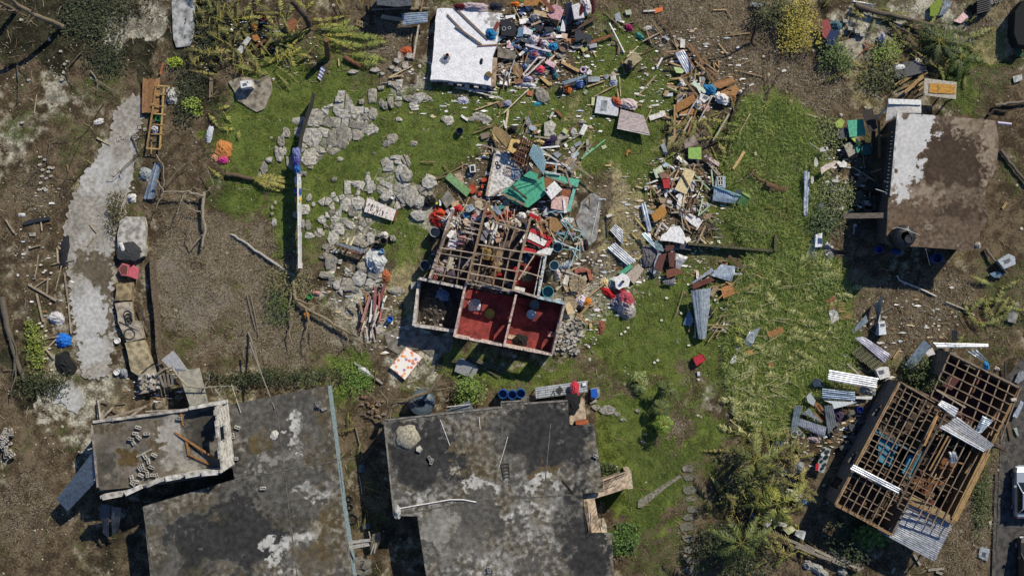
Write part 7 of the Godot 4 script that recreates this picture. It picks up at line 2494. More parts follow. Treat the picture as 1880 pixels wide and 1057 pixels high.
	junk(26,1560,340,50,80,.3,PALE,"scrap caught in the bushes beside the stained house","scraps by the stained house")
	Z(900,0,6.217)
	junk(26,700,120,420,110,.7,MIXED,"broken household piece at the upper edge of the pile","wreckage at the upper edge")
	junk(26,190,830,110,170,.35,PALE,"scrap beside the white slab corner","scraps by the white slab")
	Z(700,0,3.5225)
	pn("fan_motor","black fan motor beside the white slab","fan",[770,130,850,110,880,190,860,235,775,230],"1c1e22",.5,.4,kl)
	ring("fan_ring","grey fan ring on the black motor","fan ring",793,185,.14,.03,.5,"9a9ca0")
	ring("fan_ring","second grey fan ring beside the first","fan ring",828,180,.1,.03,.5,"9a9ca0")
	pk(870,360,822,500,.06,"a8b0b0",.4,.5,"thin grey rod leaning by the brown cardboard","rod")
	cz("white shoe bundle on the middle grass",540,650,22,14,0,"c8c8d8",.2,.0,"bundle","bundle")
	pn("brown_board","dull brown board lying below the slab laths",kb,[745,665,830,640,850,660,770,695],"7a6048",.12,.05,kw)
	cz("white and navy shoes below the brown board",815,668,26,20,0,"9a9cac",.2,.1,"shoes","shoes")
	ring("hose_ring","thin pale hose ring in the grass beside the boulder","hose",955,648,.18,.02,.0,"a8b098")
	pn("orange_tile","orange tile beside the rounded boulder","tile",[945,585,985,590,975,622,940,612],"a8623c",.1,.06,kp)
	cz("turquoise plastic scrap below the rounded boulder",1015,668,28,14,-20,"3aa0b0",.12,.0,"plastic_scrap",kl)
	pk(1130,712,1172,755,.2,"9a6440",.1,-1,"orange brown board piece beside a white stick")
	pk(1112,725,1090,765,.16,"dadad8",.1,-1,"white stick beside the orange brown board",kt)
	pn("green_pad","dull yellow green pad below the basket","pad",[1285,310,1320,300,1340,325,1305,342],"b5b878",.12,.1,kc)
	Z(1000,0,3.5225)
	var um:=th("folded_parasol","folded parasol with magenta and teal cloth on black pole","parasol",at(640,240))
	part("pole",seg_tube([525,160,640,245,752,325],[.15,.15,.08],.04,.03),M(kl,"1c1c1e"),um)
	part("magenta_cloth",cm(at(545,178,.05),.3,.22,-.6,.25),M(kc,"9a1f58"),um)
	part("teal_cloth",cm(at(615,232,.05),.38,.17,-.65,.2),M(kc,"3f8f7c"),um)
	part("black_cloth",cm(at(665,265,.05),.4,.12,-.65,.16),M(kc,"222624"),um)
	pk(690,225,620,170,.07,"8a7c58",.1,-1,"dry stick beside the parasol",kt)
	table("small beige table standing askew on the lawn","small_table","table",[510,402,584,330,635,380,566,436],.7,"a89a78",kw)
	cz("black cloth hanging off the small beige table",550,415,40,34,40,"2c2c2a",.3,.5)
	pk(502,395,518,478,.12,"9a8058",.1,-1,"stick standing beside the small table",kt)
	pn("orange_board","orange board piece on the bare slope",kb,[700,58,765,42,766,72,715,86],"c8692c",.1,.04,kp)
	pk(640,72,715,68,.12,"d4cec6",.1,-1,"white stick touching the orange board",kt)
	pn("framed_picture","white framed picture leaning in the grass","picture frame",[455,90,485,78,500,130,460,140],"bcc4c4",.3,.05,kp,[.4,.4,.1,.1])
	pn("picture_board","pale grey green frame by the top weeds","frame",[520,65,560,60,565,92,528,96],"a3aa94",.2,.05,kp)
	pn("white_door","white door with scraped paint on the lawn","door",[340,618,482,640,475,752,322,730],"cbccce",.32,.1,kp,[.35,.35,.25,.25])
	pn("scrape_patch","grey scraped patch on the white door","patch",[372,645,408,650,400,715,362,712],"8e9698",.335,.02,kn,[.358,.358,.3,.3])
	pn("wardrobe_back","pinkish grey wardrobe back lying askew beside the white door","wardrobe",[492,705,640,745,682,866,470,825],"b5a8a4",.55,.08,kw,[.45,.5,.75,.55])
	pk(470,828,680,872,.1,"c8c0bc",.5,.65,"white edge rail of the pinkish wardrobe back","rail")
	cz("white and rust clothes on top of the white door corner",540,670,56,34,10,"c8b8b4",.3,.3,"clothes_heap","clothes")
	cz("rust red scarf across the white door corner",468,655,36,20,40,"b0593c",.2,.36,"scarf","scarf")
	pn("white_shelf","white shelf board beside the wardrobe back","shelf",[672,748,778,716,786,745,685,780],"d4d0c8",.15,.05,kp)
	heap("thin stick around the white door and wardrobe back","sticks around the white door")
	for q in [[358,492,482,478],[320,624,462,550],[275,562,390,520],[648,790,692,708],[645,790,668,830],[760,755,840,775],[472,590,480,640],[580,678,632,678]]:
		pk(q[0],q[1],q[2],q[3],.09,"b9a07c",.1,.15)
	pn("yellow_green_board","pale yellow strip at the corner of the white door",kb,[305,630,325,628,322,682,302,680],"b9bd8c",.12,.06,kp)
	cz("blue and white rag on the lawn above the white door",445,530,24,26,0,"a8b0c8",.2,.0,"rag","rag")
	rod("mint green pole lying on the grass",[238,1028,392,904],[.08,.08],.07,"74b07c",kp,"pole","pole")
	pn("green_tile","small pale green tile beside the mint pole","tile",[365,945,395,935,404,955,378,965],"b0b88c",.08,.04,kp)
	pn("orange_bracket","orange wooden bracket on the bright grass","bracket",[525,1000,540,962,568,990,545,980,535,1006],"bf7a3c",.1,.06,kw)
	heap("stray lath on the bare brown slope","laths on the slope")
	for q in [[1205,225,1330,212],[1125,280,1182,348],[1275,415,1335,388],[1262,458,1409,495],[1200,230,1245,190],[1090,400,1098,440],[1125,395,1128,440],[1175,60,1200,105],[1090,65,1180,60]]:
		pk(q[0],q[1],q[2],q[3],.09,"b09470",.06)
	pn("white_scrap","white paper scrap on the slope below the laths",ks,[1320,545,1352,535,1358,546,1326,556],"dcd8d4",.06,.02,kp)
	pk(1260,862,1330,735,.08,"bca682",.4,.5,"thin lath lying in the long grass","lath")
	pk(1090,912,1195,735,.14,"c4c09c",.4,.7,"long pale lath slanting over the long grass edge","lath")
	pk(1238,1052,1292,978,.2,"c9b07c",.3,-1,"yellow board in the grass beside the dark trunk")
	Z(1220,80,5.872)
	tin("white corrugated sheet at the head of the timber pile",[110,102,235,330,322,268,212,64],[.5,.3,.35,.5],"bcc0ca",.04)
	pn("green_sheet","pale green sheet below the white corrugated one","sheet",[88,228,232,282,195,320,128,312],"b2c48a",.35,.03,kp)
	pn("brown_door","brown panelled cardboard door high in the timber pile","door",[522,432,735,358,762,410,610,482,545,470],"a5774a",.55,.05,kw)
	pn("brown_door","second brown door panel below the first","door",[608,512,772,440,812,502,768,560,690,560,615,545],"a87c4c",.45,.05,kw)
	pn("brown_door","brown door panel at the lower end of the timber pile","door",[128,642,312,545,342,602,260,680,130,745],"9f7140",.5,.05,kw)
	pn("brown_door","smallest brown panel at the foot of the timber pile","door",[160,752,285,690,355,725,335,765,200,770],"aa7d4c",.4,.05,kw)
	pn("mint_board","mint white board in the middle of the timber pile",kb,[288,430,325,400,460,515,430,535],"c4d4bc",.65,.05,kp)
	cz("bright blue shiny bag in the timber pile",490,492,62,56,0,"2f80ac",.35,.5,kg,kg)
	goods("white framed box in the middle of the timber pile","white_box","box",[390,530,505,578,430,642,372,600],.2,.4,"d0d0d0",[[430,555,480,575,450,605,408,585]])
	cz("white pillow heap at the side of the timber pile",620,590,78,56,20,"e0dcd8",.35,.35,"pillow","pillow")
	cz("brown cushion beside the white pillow heap",735,582,34,40,0,"a06a42",.3,.3,"cushion","cushion")
	cz("white cloth below the white framed box",365,650,44,50,30,"d0cac8",.3,.4)
	cz("pink board like cloth at the pile bottom",440,690,44,36,0,"c09a8c",.2,.4)
	cz("small white rag at the far corner of the brown doors",815,522,24,24,0,"d6d2c8",.2,.2,"rag","rag")
	heap("broken timber in the tangled pile beside the bare slope","timbers of the tangled pile")
	for q in [[270,0,372,142,.2],[370,150,582,372,.18],[420,240,532,402,.14],[208,0,332,102,.14],[8,92,302,66,.12],[50,200,312,292,.12],[74,382,302,350,.12],[44,456,256,486,.12],[180,340,372,582,.16],[330,332,472,318,.1],[512,432,742,326,.13],[118,602,232,520,.12],[112,660,110,1022,.14],[118,912,212,780,.12],[210,948,312,772,.14],[254,982,326,770,.16],[300,862,382,952,.12],[100,680,145,800,.12],[150,885,220,830,.09],[240,130,330,90,.12],[250,150,330,260,.12],[300,250,270,470,.1],[340,280,330,400,.08],[410,420,450,330,.1],[150,550,190,430,.09],[350,250,416,150,.1],[330,190,440,280,.1],[380,240,400,160,.09],[200,350,290,300,.1],[600,400,790,405,.08],[680,480,730,500,.06],[480,430,520,385,.1],[440,210,590,320,.1],[410,120,470,230,.1],[0,780,160,835,.14],[530,190,540,266,.07],[586,180,590,242,.07],[548,212,592,262,.07]]:
		pk(q[0],q[1],q[2],q[3],q[4],["a78560","8f6c4a","bd9c72","94785a"][rng.randi() % 4],rr(.1,.6),rr(.1,.7))
	heap("white painted lath in the tangled timber pile","white laths of the tangled pile")
	for q in [[250,765,362,580],[370,840,520,560],[205,945,300,780],[160,770,245,765],[480,600,530,560]]:
		pk(q[0],q[1],q[2],q[3],.1,"cfc0b4",.6,.7)
	junk(34,300,520,160,130,.4,PALE,"broken piece wedged in the tangled timber pile","wreckage in the timber pile")
	Z(1060,200,3.5225)
	pn("lime_board","square lime green board above the pile",kb,[718,250,803,244,804,326,720,320],"86ad52",.35,.05,kp)
	pn("grey_slab","grey brown slab above the lime green board","slab",[690,205,755,165,786,222,720,255,695,250],"8f8178",.3,.06,kn)
	pn("pink_white_board","pinkish white board beside the lime board",kb,[820,308,836,294,922,348,916,372],"cdb4b0",.4,.05,kp)
	pn("grey_plank_board","grey plank below the pinkish white board",kb,[838,345,858,340,930,420,912,432],"a89c92",.35,.05,kw)
	pn("yellow_board","large cream yellow board in the pile",kb,[700,380,766,405,706,552,630,520],"cfbd90",.6,.05,kp)
	pn("white_plank","white plank below the cream yellow board",kb,[660,545,686,545,666,642,642,630],"dcdad6",.45,.05,kp)
	pk(680,425,722,502,.1,"5c4838",.66,-1,"dark lath across the cream yellow board","lath")
	pn("mint_sheet","pale mint sheet at the top corner of the pile","sheet",[490,392,545,364,570,430,512,448],"b8c4a4",.4,.04,kp)
	pn("pale_blue_scrap","pale blue scrap above the mint sheet",ks,[548,360,580,346,600,360,565,378],"a8c0c8",.4,.04,kp)
	pn("brown_scrap_board","brown board on the mint sheet",kb,[525,412,560,405,610,440,545,452],"8d6a58",.5,.04,kw)
	goods("red cabinet with white base in the pile","red_cabinet","cabinet",[550,455,598,450,602,512,560,516],.1,.5,"a81f20",[])
	pn("white_tray","white tray under the red cabinet","tray",[560,535,618,512,628,528,575,548],"cfd2d6",.25,.1,kp)
	drum("white_pot","white round pot beside the red cabinet","pot",612,480,.14,.3,"c8c8c4",.1)
	tin("blue grey corrugated sheet below the vent frame",[885,500,875,592,1012,612,1062,560],[.5,.35,.35,.45],"a3b4c4",.03)
	pn("teal_rail","thin teal rail along the blue grey sheet","rail",[890,495,1062,556,1058,564,886,503],"6f9aa0",.62,.05,kp)
	pn("pale_wallboard","pale panel holding the black vent frame","panel",[900,436,960,434,962,512,892,500],"94a3ae",.55,.05,kp)
	var vf:=th("louvre_vent","black and white louvre vent frame in the pile","vent",at(926,464,.56))
	for q in [[908,440,942,436],[942,436,944,490],[944,490,912,494],[912,494,908,440],[910,466,943,463],[926,438,928,492]]:
		pa(at(q[0],q[1],.57),at(q[2],q[3],.57),.06,.05,M(kp,"c4c4b8"),"frame_bar",vf)
	e4=MB.new()
	e4.prism(poly([911,442,940,439,941,488,914,491],.575),.015)
	part("louvre",e4,M(kl,"1c1e20"),vf)
	pn("dark_blue_sheet","dark blue sheet beside the tilted green board","sheet",[1022,530,1058,520,1064,556,1036,608],"2c3c58",.4,.04,kp)
	pn("green_board","tilted green board at the end of the blue grey sheet",kb,[1070,535,1122,565,1096,632,1035,614],"4f7c4a",.55,.05,kp,[.7,.6,.3,.4])
	pn("pale_green_edge","pale green edge board on the tilted green board",kb,[1070,532,1124,562,1118,576,1066,545],"9cb060",.74,.04,kp,[.75,.65,.62,.72])
	pn("orange_mattress","orange brown foam mattress in the pile","mattress",[476,682,545,624,572,640,580,668,560,702,498,736],"b0803f",.6,.14,kc)
	pn("beige_board","beige panel above the orange mattress","panel",[525,575,605,575,600,605,540,608],"a8977c",.4,.05,kw)
	tin("narrow white metal strip at the pile edge",[412,612,456,792,486,790,440,600],[.3,.25,.3,.35],"bac4d2",.05)
	pn("white_boards","white boards stacked beside the dead shrub","boards",[690,702,726,674,816,720,782,772,740,745],"dad8d6",.45,.06,kp)
	pn("white_tabletop","big irregular white tabletop on the pile","tabletop",[602,762,660,755,685,790,702,832,690,872,610,856,535,850,545,815,580,795],"e0dfdd",.8,.05,kp)
	tin("crumpled blue white metal below the white tabletop",[412,808,512,912,560,922,440,798],[.4,.55,.5,.5],"a8bcc6",.15)
	pn("teal_grey_sheet","grey teal sheet tucked under the crumpled metal","sheet",[500,842,548,880,562,922,512,908],"7c9498",.62,.03,ki)
	ladder("white aluminium frame beside the orange mattress",[[545,735,505,820],[545,735,590,775]],[[530,765,560,780]],.55,"d0ccc8","window_frame")
	heap("brown splinter in the heart of the pile beside the long grass","splinters of the grass side pile")
	for i in 42:
		var x:=rr(560,860); var y:=rr(300,850); var an:=rr(.2,2.4); var L:=rr(50,140)
		pk(x,y,x+cos(an)*L,y+sin(an)*L,rr(.06,.14),["8a6c50","b59c78","c4b496","6c5240"][i % 4],rr(.1,.5),rr(.1,.6))
	heap("pale green painted lath in the pile beside the long grass","green laths of the grass side pile")
	for q in [[760,425,860,525],[868,390,880,500],[785,690,865,618],[785,690,812,580]]:
		pk(q[0],q[1],q[2],q[3],.1,"a8c4a0",.6,.7)
	heap("yellow lath beside the pile on the bright grass","yellow laths beside the pile")
	for q in [[352,798,424,885],[375,705,465,810],[390,975,440,925]]:
		pk(q[0],q[1],q[2],q[3],.11,"b9a468",.1)
	pk(1010,388,1082,275,.22,"c9ab72",.5,-1,"yellow plank lying in the long grass")
	pn("yellow_scrap","small yellow scrap in the long grass",ks,[1146,278,1160,275,1162,298,1148,300],"cfc49a",.45,.05,kp)
	pn("white_brick","white box beside the post on the pavement","box",[183,688,218,674,228,690,195,706],"cfc4bc",.25,.2,kp)
	pk(190,705,196,830,.08,"4c443c",.06,-1,"dark stick below the white box on the pavement",kt)
	rod("thin bent wire from the white box",[220,694,240,690,262,684],[.2,.15,.05],.015,"6c6458",kp,"wire","wire")
	tin("grey corrugated sheet nearest the pavement",[210,785,295,882,298,786,246,742],[.15,.12,.2,.25],"a9adb2",.05)
	tin("longer grey corrugated sheet below the first",[192,900,320,1012,384,985,246,862],[.15,.3,.3,.2],"9fa5ad",.05)
	pk(380,500,424,512,.08,"c4b48c",.1,-1,"tiny lath at the grass edge")
	junk(95,640,620,200,340,.5,PALE,"broken piece in the pile beside the long grass","wreckage of the grass side pile")
	Z(1060,450,3.5225)
	heap("maroon painted metal panel at the lower end of the pile","maroon panels")
	for q in [[530,62,580,50,546,166,495,155],[588,50,632,38,630,142,596,140],[575,160,645,145,692,176,580,215],[570,0,630,0,620,30,575,40]]:
		pn("maroon_panel","","metal panel",q,["54302c","5c342c","744430","4c2e2c"][rng.randi() % 4],.5+rr(0,.1),.03,"rust")
	tin("pale ribbed sheet beside the maroon panels",[635,50,635,146,660,162,716,76],[.5,.4,.35,.4],"b5b4b2",.06)
	tin("grey ribbed sheet at the bottom of the pile",[550,232,560,252,622,266,636,210],[.35,.25,.25,.4],"8f8c8a",.05)
	pn("slate_sheet","slate grey sheet at the corner of the pile","sheet",[465,160,500,130,526,186,500,205],"5f676e",.3,.03,ki)
	cz("grey patterned rug crumpled at the edge of the pile",465,65,50,70,20,"6c6a6c",.35,.1,"rug","rug")
	pn("grey_carpet","grey blue carpet piece below the patterned rug","carpet",[500,110,520,60,535,30,545,50,510,180,490,190],"9aa4ae",.45,.03,kc)
	pn("striped_sheet","striped dark cloth beside the white tabletop",kc,[640,-40,720,-10,740,35,650,20],"4c4a54",.4,.05,kc)
	pn("green_cabinet","green cabinet side below the corrugated sheet","cabinet",[265,180,345,120,362,142,290,200],"4a9a7a",.45,.3,kp)
	pn("beige_board","beige board resting against the green cabinet",kb,[312,190,396,120,432,156,365,252],"b5a796",.4,.05,kp,[.5,.5,.2,.2])
	pn("round_tabletop","white scalloped tabletop with a grey bottle on it","tabletop",[228,205,262,200,290,180,325,195,342,225,332,268,300,272,270,288,250,275,245,240],"dedcda",.55,.05,kp)
	drum("grey_jar","grey jar standing on the scalloped tabletop","jar",296,236,.11,.28,"8f9698",.55)
	cz("cream cloth below the scalloped tabletop",178,248,28,34,0,"d4c094",.3,.0)
	cz("pale teal cloth between cream cloth and tabletop",215,240,18,30,10,"a8c4bc",.3,.0)
	cz("bright red cloth strip on the grass",206,312,58,24,35,"b01a20",.25,.0)
	cz("heap of red white and patterned washing standing tall",305,375,56,70,-20,"c4bcb8",.8,.0,"laundry_heap","laundry")
	cz("red striped shirt on the washing heap",318,345,40,46,-30,"b0505a",.35,.6,"shirt","shirt")
	cz("black and white cloth at the side of the washing heap",255,375,36,40,0,"8c8a96",.5,.0)
	cz("grey camouflage cloth at the foot of the washing heap",320,435,50,40,-20,"9a9490",.5,.0)
	cz("red top cloth above the washing heap",290,300,24,22,0,"a02838",.4,.2)
	cz("crumpled brown cloth alone on the grass",155,530,22,46,8,"8a5440",.2,.0)
	pn("tan_block","tan foam block near the rubble","foam block",[75,510,92,502,98,530,80,545],"c9ac7c",.15,.12,kc)
	heap("tan stick in the jumble beside the red cloth","sticks by the red cloth")
	for q in [[60,345,190,235],[10,455,60,395],[85,395,125,368],[0,440,70,510],[0,370,30,330]]:
		pk(q[0],q[1],q[2],q[3],.1,"bd9c6c",.15,.3)
	tin("white corrugated sheet propped above the brown one",[740,240,872,148,890,166,745,252],[.35,.5,.45,.3],"b7bdc6",.03)
	tin("broad pale corrugated sheet by the planks",[930,124,862,196,1000,236,1026,136],[.35,.4,.3,.25],"a6b2be",.05)
	tin("rust brown corrugated sheet above the long grey one",[745,252,860,205,892,226,750,288],[.4,.45,.4,.35],"6c3c30",.03,"rust")
	tin("long grey corrugated sheet standing on its edge",[735,292,785,606,812,606,800,285],[1.1,.6,.6,1.1],"94a0a8",.06)
	tin("second long sheet folded beside the first",[800,285,806,606,834,604,866,276],[1.1,.55,.3,.7],"a6b0b6",.04)
	tin("blue grey sheet lying in the shade of the long one",[725,410,682,512,740,526,752,480],[.3,.1,.1,.3],"8496a8",.03)
	cz("black bag beside the long grey sheets",855,446,28,28,0,"1c1e22",.35,.0,kg,kg)
	pn("orange_board","folded orange board among yellow sticks",kb,[930,278,965,262,992,258,1050,300,946,346],"b97c4c",.3,.04,kw)
	heap("yellow brown stick in the scatter around the orange board","sticks around the orange board")
	for q in [[860,272,960,250],[960,342,1165,240],[1000,252,1082,195],[1130,148,1212,232],[920,100,975,102],[900,280,950,290],[1060,300,1150,260],[960,235,1010,260],[905,355,940,320],[1150,160,1240,220],[1070,260,1120,280]]:
		pk(q[0],q[1],q[2],q[3],.1,"b0945e",.15,.3)
	pk(980,68,1112,198,.24,"6c543c",.3,-1,"dark beam pointing at the yellow sticks","beam")
	pn("white_strip","white plastic strip at the end of the dark beam","strip",[1010,178,1082,180,1140,190,1135,208,1080,194,1012,190],"d0d0d0",.25,.03,kl)
	heap("grey yellow pole in the raft of poles on the grass","raft of poles")
	for q in [[845,626,976,440],[862,548,930,470],[840,516,1050,522],[850,552,905,500],[990,490,1092,440],[935,455,1090,440],[958,496,1052,496],[1000,532,1062,545],[880,530,960,535],[895,560,985,545],[920,470,950,450],[1098,470,1150,415],[840,480,905,400],[930,520,1000,560],[900,590,940,540]]:
		rod("",[q[0],q[1],q[2],q[3]],[rr(.15,.3),rr(.15,.3)],.055,["a08f66","8f7c58","b3a27a"][rng.randi() % 3],kw,"pole","pole",.045)
	tin("white creased metal sheet lying in the cane field",[1112,560,1075,626,1120,662,1186,530],[.4,.35,.35,.45],"bcc4cc",.1)
	pn("white_triangle","white torn triangle of board in the grass",kb,[1022,700,1050,746,994,768,988,755],"dcdcdc",.3,.03,kp)
	pn("white_strip","crumpled white strip above the torn triangle","strip",[1035,648,1048,655,1040,700,1020,700],"c0c6cc",.35,.03,ki)
	pn("tan_board","tan board lying on the cane field",kb,[1226,562,1330,528,1340,560,1246,604],"a8764a",.45,.05,kw)
	pn("tan_board","small tan board piece below the torn triangle",kb,[1092,684,1136,674,1140,705,1098,712],"b07c50",.4,.05,kw)
	pn("tan_board","smallest orange board piece deepest in the cane field",kb,[1240,762,1262,755,1276,780,1255,798,1238,790],"a86c44",.4,.05,kw)
	var cr2:=th("red_crate","red plastic crate upturned on the lawn","crate",at(790,745))
	e4=MB.new()
	e4.prism(poly([750,730,810,704,832,745,770,783],.42),.4,.03)
	part("body",e4,M(kl,"ad2a34"),cr2)
	for q in [[752,738,772,780],[812,708,832,742]]:
		pa(at(q[0],q[1],.425),at(q[2],q[3],.425),.05,.02,M(kl,"8a1f2a"),"rim",cr2)
	pn("white_carton","tiny white carton on the lawn below the red crate","carton",[776,820,794,818,796,846,778,848],"c8cace",.2,.2,kp)
	heap("white stone chip on the lawn between the piles","white chips on the lawn")
	for q in [[578,342],[545,485],[722,648],[675,440],[785,870],[895,355],[500,760],[520,745],[330,535],[285,575],[310,560]]:
		var mb:=MB.new()
		mb.prism(poly(rs(q[0],q[1],10,8),.1),.13,.02)
		solo("stone_chip",mb,M(kn,"c0bba8"),"","stone")
	palm("yellow green palm shoot at the end of the raft of poles",1050,580,.5,9,1.0,"4a5c20","a0a04c")
	Z(400,350,3.5225)
	var sg:=th("patterned_board","white board covered in peeling black strokes",kb,at(1045,120))
	e4=MB.new()
	e4.prism(poly([965,45,1153,125,1130,195,945,135],.35),.05)
	part(kb,e4,M(kp,"d8cfc6"),sg)
	for i in 30:
		var e:=MB.new()
		var x:=rr(955,1100); var y:=62+(x-955)*.43+rr(0,58)
		var L:=rr(10,22)
		e.bar(at(x,y,.3505),at(x-L*.45,y+L,.3505),rr(.03,.08),.006)
		part("black_stroke",e,M(kp,"18161c"),sg)
	e4=MB.new()
	e4.prism(poly([1140,190,1153,125,1160,130,1148,192],.32),.1)
	part("rust_edge",e4,M("rust","8a4a30"),sg)
	var bn:=table("long metal topped workbench beside the boulders","workbench","workbench",[765,335,958,380,946,405,778,352],.9,"8f959c",ki,.07)
	e4=MB.new()
	e4.prism(poly([785,362,940,408,938,425,785,375],.45),.04)
	part("lower_shelf",e4,M(kw,"7a5348"),bn)
	pk(830,345,845,305,.14,"d5c69c",.92,-1,"short yellow plank on the workbench edge")
	pk(855,355,885,295,.14,"d9cba2",.94,-1,"second short yellow plank on the workbench")
	cz("white tarpaulin covering a mound beside the workbench",1015,455,66,68,20,"c4c8c8",.8,.0,"tarpaulin","tarpaulin")
	cz("slate blue cloth at the foot of the white tarpaulin",1010,510,46,36,30,"5f6b80",.4,.0)
	drum("blue_pail","pale blue lidded pail on the white tarpaulin","pail",1058,390,.17,.5,"7aa4c4",.1,"","",.8)
	drum("barrel","open brown barrel between boulders and tarpaulin","barrel",1070,325,.25,.7,"4c4240",.0)
	drum("pot","small black pot beside the brown barrel","pot",1022,350,.18,.35,"26242a",.0)
	cz("white lump of cloth above the brown barrel",1075,285,24,20,0,"d0ccc8",.25,.0)
	drum("white_bowl","white bowl on the boulders above the patterned board","bowl",1130,40,.17,.2,"d8d6d2",.25,"","",.6)
	drum("green_tub","bright green tub in the fallen branches","tub",590,685,.19,.3,"1f8a3c",.1,"","",.7)
	drum("blue_tub","bright blue tub on the pavement near the annex","tub",1112,830,.2,.4,"1a5cc0",.0,"","",.7)
	cz("orange rag caught in the fallen branches",572,800,20,30,0,"b97a34",.25,.3,"rag","rag")
	cz("small white and red scrap beside the green tub",640,660,24,12,0,"c89488",.12,.1,"rag","rag")
	drum("pipe_end","white ringed pipe end above the red timber","pipe",1052,612,.13,.5,"d0c8c4",.0)
	heap("red and white painted plank in the scrap pile beside the pavement","red and white scrap planks")
	for q in [[1020,620,1010,780,.2,"a86a68"],[1080,600,1035,770,.22,"9a5a56"],[985,680,930,850,.2,"b98a84"],[1000,700,980,850,.14,"d4ccc4"],[960,655,955,740,.12,"a87a44"],[1075,690,1060,780,.14,"a8bcb4"],[940,760,915,910,.14,"84484a"],[970,820,920,930,.1,"b0a090"],[1000,800,990,950,.16,"c9bcb0"],[1020,860,1040,925,.26,"c0aea4"],[1040,780,1000,880,.12,"c4b8ac"],[1060,760,1045,850,.12,"a05a5c"],[960,880,970,985,.1,"bfb2a4"],[990,880,1015,970,.1,"a8988a"],[1030,740,1010,840,.14,"d0c0b4"],[915,700,935,800,.12,"ab9478"],[1090,680,1070,720,.14,"c8c0b0"],[1045,660,1040,760,.1,"b06a66"],[840,730,900,770,.12,"b5aa94"],[950,840,930,900,.1,"c0b4a4"]]:
		pk(q[0],q[1],q[2],q[3],q[4],q[5],rr(.1,.5),rr(.1,.6))
	cz("orange brown rag above the red timber scraps",1085,550,30,34,0,"a8623c",.25,.0,"rag","rag")
	Z(0,350,2.935)
	pn("black_board","black board lying in the dirt field",kb,[120,172,150,158,262,138,268,155,180,172,126,186],"20242c",.15,.06,kp)
	heap("grey weathered lath in the scatter beside the worn path","laths beside the path")
	for q in [[218,170,224,215],[155,310,215,292],[205,345,185,476],[150,505,300,592],[275,398,400,372],[306,310,310,390],[310,300,356,346],[256,465,250,556],[185,520,250,475],[195,555,230,706],[28,155,75,228],[330,400,296,540],[345,440,366,600],[366,600,380,770],[180,780,290,905],[205,900,300,800],[215,800,330,782],[470,300,500,255],[480,180,520,225],[650,155,680,60],[270,980,265,1030]]:
		pk(q[0],q[1],q[2],q[3],rr(.07,.16),"a3947a",.07,.12)
	pn("white_slate","small pale slab near the black board","slab",[150,226,190,226,186,245,156,244],"a09c90",.1,.08,kn)
	cz("dark jacket draped over the laths at the path edge",345,330,22,80,8,"22242a",.3,.05,"jacket","jacket")
	cz("white plastic bags heaped in the dirt field",300,685,42,30,20,"c0bebe",.35,.0,"plastic_bags","bags")
	cz("bright blue tarpaulin piece beside the path",340,806,40,34,-8,"1a70cc",.45,.0,"tarpaulin","tarpaulin")
	cz("black plastic sheet trailing at the path edge",350,935,46,60,-30,"16181a",.35,.0,"plastic_sheet","plastic sheet")
	cz("white bucket shaped bag at the top path edge",710,38,22,24,0,"d6d4d0",.35,.0,kg,kg)
	drum("white_bowl","upper white basin beside the raised walk","basin",628,808,.22,.2,"dcdad6",.0,"","",.8)
	drum("white_bowl","lower white basin beside the raised walk","basin",625,978,.22,.2,"d8d6d2",.0,"","",.8)
	cz("grey bag beside the lower white basin",665,980,22,24,0,"8f949a",.35,.0,kg,kg)
	cz("small white flower like scrap on the field",115,130,18,10,0,"d0d0cc",.1,.0,"rag","rag")
	var co:=th("red_cooler","pinkish red cooler box with its lid open beside it","cooler",at(690,430))
	e4=MB.new()
	e4.prism(poly([632,420,655,390,690,400,686,462,650,458],.5),.48,.04)
	part("box",e4,M(kl,"b5646a"),co)
	e4=MB.new()
	e4.prism(poly([640,420,658,398,684,406,680,452,652,450],.512),.02)
	part("contents",e4,M(kc,"6c4038"),co)
	e4=MB.new()
	e4.prism(poly([690,422,716,400,746,424,738,480,688,462],.42),.1,.03)
	part("lid",e4,M(kl,"c4606a"),co)
	ring("tyre","worn bicycle tyre on the raised walk","tyre",695,772,.4,.045,.55,"3c3834")
	var hc:=th("hose_coil","coil of thick black hose on the raised walk","hose",at(688,680,.55))
	for i in 3:
		part("loop",ring_mesh(685+i*4,668+i*14,.3-i*.03,.04,.55+i*.05),M(kl,"17171a"),hc)
	ring("hub","small black wheel hub beside the hose coil","wheel",640,716,.2,.04,.3,"1c1c1e")
	rod("thin black rod from hub to ditch",[640,705,700,735,762,765],[.6,.6,.5],.03,"1e1e20")
	rod("dark iron bar lying down in the ditch",[745,620,780,700,806,760],[.5,.5,.4],.05,"3a3c40",ki,"bar","bar")
	cz("dark stain coloured rubber sheet on the pale pad",690,325,60,44,0,"3c3d3e",.12,.56,"rubber_sheet","rubber sheet")
	cz("white paper scrap on the dark rubber sheet",655,300,10,22,-20,"d4d4d4",.05,.66,"paper","paper")
	heap("grey concrete block in the rubble at the end of the raised walk","rubble blocks by the walk")
	for i in 44:
		var x:=rr(740,855); var y:=rr(985,1062)
		var w:=rr(10,20)
		pn("rubble_block","","block",[x,y,x+w,y+rr(-5,5),x+w+rr(-4,4),y+rr(9,16),x+rr(-4,4),y+rr(9,16)],["b0aca4","98948c","c0bcb4"][i % 3],.6+rr(0,.35),.2,kn)
	pn("white_roof_sheet","white sheet leaning over the rubble blocks","sheet",[866,912,930,862,962,900,1008,966,950,978,905,950],"d0cec8",1.3,.05,kp,[1.2,1.6,1.5,1.3,1.0,1.1])
	pn("grey_slab_panel","grey concrete panel resting on the ruined room wall","concrete panel",[955,976,1072,954,1118,1142,1020,1160],"8f8c80",2.2,.12,kn,[1.6,1.6,3.4,3.4])
	heap("dark timber in the scrap below the white sheet","timber scrap by the ruined room")
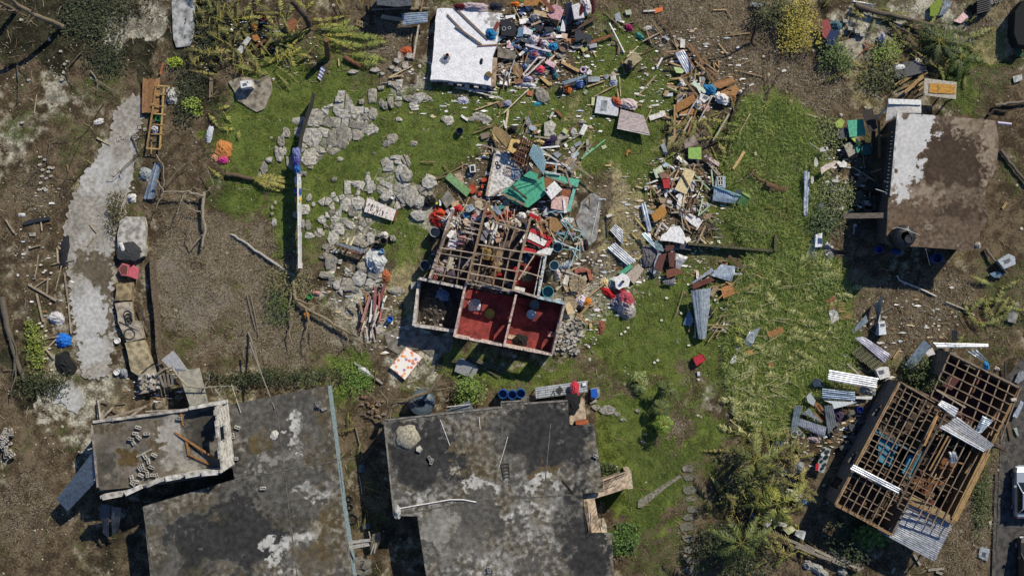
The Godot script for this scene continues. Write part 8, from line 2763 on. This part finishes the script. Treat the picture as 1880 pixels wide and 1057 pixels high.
	for q in [[840,990,890,955],[880,985,895,1060],[900,985,912,1055],[920,985,930,1050],[935,990,945,1040],[860,1000,880,1055]]:
		pk(q[0],q[1],q[2],q[3],.16,"7c776c",.9,.9)
	Z(0,697,2.935)
	heap("pale hollow block in the stack at the field edge","stack of hollow blocks")
	for i in 24:
		hb(rr(2,62),275+i*6.0+rr(-4,4),rr(0,180),.0+.2*(i % 3))
	heap("reddish splinter on the gravel above the ruined room","splinters on the gravel")
	for q in [[525,105,542,220],[560,205,610,145],[545,120,580,125],[600,165,650,190],[420,420,480,400],[620,130,680,120]]:
		pk(q[0],q[1],q[2],q[3],.09,"7c6858",.1,.2)
	Z(400,650,2.5975)
	heap("black tyre in the shaded alley between the roofs","tyres in the alley")
	for q in [[625,688,.2],[630,728,.2],[641,785,.36]]:
		var base:=at(q[0],q[1],.2)
		ring("tyre","","tyre",q[0],q[1],q[2],.07,.0,"1f1e1c")
	pn("alley_board","grey board over the shaded alley nearest the tyres",kb,[572,895,724,880,728,894,574,911],"a5a29a",2.7,.05,kw)
	pn("alley_board","wider grey board bridging the shaded alley",kb,[540,935,715,896,724,914,545,946],"aaa79e",2.6,.05,kw)
	pn("broken_slab","broken slab standing at the end of the alley boards","slab",[735,862,772,848,776,880,758,928,722,940],"867c6a",1.2,.12,kn,[1.2,1.2,1.0,.6,.6])
	heap("pale stick leaning on the broken alley slab","sticks on the alley slab")
	for q in [[720,845,728,880],[745,905,728,955],[755,900,745,950]]:
		pk(q[0],q[1],q[2],q[3],.08,"bfb8aa",1.25,1.0)
	heap("mossy concrete block at the bottom of the alley","blocks in the alley")
	for q in [[660,1000,36,30],[700,1010,30,30],[690,1040,36,20]]:
		pn("alley_block","","block",rs(q[0],q[1],q[2],q[3]),"77736a",.5,.5,kn)
	pn("grey_case","grey plastic case lying in the shaded alley","case",[686,812,724,806,728,832,690,836],"4f575a",.3,.25,kl)
	rod("thin pale pole lying down the shaded alley",[655,350,672,420,690,495],[.1,.1,.1],.05,"8c8474","bark","pole","pole")
	rod("thin white conduit below the pale alley pole",[674,580,684,640,686,668],[.1,.1,.1],.035,"a8a69e")
	cz("grey blue bag on the shaded alley floor",684,545,16,18,0,"6c7888",.3,.0,kg,kg)
	pn("alley_plank","weathered plank leaning along the pale blue wall","plank",[592,500,600,498,616,640,608,642],"6f5c3c",1.5,.05,kw)
	pk(650,40,785,140,.14,"9a948a",.15,-1,"pale beam on the bank above the flowered mattress","beam")
	cz("white plastic scrap on the pale beam of the bank",700,80,30,12,35,"c8c8c8",.12,.15,"plastic_scrap",kl)
	heap("reddish rubble lump on the bank beside the fallen tree","rubble on the bank")
	for i in 18:
		var mb:=MB.new()
		mb.prism(poly(rs(rr(685,790),rr(200,310),rr(5,12),rr(4,9)),.15),.2,.02)
		solo("rubble_lump",mb,M(kn,["8a6c58","9a8878","7c6858"][i % 3]),"","rubble")
	var tk:=th("round_tank","round grey blue tank with a black hole behind the roof","tank",Vector3(at(970,235,1.3).x,0,at(970,235,1.3).z))
	var tp:=tk.position
	e4=MB.new()
	e4.lathe(tp,[[.0,.0],[.95,.0],[1.0,.1],[1.0,1.0],[.92,1.2],[.6,1.32],[.3,1.34],[.28,1.34]],28)
	part("body",e4,M(kl,"4e5c68"),tk)
	e4=MB.new()
	e4.lathe(tp+Vector3(-.15,0,-.05),[[.3,1.3],[.32,1.38],[.26,1.38],[.25,1.33],[.0,1.33]],20)
	part("hatch",e4,M(kl,"0f1114"),tk)
	Z(680,650,2.598)
	tin("grey sheet wedged between tank and roof",[360,268,470,222,492,262,370,274],[1.8,2.2,2.2,1.8],"7d868c",.03)
	rod("white rail above the wedged grey sheet",[365,252,475,240],[2.3,2.3],.04,"c0c0bc")
	heap("open blue drum in the row of three behind the roof","row of blue drums")
	for q in [[632,190],[677,194],[718,188]]:
		var d:=drum("blue_drum","","drum",q[0],q[1],.33,.95,"1f56a0",.0)
		d.set_meta("label",hl); d.set_meta("group",hg)
	pn("back_step","grey concrete step behind the black roof","step",[590,210,780,196,785,224,622,236,590,250],"6c675e",.3,.3,kn)
	var wt2:=table("long corrugated topped bench behind the black roof","tin_bench","bench",[785,162,1033,128,1034,180,792,212],.85,"6a655c",kw)
	part("corrugated_top",tm([at(783,160,.9),at(1035,126,.9),at(1036,180,.9),at(792,213,.9)],.16,.02,.0),M(ki,"b5babd"),wt2)
	cz("red jacket lying on the corrugated bench",975,165,20,34,0,"c03444",.2,.93,"jacket","jacket")
	cz("navy cloth beside the red jacket on the bench",952,178,16,22,0,"1e2238",.2,.93)
	pn("grey_bag","flat grey bag on the corrugated bench",kg,[885,170,905,152,922,172,905,192],"3c3c3e",1.0,.06,kc)
	pn("white_carton","white carton at the end of the corrugated bench","carton",[1010,138,1028,134,1030,150,1012,154],"dcdcdc",1.05,.12,kp)
	heap("thin dark rod crossed on the corrugated bench","rods on the bench")
	pk(862,200,876,172,.04,"3c3a38",.95); pk(884,198,872,172,.04,"3c3a38",.95)
	var bt:=th("blue_tub","deep blue tub standing on a grey slab by the bench","tub",at(1068,190))
	e4=MB.new()
	e4.prism(poly([1048,165,1092,155,1098,205,1052,220],.15),.17)
	part("slab",e4,M(kn,"8f8f8a"),bt)
	e4=MB.new()
	e4.prism(poly([1050,170,1080,165,1088,200,1070,212,1052,205],.55),.4,.04)
	part("tub",e4,M(kl,"1e58b4"),bt)
	pn("low_slab","pale slab below the deep blue tub","slab",[1044,232,1078,214,1082,228,1050,240],"98958a",.12,.12,kn)
	pn("yellow_stone","yellowish stone under the bench edge","stone",[768,210,785,206,788,222,770,224],"b3a070",.2,.2,kr)
	var gt:=table("grey plastic table lying low in the grass","plastic_table","table",[415,26,440,20,516,66,492,120,400,82],.35,"8a8c8c",kl)
	e4=MB.new()
	e4.prism(poly([470,92,486,66,490,68,474,95],.355),.02)
	part("slot",e4,M(kl,"1c1c1c"),gt)
	heap("dark weathered plank in the row beside the grey table","planks beside the grey table")
	for q in [[480,18,660,84],[465,28,612,108],[490,30,640,90]]:
		pk(q[0],q[1],q[2],q[3],.1,"6c6458",.12)
	var gr:=th("iron_grate","small black iron grate in the grass by the table","grate",at(330,45))
	for i in 5:
		pa(at(312+i*2,70-i*11,.1),at(342+i*2,78-i*11,.1),.05,.04,M(ki,"3c3c3a"),"bar",gr)
	pa(at(312,72,.14),at(330,20,.14),.05,.04,M(ki,"3c3c3a"),"bar",gr)
	pn("white_tile","tiny white tile in the grass below the end room","tile",[668,6,690,-2,698,10,682,22],"a8a8a0",.08,.05,kn)
	rod("dark stick in the grass above the round tank",[225,150,285,175],[.2,.2],.03,"5c5040","bark",kt,kt)
	Z(1400,0,2.935)
	pn("charred_panel","dark grey panel with white scrapes in the upper field","panel",[705,350,800,330,872,310,890,385,730,425],"47484c",.45,.05,kp)
	cz("white paint flake sheet on the dark grey panel",742,360,24,12,-10,"dcdcdc",.06,.46,"plastic_scrap",kl)
	cz("second white flake at the top of the dark grey panel",837,325,12,12,0,"dcdcdc",.06,.46,"plastic_scrap",kl)
	pk(660,395,735,340,.16,"b5a890",.3,-1,"pale plank under the edge of the dark grey panel")
	heap("firewood length in the stack below the dark grey panel","firewood stack")
	for i in 16:
		var x:=rr(700,850); var y:=rr(412,490)
		pk(x,y,x+rr(25,70),y-rr(15,50),.13,["8c7048","6c5438","a58a5c"][i % 3],rr(.08,.35),rr(.1,.4))
	pk(768,498,868,408,.26,"a88a5c",.45,-1,"thickest yellow firewood plank on the stack")
	var tb2:=table("beige platform with two yellow boards standing above the roof","yard_table","table",[875,420,1050,442,1045,535,870,512],1.6,"a59f90",kp,.1)
	for q in [[903,448,948,450,946,502,900,498],[950,450,1040,458,1040,505,949,502]]:
		e4=MB.new()
		e4.prism(poly(q,1.66),.05)
		part("yellow_board",e4,M(kw,"c08f3c"),tb2)
	rod("bent cable hanging off the beige platform",[810,510,850,502,880,506],[1.4,1.55,1.62],.02,"2a2a2a",kl,"cable","cable")
	pn("striped_blankets","red chequered blanket draped in the upper bushes","blanket",[318,110,360,100,372,150,345,212,325,190],"94504c",.8,.06,kc)
	pn("navy_blanket","navy blanket beside the red chequered one","blanket",[365,160,415,165,405,230,365,250,345,225],"26385c",.8,.06,kc)
	cz("green and blue clothes above the navy blanket",395,135,34,24,20,"4a6a70",.3,.6,"clothes_heap","clothes")
	heap("small grey box in the row beside the blankets","boxes by the blankets")
	for q in [[448,110],[475,152],[512,168],[540,185]]:
		pn("grey_box","","box",[q[0]-14,q[1]-10,q[0]+12,q[1]-6,q[0]+14,q[1]+12,q[0]-12,q[1]+10],"94948c",.4,.35,kl)
	cz("white and purple cloth on a pole in the upper field",645,215,18,34,0,"b4b0c4",.5,.2)
	heap("red stick in the pile beside the upper pavement","red sticks")
	for q in [[545,270,620,240],[550,225,590,250],[520,300,560,260],[555,235,575,270]]:
		pk(q[0],q[1],q[2],q[3],.08,"9a4a30",.2,.3)
	pn("pink_tarp","pale pink board beside the dark crate at the top",kb,[1038,115,1085,65,1120,95,1070,125],"d8b4b0",.2,.03,kp)
	var cg:=th("black_crate","black slatted crate at the very top edge","crate",at(1170,40))
	for i in 7:
		pa(at(1150,10+i*11,.5),at(1225,-12+i*11,.5),.08,.3,M(kl,"23262a"),"slat",cg)
	e4=MB.new()
	e4.prism(poly([1128,20,1220,-10,1235,55,1150,85],.45),.4)
	part("body",e4,M(kl,"15171a"),cg)
	heap("grey hollow brick in the row at the top edge","bricks at the top edge")
	for q in [[1210,15],[1235,8],[1260,2],[1280,-6]]:
		hb(q[0],q[1],60,.05)
	pn("green_tarp","yellow green tarpaulin folded at the top edge","tarpaulin",[905,30,940,0,975,-10,960,50,930,90,905,85],"7c9038",.3,.06,kc)
	tin("grey metal strip beside the yellow green tarpaulin",[985,0,950,85,990,75,1025,10],[.4,.2,.2,.4],"9aa2a6",.04)
	tin("grey sheet at the left end of the weathered trunk",[488,0,480,15,590,42,610,22],[.4,.3,.3,.4],"9c9c98",.04)
	pn("white_card","white card on the bare slope near the long grass","card",[103,376,128,372,130,384,106,388],"e0e0dc",.08,.04,kp)
	pn("tan_tile","tan tile at the top edge of the long grass","tile",[145,530,165,535,162,558,142,550],"b08c68",.2,.05,kp)
	pk(222,610,298,632,.1,"c4b490",.2,-1,"pale lath at the corner of the long grass","lath")
	pn("slate_scrap","slate grey metal scrap at the top beside the dead tree","metal scrap",[-65,15,-30,10,10,25,-20,38,-60,30],"7c848c",.3,.03,ki)
	pn("pale_scrap","pale grey sheet lying by the picture edge field","sheet",[1352,412,1400,400,1405,430,1360,446],"a8aaa8",.15,.03,ki)
	pn("dark_shed","dark tarpaulin shelter at the upper picture edge","shelter",[1365,60,1409,0,1450,0,1450,250,1380,240,1358,180],"1a1c1c",1.2,1.1,kc)
	pn("green_cloth","dark green cloth below the dark shelter",kc,[1365,255,1400,255,1409,300,1375,305],"3a5a3c",.2,.1,kc)
	Z(1400,170,2.935)
	pn("turquoise_board","bright turquoise board in the bush beside the stained house",kb,[458,150,545,142,560,228,472,240],"4aa384",.9,.05,kp)
	pn("lime_sheet","lime green scrap sheet in the bush","sheet",[392,160,425,138,446,155,430,190,400,188],"93aa44",.7,.04,kp)
	pn("slate_board","slate purple board below the turquoise board",kb,[400,210,465,178,470,238,410,250],"4a4854",.6,.05,kp)
	pn("yellow_green_board","yellow green board above the teal triangle",kb,[478,245,495,236,540,275,520,285],"b0bc58",.8,.04,kp)
	pn("teal_triangle","teal triangular board beside the yellow green one",kb,[500,278,538,285,520,322,512,325],"3a8c74",.7,.04,kp)
	pn("cabinet_front_board","grey cabinet front below the slate board","cabinet front",[440,285,478,262,512,318,468,348],"a5a08f",.6,.06,kw)
	drum("teal_drum","dark teal drum shaded beside the boards","drum",565,305,.4,.8,"245c58",.0,"","",.8)
	pn("white_curved_sheet","white curved sheet on the leafy bush","sheet",[315,405,345,385,400,365,392,392,350,415,320,442],"c9b8ae",1.1,.03,kp)
	pn("white_curved_sheet","second white torn sheet beside the curved one","sheet",[398,372,412,368,460,390,455,402,420,400],"d8d4cc",1.1,.03,kp)
	heap("small white scrap caught in the leafy bush","scraps in the bush")
	for q in [[290,375,10,26],[395,475,18,8],[405,455,8,12],[330,305,22,14],[345,300,12,8],[270,470,8,22],[350,480,10,6]]:
		pn("white_scrap","",ks,rs(q[0],q[1],q[2],q[3]),"b8b4ac",.9,.03,kp)
	rod("bent pale stick over the bush edge",[255,270,290,295,345,325],[.8,.8,.7],.03,"b5b0a8",kw,kt,kt)
	tin("narrow white corrugated sheet standing at the grass edge",[228,420,222,660,245,662,256,430],[.7,.5,.5,.7],"c0c6d2",.03)
	tin("small grey corrugated scrap by the leafy bush",[305,600,300,640,320,632,335,590],[.6,.4,.4,.6],"8f979c",.03)
	pn("pink_sand","pinkish sand sheet at the edge of the dark yard","sheet",[372,575,440,570,446,640,400,650,370,620],"9c8470",.12,.1,kr)
	goods("white standing locker beside crumpled metal on the field edge","locker","locker",[288,765,325,755,322,832,284,834],.0,.7,"d4d6d8",[])
	tin("white metal sheet below the standing locker",[270,790,230,880,285,922,300,835],[.35,.15,.15,.35],"c4c8c8",.06)
	cz("crumpled foil and wire heap beside the locker",345,855,36,50,0,"8d8d8c",.4,.0,"foil_heap","foil",ki)
	pn("white_card","white card at the lower field edge","card",[335,982,375,975,382,988,345,992],"d8d8d4",.2,.03,kp)
	goods("pale upturned basin box caught on the far branch","basin_box","basin",[1270,905,1330,868,1365,885,1368,925,1305,952],.4,.35,"a5acb2",[[1300,905,1335,890,1340,910,1310,925]])
	pn("blue_slate_sheet","blue slate sheet below the pale basin","sheet",[1225,975,1262,962,1310,975,1280,998,1250,995],"6c8494",.3,.03,ki)
	rod("white plastic pipe lying on the shaded dirt",[728,985,740,1010,800,1035,850,1055,938,1098],[.2,.1,.1,.1,.1],.07,"c0bcb4",kp,"pipe","pipe")
	pk(1295,625,1318,590,.2,"8f7c54",.1,-1,"yellow stub of plank beyond the house")
	rod("purple white roll at the corner of the stained roof",[1268,162,1342,170],[2.9,2.8],.12,"a8a0b8",kl,"roll","roll")
	Z(1400,500,2.935)
	heap("torn board in the field beside the white painted board","boards in the cane field")
	pn("white_red_board","red and white painted board lying in the cane field",kb,[345,148,392,124,398,195,360,205],"9a6450",.4,.05,kw)
	pn("white_door_half","white lower half of a door in the cane field","door",[358,208,402,196,416,250,375,276],"d0cccc",.4,.05,kp)
	var cw:=th("wooden_rack","yellow slatted wooden rack in the cane field","rack",at(428,190,.3))
	for i in 4:
		pa(at(412,168+i*14,.42),at(442,165+i*14,.42),.12,.04,M(kw,so("b08f5c")),"slat",cw)
	for x in [414,440]:
		pa(at(x,164,.38),at(x+3,214,.38),.07,.04,M(kw,"94744a"),"rail",cw)
	pn("tan_board","tan board below the yellow slatted rack",kb,[415,225,478,222,486,250,420,256],"94704a",.3,.04,kw)
	tin("dark sheet standing on edge in the shade",[660,115,600,360,620,240,600,175],[1.0,.4,.5,.9],"58626a",.06)
	tin("pale sheet lying beside the dark standing one",[560,228,482,312,490,332,572,266],[.4,.25,.2,.3],"94a0a4",.04)
	pn("blue_white_strip","pale blue strip beside the white machine","strip",[605,330,632,225,640,228,622,338],"a3b0b4",.3,.04,kp)
	goods("white twin tub machine upright on the dirt","washing_machine","washing machine",[628,272,662,262,672,334,630,340],.0,.8,"d0d6da",[[636,278,660,274,662,290,638,294]])
	rod("grey post lying from the white machine",[600,245,705,182],[.3,.15],.05,"77736a",kw,"post","post")
	tin("purple white corrugated sheet folded over the crates",[498,352,660,490,690,440,545,346],[.6,.5,.5,.6],"aaa9b8",.05)
	for k in 2:
		var pl:=th("pallet",["mossy pallet frame nearest the long grass","second mossy pallet frame under the folded sheet"][k],"pallet",at(520+k*60,430+k*50,.2))
		var bx:=485.0+k*62.0
		var by:=435.0+k*45.0
		for i in 7:
			pa(at(bx+i*9,by-i*7,.4),at(bx+55+i*9,by+48-i*7,.4),.1,.04,M(kw,so("5c5c44")),"slat",pl)
		for i in 4:
			pa(at(bx+i*18,by+i*15,.45),at(bx+55+i*18,by-42+i*15,.45),.1,.04,M(kw,so("66644a")),"crosspiece",pl)
	heap("hollow block in the shaded corner beside the pallets","blocks beside the pallets")
	for q in [[405,515],[425,480],[440,525],[418,500]]:
		hb(q[0],q[1],70,.1)
	pk(458,490,520,548,.14,"a8a294",.4,-1,"grey plank between the pallets and the white sheet")
	pn("white_cushion","grey box at the grass edge above the blocks","box",[430,440,455,438,458,458,435,460],"9a9a94",.3,.2,kc)
	goods("white broken appliance with a black grille","appliance","appliance",[612,525,640,512,682,510,692,562,635,580],.1,.6,"cfcfcb",[[625,530,655,524,658,545,632,552]])
	pn("white_planks","white plank bundle below the broken appliance","planks",[652,582,690,568,718,590,710,604,680,590],"c4c0b4",.3,.1,kp)
	pk(706,462,745,408,.14,"b99c6c",.1,-1,"short tan plank on the dirt above the rafters")
	tin("pale blue sheet leaning over the dark bush",[768,495,870,365,912,395,812,528],[.6,1.2,1.2,.6],"98a8b0",.04)
	pn("white_sheet_piece","white curved piece beside the pale blue sheet","piece",[878,428,918,404,934,440,895,452],"cacaca",.8,.04,kl)
	pk(818,520,850,475,.16,"94744a",.4,-1,"brown plank under the pale blue sheet")
	tin("long narrow white gutter sheet above the wing",[925,378,1218,384,1222,403,940,406],[3.1,3.1,3.1,3.1],"c9cdd0",.03)
	tin("dark grey arched sheet beside the gutter sheet",[1098,428,1205,482,1212,470,1160,414],[3.0,3.0,3.0,3.2],"8a9094",.08)
	tin("dark upright sheet at the back of the wing",[1022,310,1025,370,1052,370,1056,312],[1.2,.8,.8,1.2],"55585e",.02)
	cz("bright blue bag on the wing rafters",1207,502,14,22,-20,"2a86b8",.25,2.95,kg,kg)
	cz("small white bag beyond the wing wall",1268,520,14,10,0,"d0ccc4",.25,.0,kg,kg)
	rod("dark post standing beyond the wing wall",[1310,480,1310,570],[.4,.2],.07,"4c4e50",ki,"post","post")
	pn("grey_metal_scrap","pale grey triangular sheet at the picture edge","sheet",[1362,590,1385,535,1409,528,1420,570,1380,598],"94989a",.3,.03,ki)
	tin("white sheet leaning outside the long wall",[1352,775,1395,690,1412,700,1375,785],[.6,.6,.4,.4],"aeb8c0",.03)
	pn("green_grey_board","pale torn board outside the long wall",kb,[1355,840,1375,835,1385,885,1372,872],"94a094",.2,.04,kp)
	pk(1320,790,1345,900,.3,"6b5c44",.1,-1,"broad brown plank outside the long wall")
	pn("white_brick","small white brick at the wing corner","brick",[1340,680,1372,676,1374,694,1344,696],"c4bcac",3.0,.12,kn)
	pn("grey_boat_slab","long weathered grey slab in the far field","slab",[1345,168,1385,160,1392,190,1368,276,1325,266,1320,245],"878880",.25,.15,kn)
	rod("pale pole lying beyond the plastic pipe",[990,158,1080,195,1145,232],[.15,.12,.1],.06,"b0a898",kw,"pole","pole")
	heap("dry stalk on the dirt above the rafters","stalks on the dirt")
	for q in [[755,200,812,248],[1062,225,1120,320],[1090,165,1230,195],[1130,295,1190,312],[740,180,760,230],[940,275,1020,275],[1240,240,1300,310]]:
		rod("",[q[0],q[1],q[2],q[3]],[.1,.1],.03,"8f8258",kw,"stalk",kt,.015)
	pn("white_chip","white chip on the dirt above the pale blue sheet","chip",[876,284,890,282,892,292,880,294],"dcdad4",.08,.05,kn)
	pn("red_leaf_pile","dull red cloth on the shaded dirt",kc,[1160,255,1185,250,1190,275,1165,280],"6c3428",.1,.06,kc)
	Z(1420,660,4.404)
	tin("bright white corrugated sheet spanning the shaded yard",[455,84,852,152,836,236,442,166],[1.3,1.3,1.2,1.2],"cdd0d4",.02)
	tin("slate blue corrugated sheet below the bright white one",[400,234,662,264,666,336,395,316],[1.0,1.0,.9,.9],"5f7288",.02)
	pn("white_shelf","white shelf strip beside the slate blue sheet","shelf",[672,296,806,298,796,322,668,316],"c8ccca",.9,.05,kp)
	pn("white_torn_sheet","white torn sheet under the slate blue one","sheet",[410,330,560,338,680,346,560,380,490,398,480,360],"c4ccce",.8,.03,kl)
	tin("tall grey ribbed sheet leaning by the purple cloth",[412,370,442,602,515,530,480,368],[.9,.3,.3,.9],"868d8f",.06)
	tin("white ribbed sheet at the field edge of the yard",[198,470,192,525,416,630,432,545],[.6,.45,.45,.6],"b4b6be",.04)
	tin("grey blue sheet standing at the grass edge",[178,378,132,592,190,592,236,370],[.9,.3,.3,.9],"8f9ba0",.03)
	pn("grey_triangle","grey triangle of sheet behind the white ribbed one","sheet",[290,390,402,512,300,462,232,440],"88908e",.75,.03,ki)
	pn("grey_fairing","pale grey shaped panel below the blue hood","panel",[270,300,300,265,345,330,330,375,280,345],"a5acac",.8,.04,kl)
	pn("blue_hood","dark blue car hood shaped panel at the grass edge","panel",[338,152,380,160,416,218,330,218,318,190],"2a3a4c",.7,.06,kl)
	cz("grey crumpled metal heap beside the bright white sheet",765,255,66,28,8,"8a8e8e",.4,.6,"metal_heap","metal",ki)
	cz("dull purple blanket in the shaded yard",525,450,44,54,10,"4a3c52",.35,.0,"blanket","blanket")
	cz("brown cloth beside the tall ribbed sheet",418,465,30,40,0,"5c3c2a",.3,.2)
	heap("orange brown splinter behind the grey ribbed sheets","splinters in the scrap yard")
	for q in [[350,330,400,400],[370,340,340,380],[300,290,380,420],[290,340,410,440],[330,420,400,500]]:
		pk(q[0],q[1],q[2],q[3],.12,"8a5c34",.4,.6)
	drum("white_bucket","white bucket at the corner of the white ribbed sheet","bucket",172,605,.24,.45,"c8ccce",.0)
	drum("white_mug_pot","small white pot beside the white bucket","pot",210,590,.17,.3,"d6d6d4",.1)
	cz("pale pink and white rags under the ribbed sheet",330,640,50,26,10,"b8a4a4",.25,.0,"rags","rags")
	cz("blue and white wrappers at the field edge",50,680,30,22,0,"5c74a4",.15,.0,"wrappers","wrappers")
	heap("tiny white cup on the dirt beside the wrappers","white cups")
	for q in [[150,662],[110,600],[50,730],[90,670],[115,680]]:
		var mb:=MB.new()
		mb.lathe(at(q[0],q[1]),[[.0,.0],[.08,.0],[.1,.14],[.0,.14]],8)
		solo("cup",mb,M(kl,"d6d2c4"),"","cup")
	var tr:=th("tool_tray","long white tray of tools with a red box","tray",at(410,810,.5))
	e4=MB.new()
	e4.prism(poly([402,708,470,722,412,920,345,890],.6),.08)
	part("tray",e4,M(kp,"8f9994"),tr)
	for q in [[410,730,20],[440,745,22],[400,770,18],[430,790,24],[395,820,16],[420,850,20],[385,790,14],[400,880,16],[450,770,12]]:
		e4=MB.new()
		e4.prism(poly(rs(q[0],q[1],q[2]*.7,q[2]*.6),.72),.12)
		part("tool",e4,M(kl,["16181a","202224","c8c8c4","2a2c2e"][rng.randi() % 4]),tr)
	e4=MB.new()
	e4.prism(poly([348,845,370,840,366,895,342,898],.75),.15)
	part("red_box",e4,M(kl,"b81c28"),tr)
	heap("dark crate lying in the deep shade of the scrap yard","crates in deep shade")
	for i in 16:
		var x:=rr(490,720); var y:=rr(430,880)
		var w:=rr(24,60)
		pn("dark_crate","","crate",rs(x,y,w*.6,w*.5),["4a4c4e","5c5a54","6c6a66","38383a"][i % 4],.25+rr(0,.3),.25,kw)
	drum("blue_bucket","blue bucket deep in the shade by the timber house","bucket",705,405,.22,.4,"2438a0",.0)
	rod("thin dark cable sagging across the shaded yard",[525,525,600,590,700,560,770,650],[.8,.4,.6,1.2],.02,"2c2a28",kl,"cable","cable")
	junk(22,330,420,130,110,.4,PALE,"scrap piece wedged between the ribbed sheets","wreckage of the scrap yard")
	Z(1400,750,3.4437)
	drum("wash_tub","grey washing tub in the rubbish yard","tub",132,408,.24,.3,"9aa3a3",.0,"","",.4)
	cz("black bin bags heaped beside the washing tub",180,450,50,46,30,"17181b",.5,.0,"bin_bags","bags")
	cz("grey plastic sheet beyond the bin bags",235,372,30,34,0,"8c9090",.3,.0,"plastic_sheet","plastic sheet")
	cz("dark clothing heap at the palm side of the tub",62,395,30,30,0,"2c2e34",.3,.0,"clothes_heap","clothes")
	var sk:=th("sink_board","cream board with a round grey sink in it","sink",at(190,540))
	e4=MB.new()
	e4.prism(poly([155,505,205,515,265,548,225,590,145,560],.4),.08)
	part(kb,e4,M(kp,"b3b09c"),sk)
	e4=MB.new()
	e4.lathe(at(183,545,.4),[[.24,.012],[.2,.02],[.18,.006],[.0,.006]],18)
	part("bowl",e4,M(ki,"4c5052"),sk)
	cz("blue bag beside the cream sink board",262,588,26,16,20,"2f6cb0",.3,.0,kg,kg)
	tin("white ribbed scrap nearest the palms",[0,700,30,640,72,708,30,752],[.5,.5,.4,.4],"bfc2c4",.05)
	tin("dark ribbed sheet under the palm fronds",[-85,690,-60,640,-40,700,-70,770],[.6,.6,.5,.5],"7c8084",.05)
	pn("blue_grey_sheet","blue grey sheet under the lowest palm fronds","sheet",[-75,745,-40,740,-30,770,-70,790],"6c8494",.4,.03,ki)
	pn("cream_slab","cream slab in the broken wall row","slab",[98,712,160,732,152,752,95,740],"b4b4a0",.5,.3,kn)
	pn("yellow_slab","yellowish slab in the broken wall row","slab",[135,768,190,745,215,768,165,800],"b4b488",.5,.3,kn)
	pn("white_slab","white slab at the end of the broken wall row","slab",[215,770,280,775,262,836,205,800],"b8bcb8",.5,.3,kn)
	heap("weathered beam in the row along the bottom wall","beams along the bottom wall")
	for q in [[100,800,330,900],[210,870,535,1000],[330,890,540,990],[420,900,640,1010],[480,950,620,1020],[270,860,330,890]]:
		pk(q[0],q[1],q[2],q[3],.2,"8d8474",.5,.5)
	heap("pale rubbish bag in the bottom corner yard","bags in the bottom yard")
	for q in [[345,1010,40,26],[285,985,24,28],[505,1030,30,24],[380,1040,40,20]]:
		cz("",q[0],q[1],q[2],q[3],20,"9a9a94",.35,.0,kg,kg)
	heap("small pale plank behind the porch roof","planks behind the porch")
	for q in [[820,1040,840,1005],[1050,1020,1150,1010],[960,920,1000,990],[1100,1030,1140,1045]]:
		pk(q[0],q[1],q[2],q[3],.18,"8d8878",.1)
	pn("road_grate","square white wire tray lying by the road bank","tray",[1378,880,1398,875,1442,890,1425,965,1370,940],"a8b0b0",.12,.06,ki)
	pn("road_grate_centre","dark plate in the middle of the wire tray","plate",[1395,905,1420,912,1412,940,1390,932],"5c6266",.135,.03,ki)
	pn("white_scrap","tan scrap on the road bank below the porch",ks,[1435,715,1455,705,1450,735,1438,742],"b4ac98",.08,.04,kn)
	make_car("silver car parked on the road at the edge",1876,900,"aab4ba",4.0,1.7)
	make_car("dark car added over the shaded corner behind the silver one",1884,1030,"1a1c20",4.2,1.75)  # car added to fill a road corner that is dark with shade
func _ready() ->void:
	rng.seed=20240
	var cam:=Camera3D.new()
	cam.name="drone_camera"
	cam.position=Vector3(0,H,0)
	cam.rotation_degrees=Vector3(-90,0,0)
	cam.fov=rad_to_deg(2.0*atan(528.5/PX/H))
	cam.near=.5
	cam.far=600.0
	add_child(cam)
	cam.current=true
	var sky:=ProceduralSkyMaterial.new()
	sky.sky_top_color=Color(.22,.31,.46)
	sky.sky_horizon_color=Color(.45,.50,.56)
	sky.ground_bottom_color=Color(.1,.1,.08)
	sky.ground_horizon_color=Color(.3,.32,.32)
	sky.sky_energy_multiplier=1.3
	var s:=Sky.new()
	s.sky_material=sky
	var env:=Environment.new()
	env.background_mode=Environment.BG_SKY
	env.sky=s
	env.tonemap_mode=Environment.TONE_MAPPER_LINEAR
	env.tonemap_exposure=1.12
	env.sdfgi_enabled=true
	env.ssao_enabled=true
	env.ssil_enabled=true
	var we:=WorldEnvironment.new()
	we.environment=env
	add_child(we)
	var sun:=DirectionalLight3D.new()
	sun.name="sun"
	var el:=deg_to_rad(39.0)
	var dir:=Vector3(-.62*cos(el),-sin(el),.785*cos(el))
	sun.look_at_from_position(Vector3.ZERO,dir,UP3)
	sun.light_energy=1.55
	sun.light_angular_distance=.5
	sun.light_color=Color(1.0,.965,.9)
	sun.shadow_enabled=true
	add_child(sun)
	make_textures()
	make_ground()
	make_grass()
	make_paths()
	make_central_house()
	make_top_slab()
	make_lower_left()
	make_lower_mid()
	make_right_house()
	make_frame_house()
	make_nature()
	make_things()
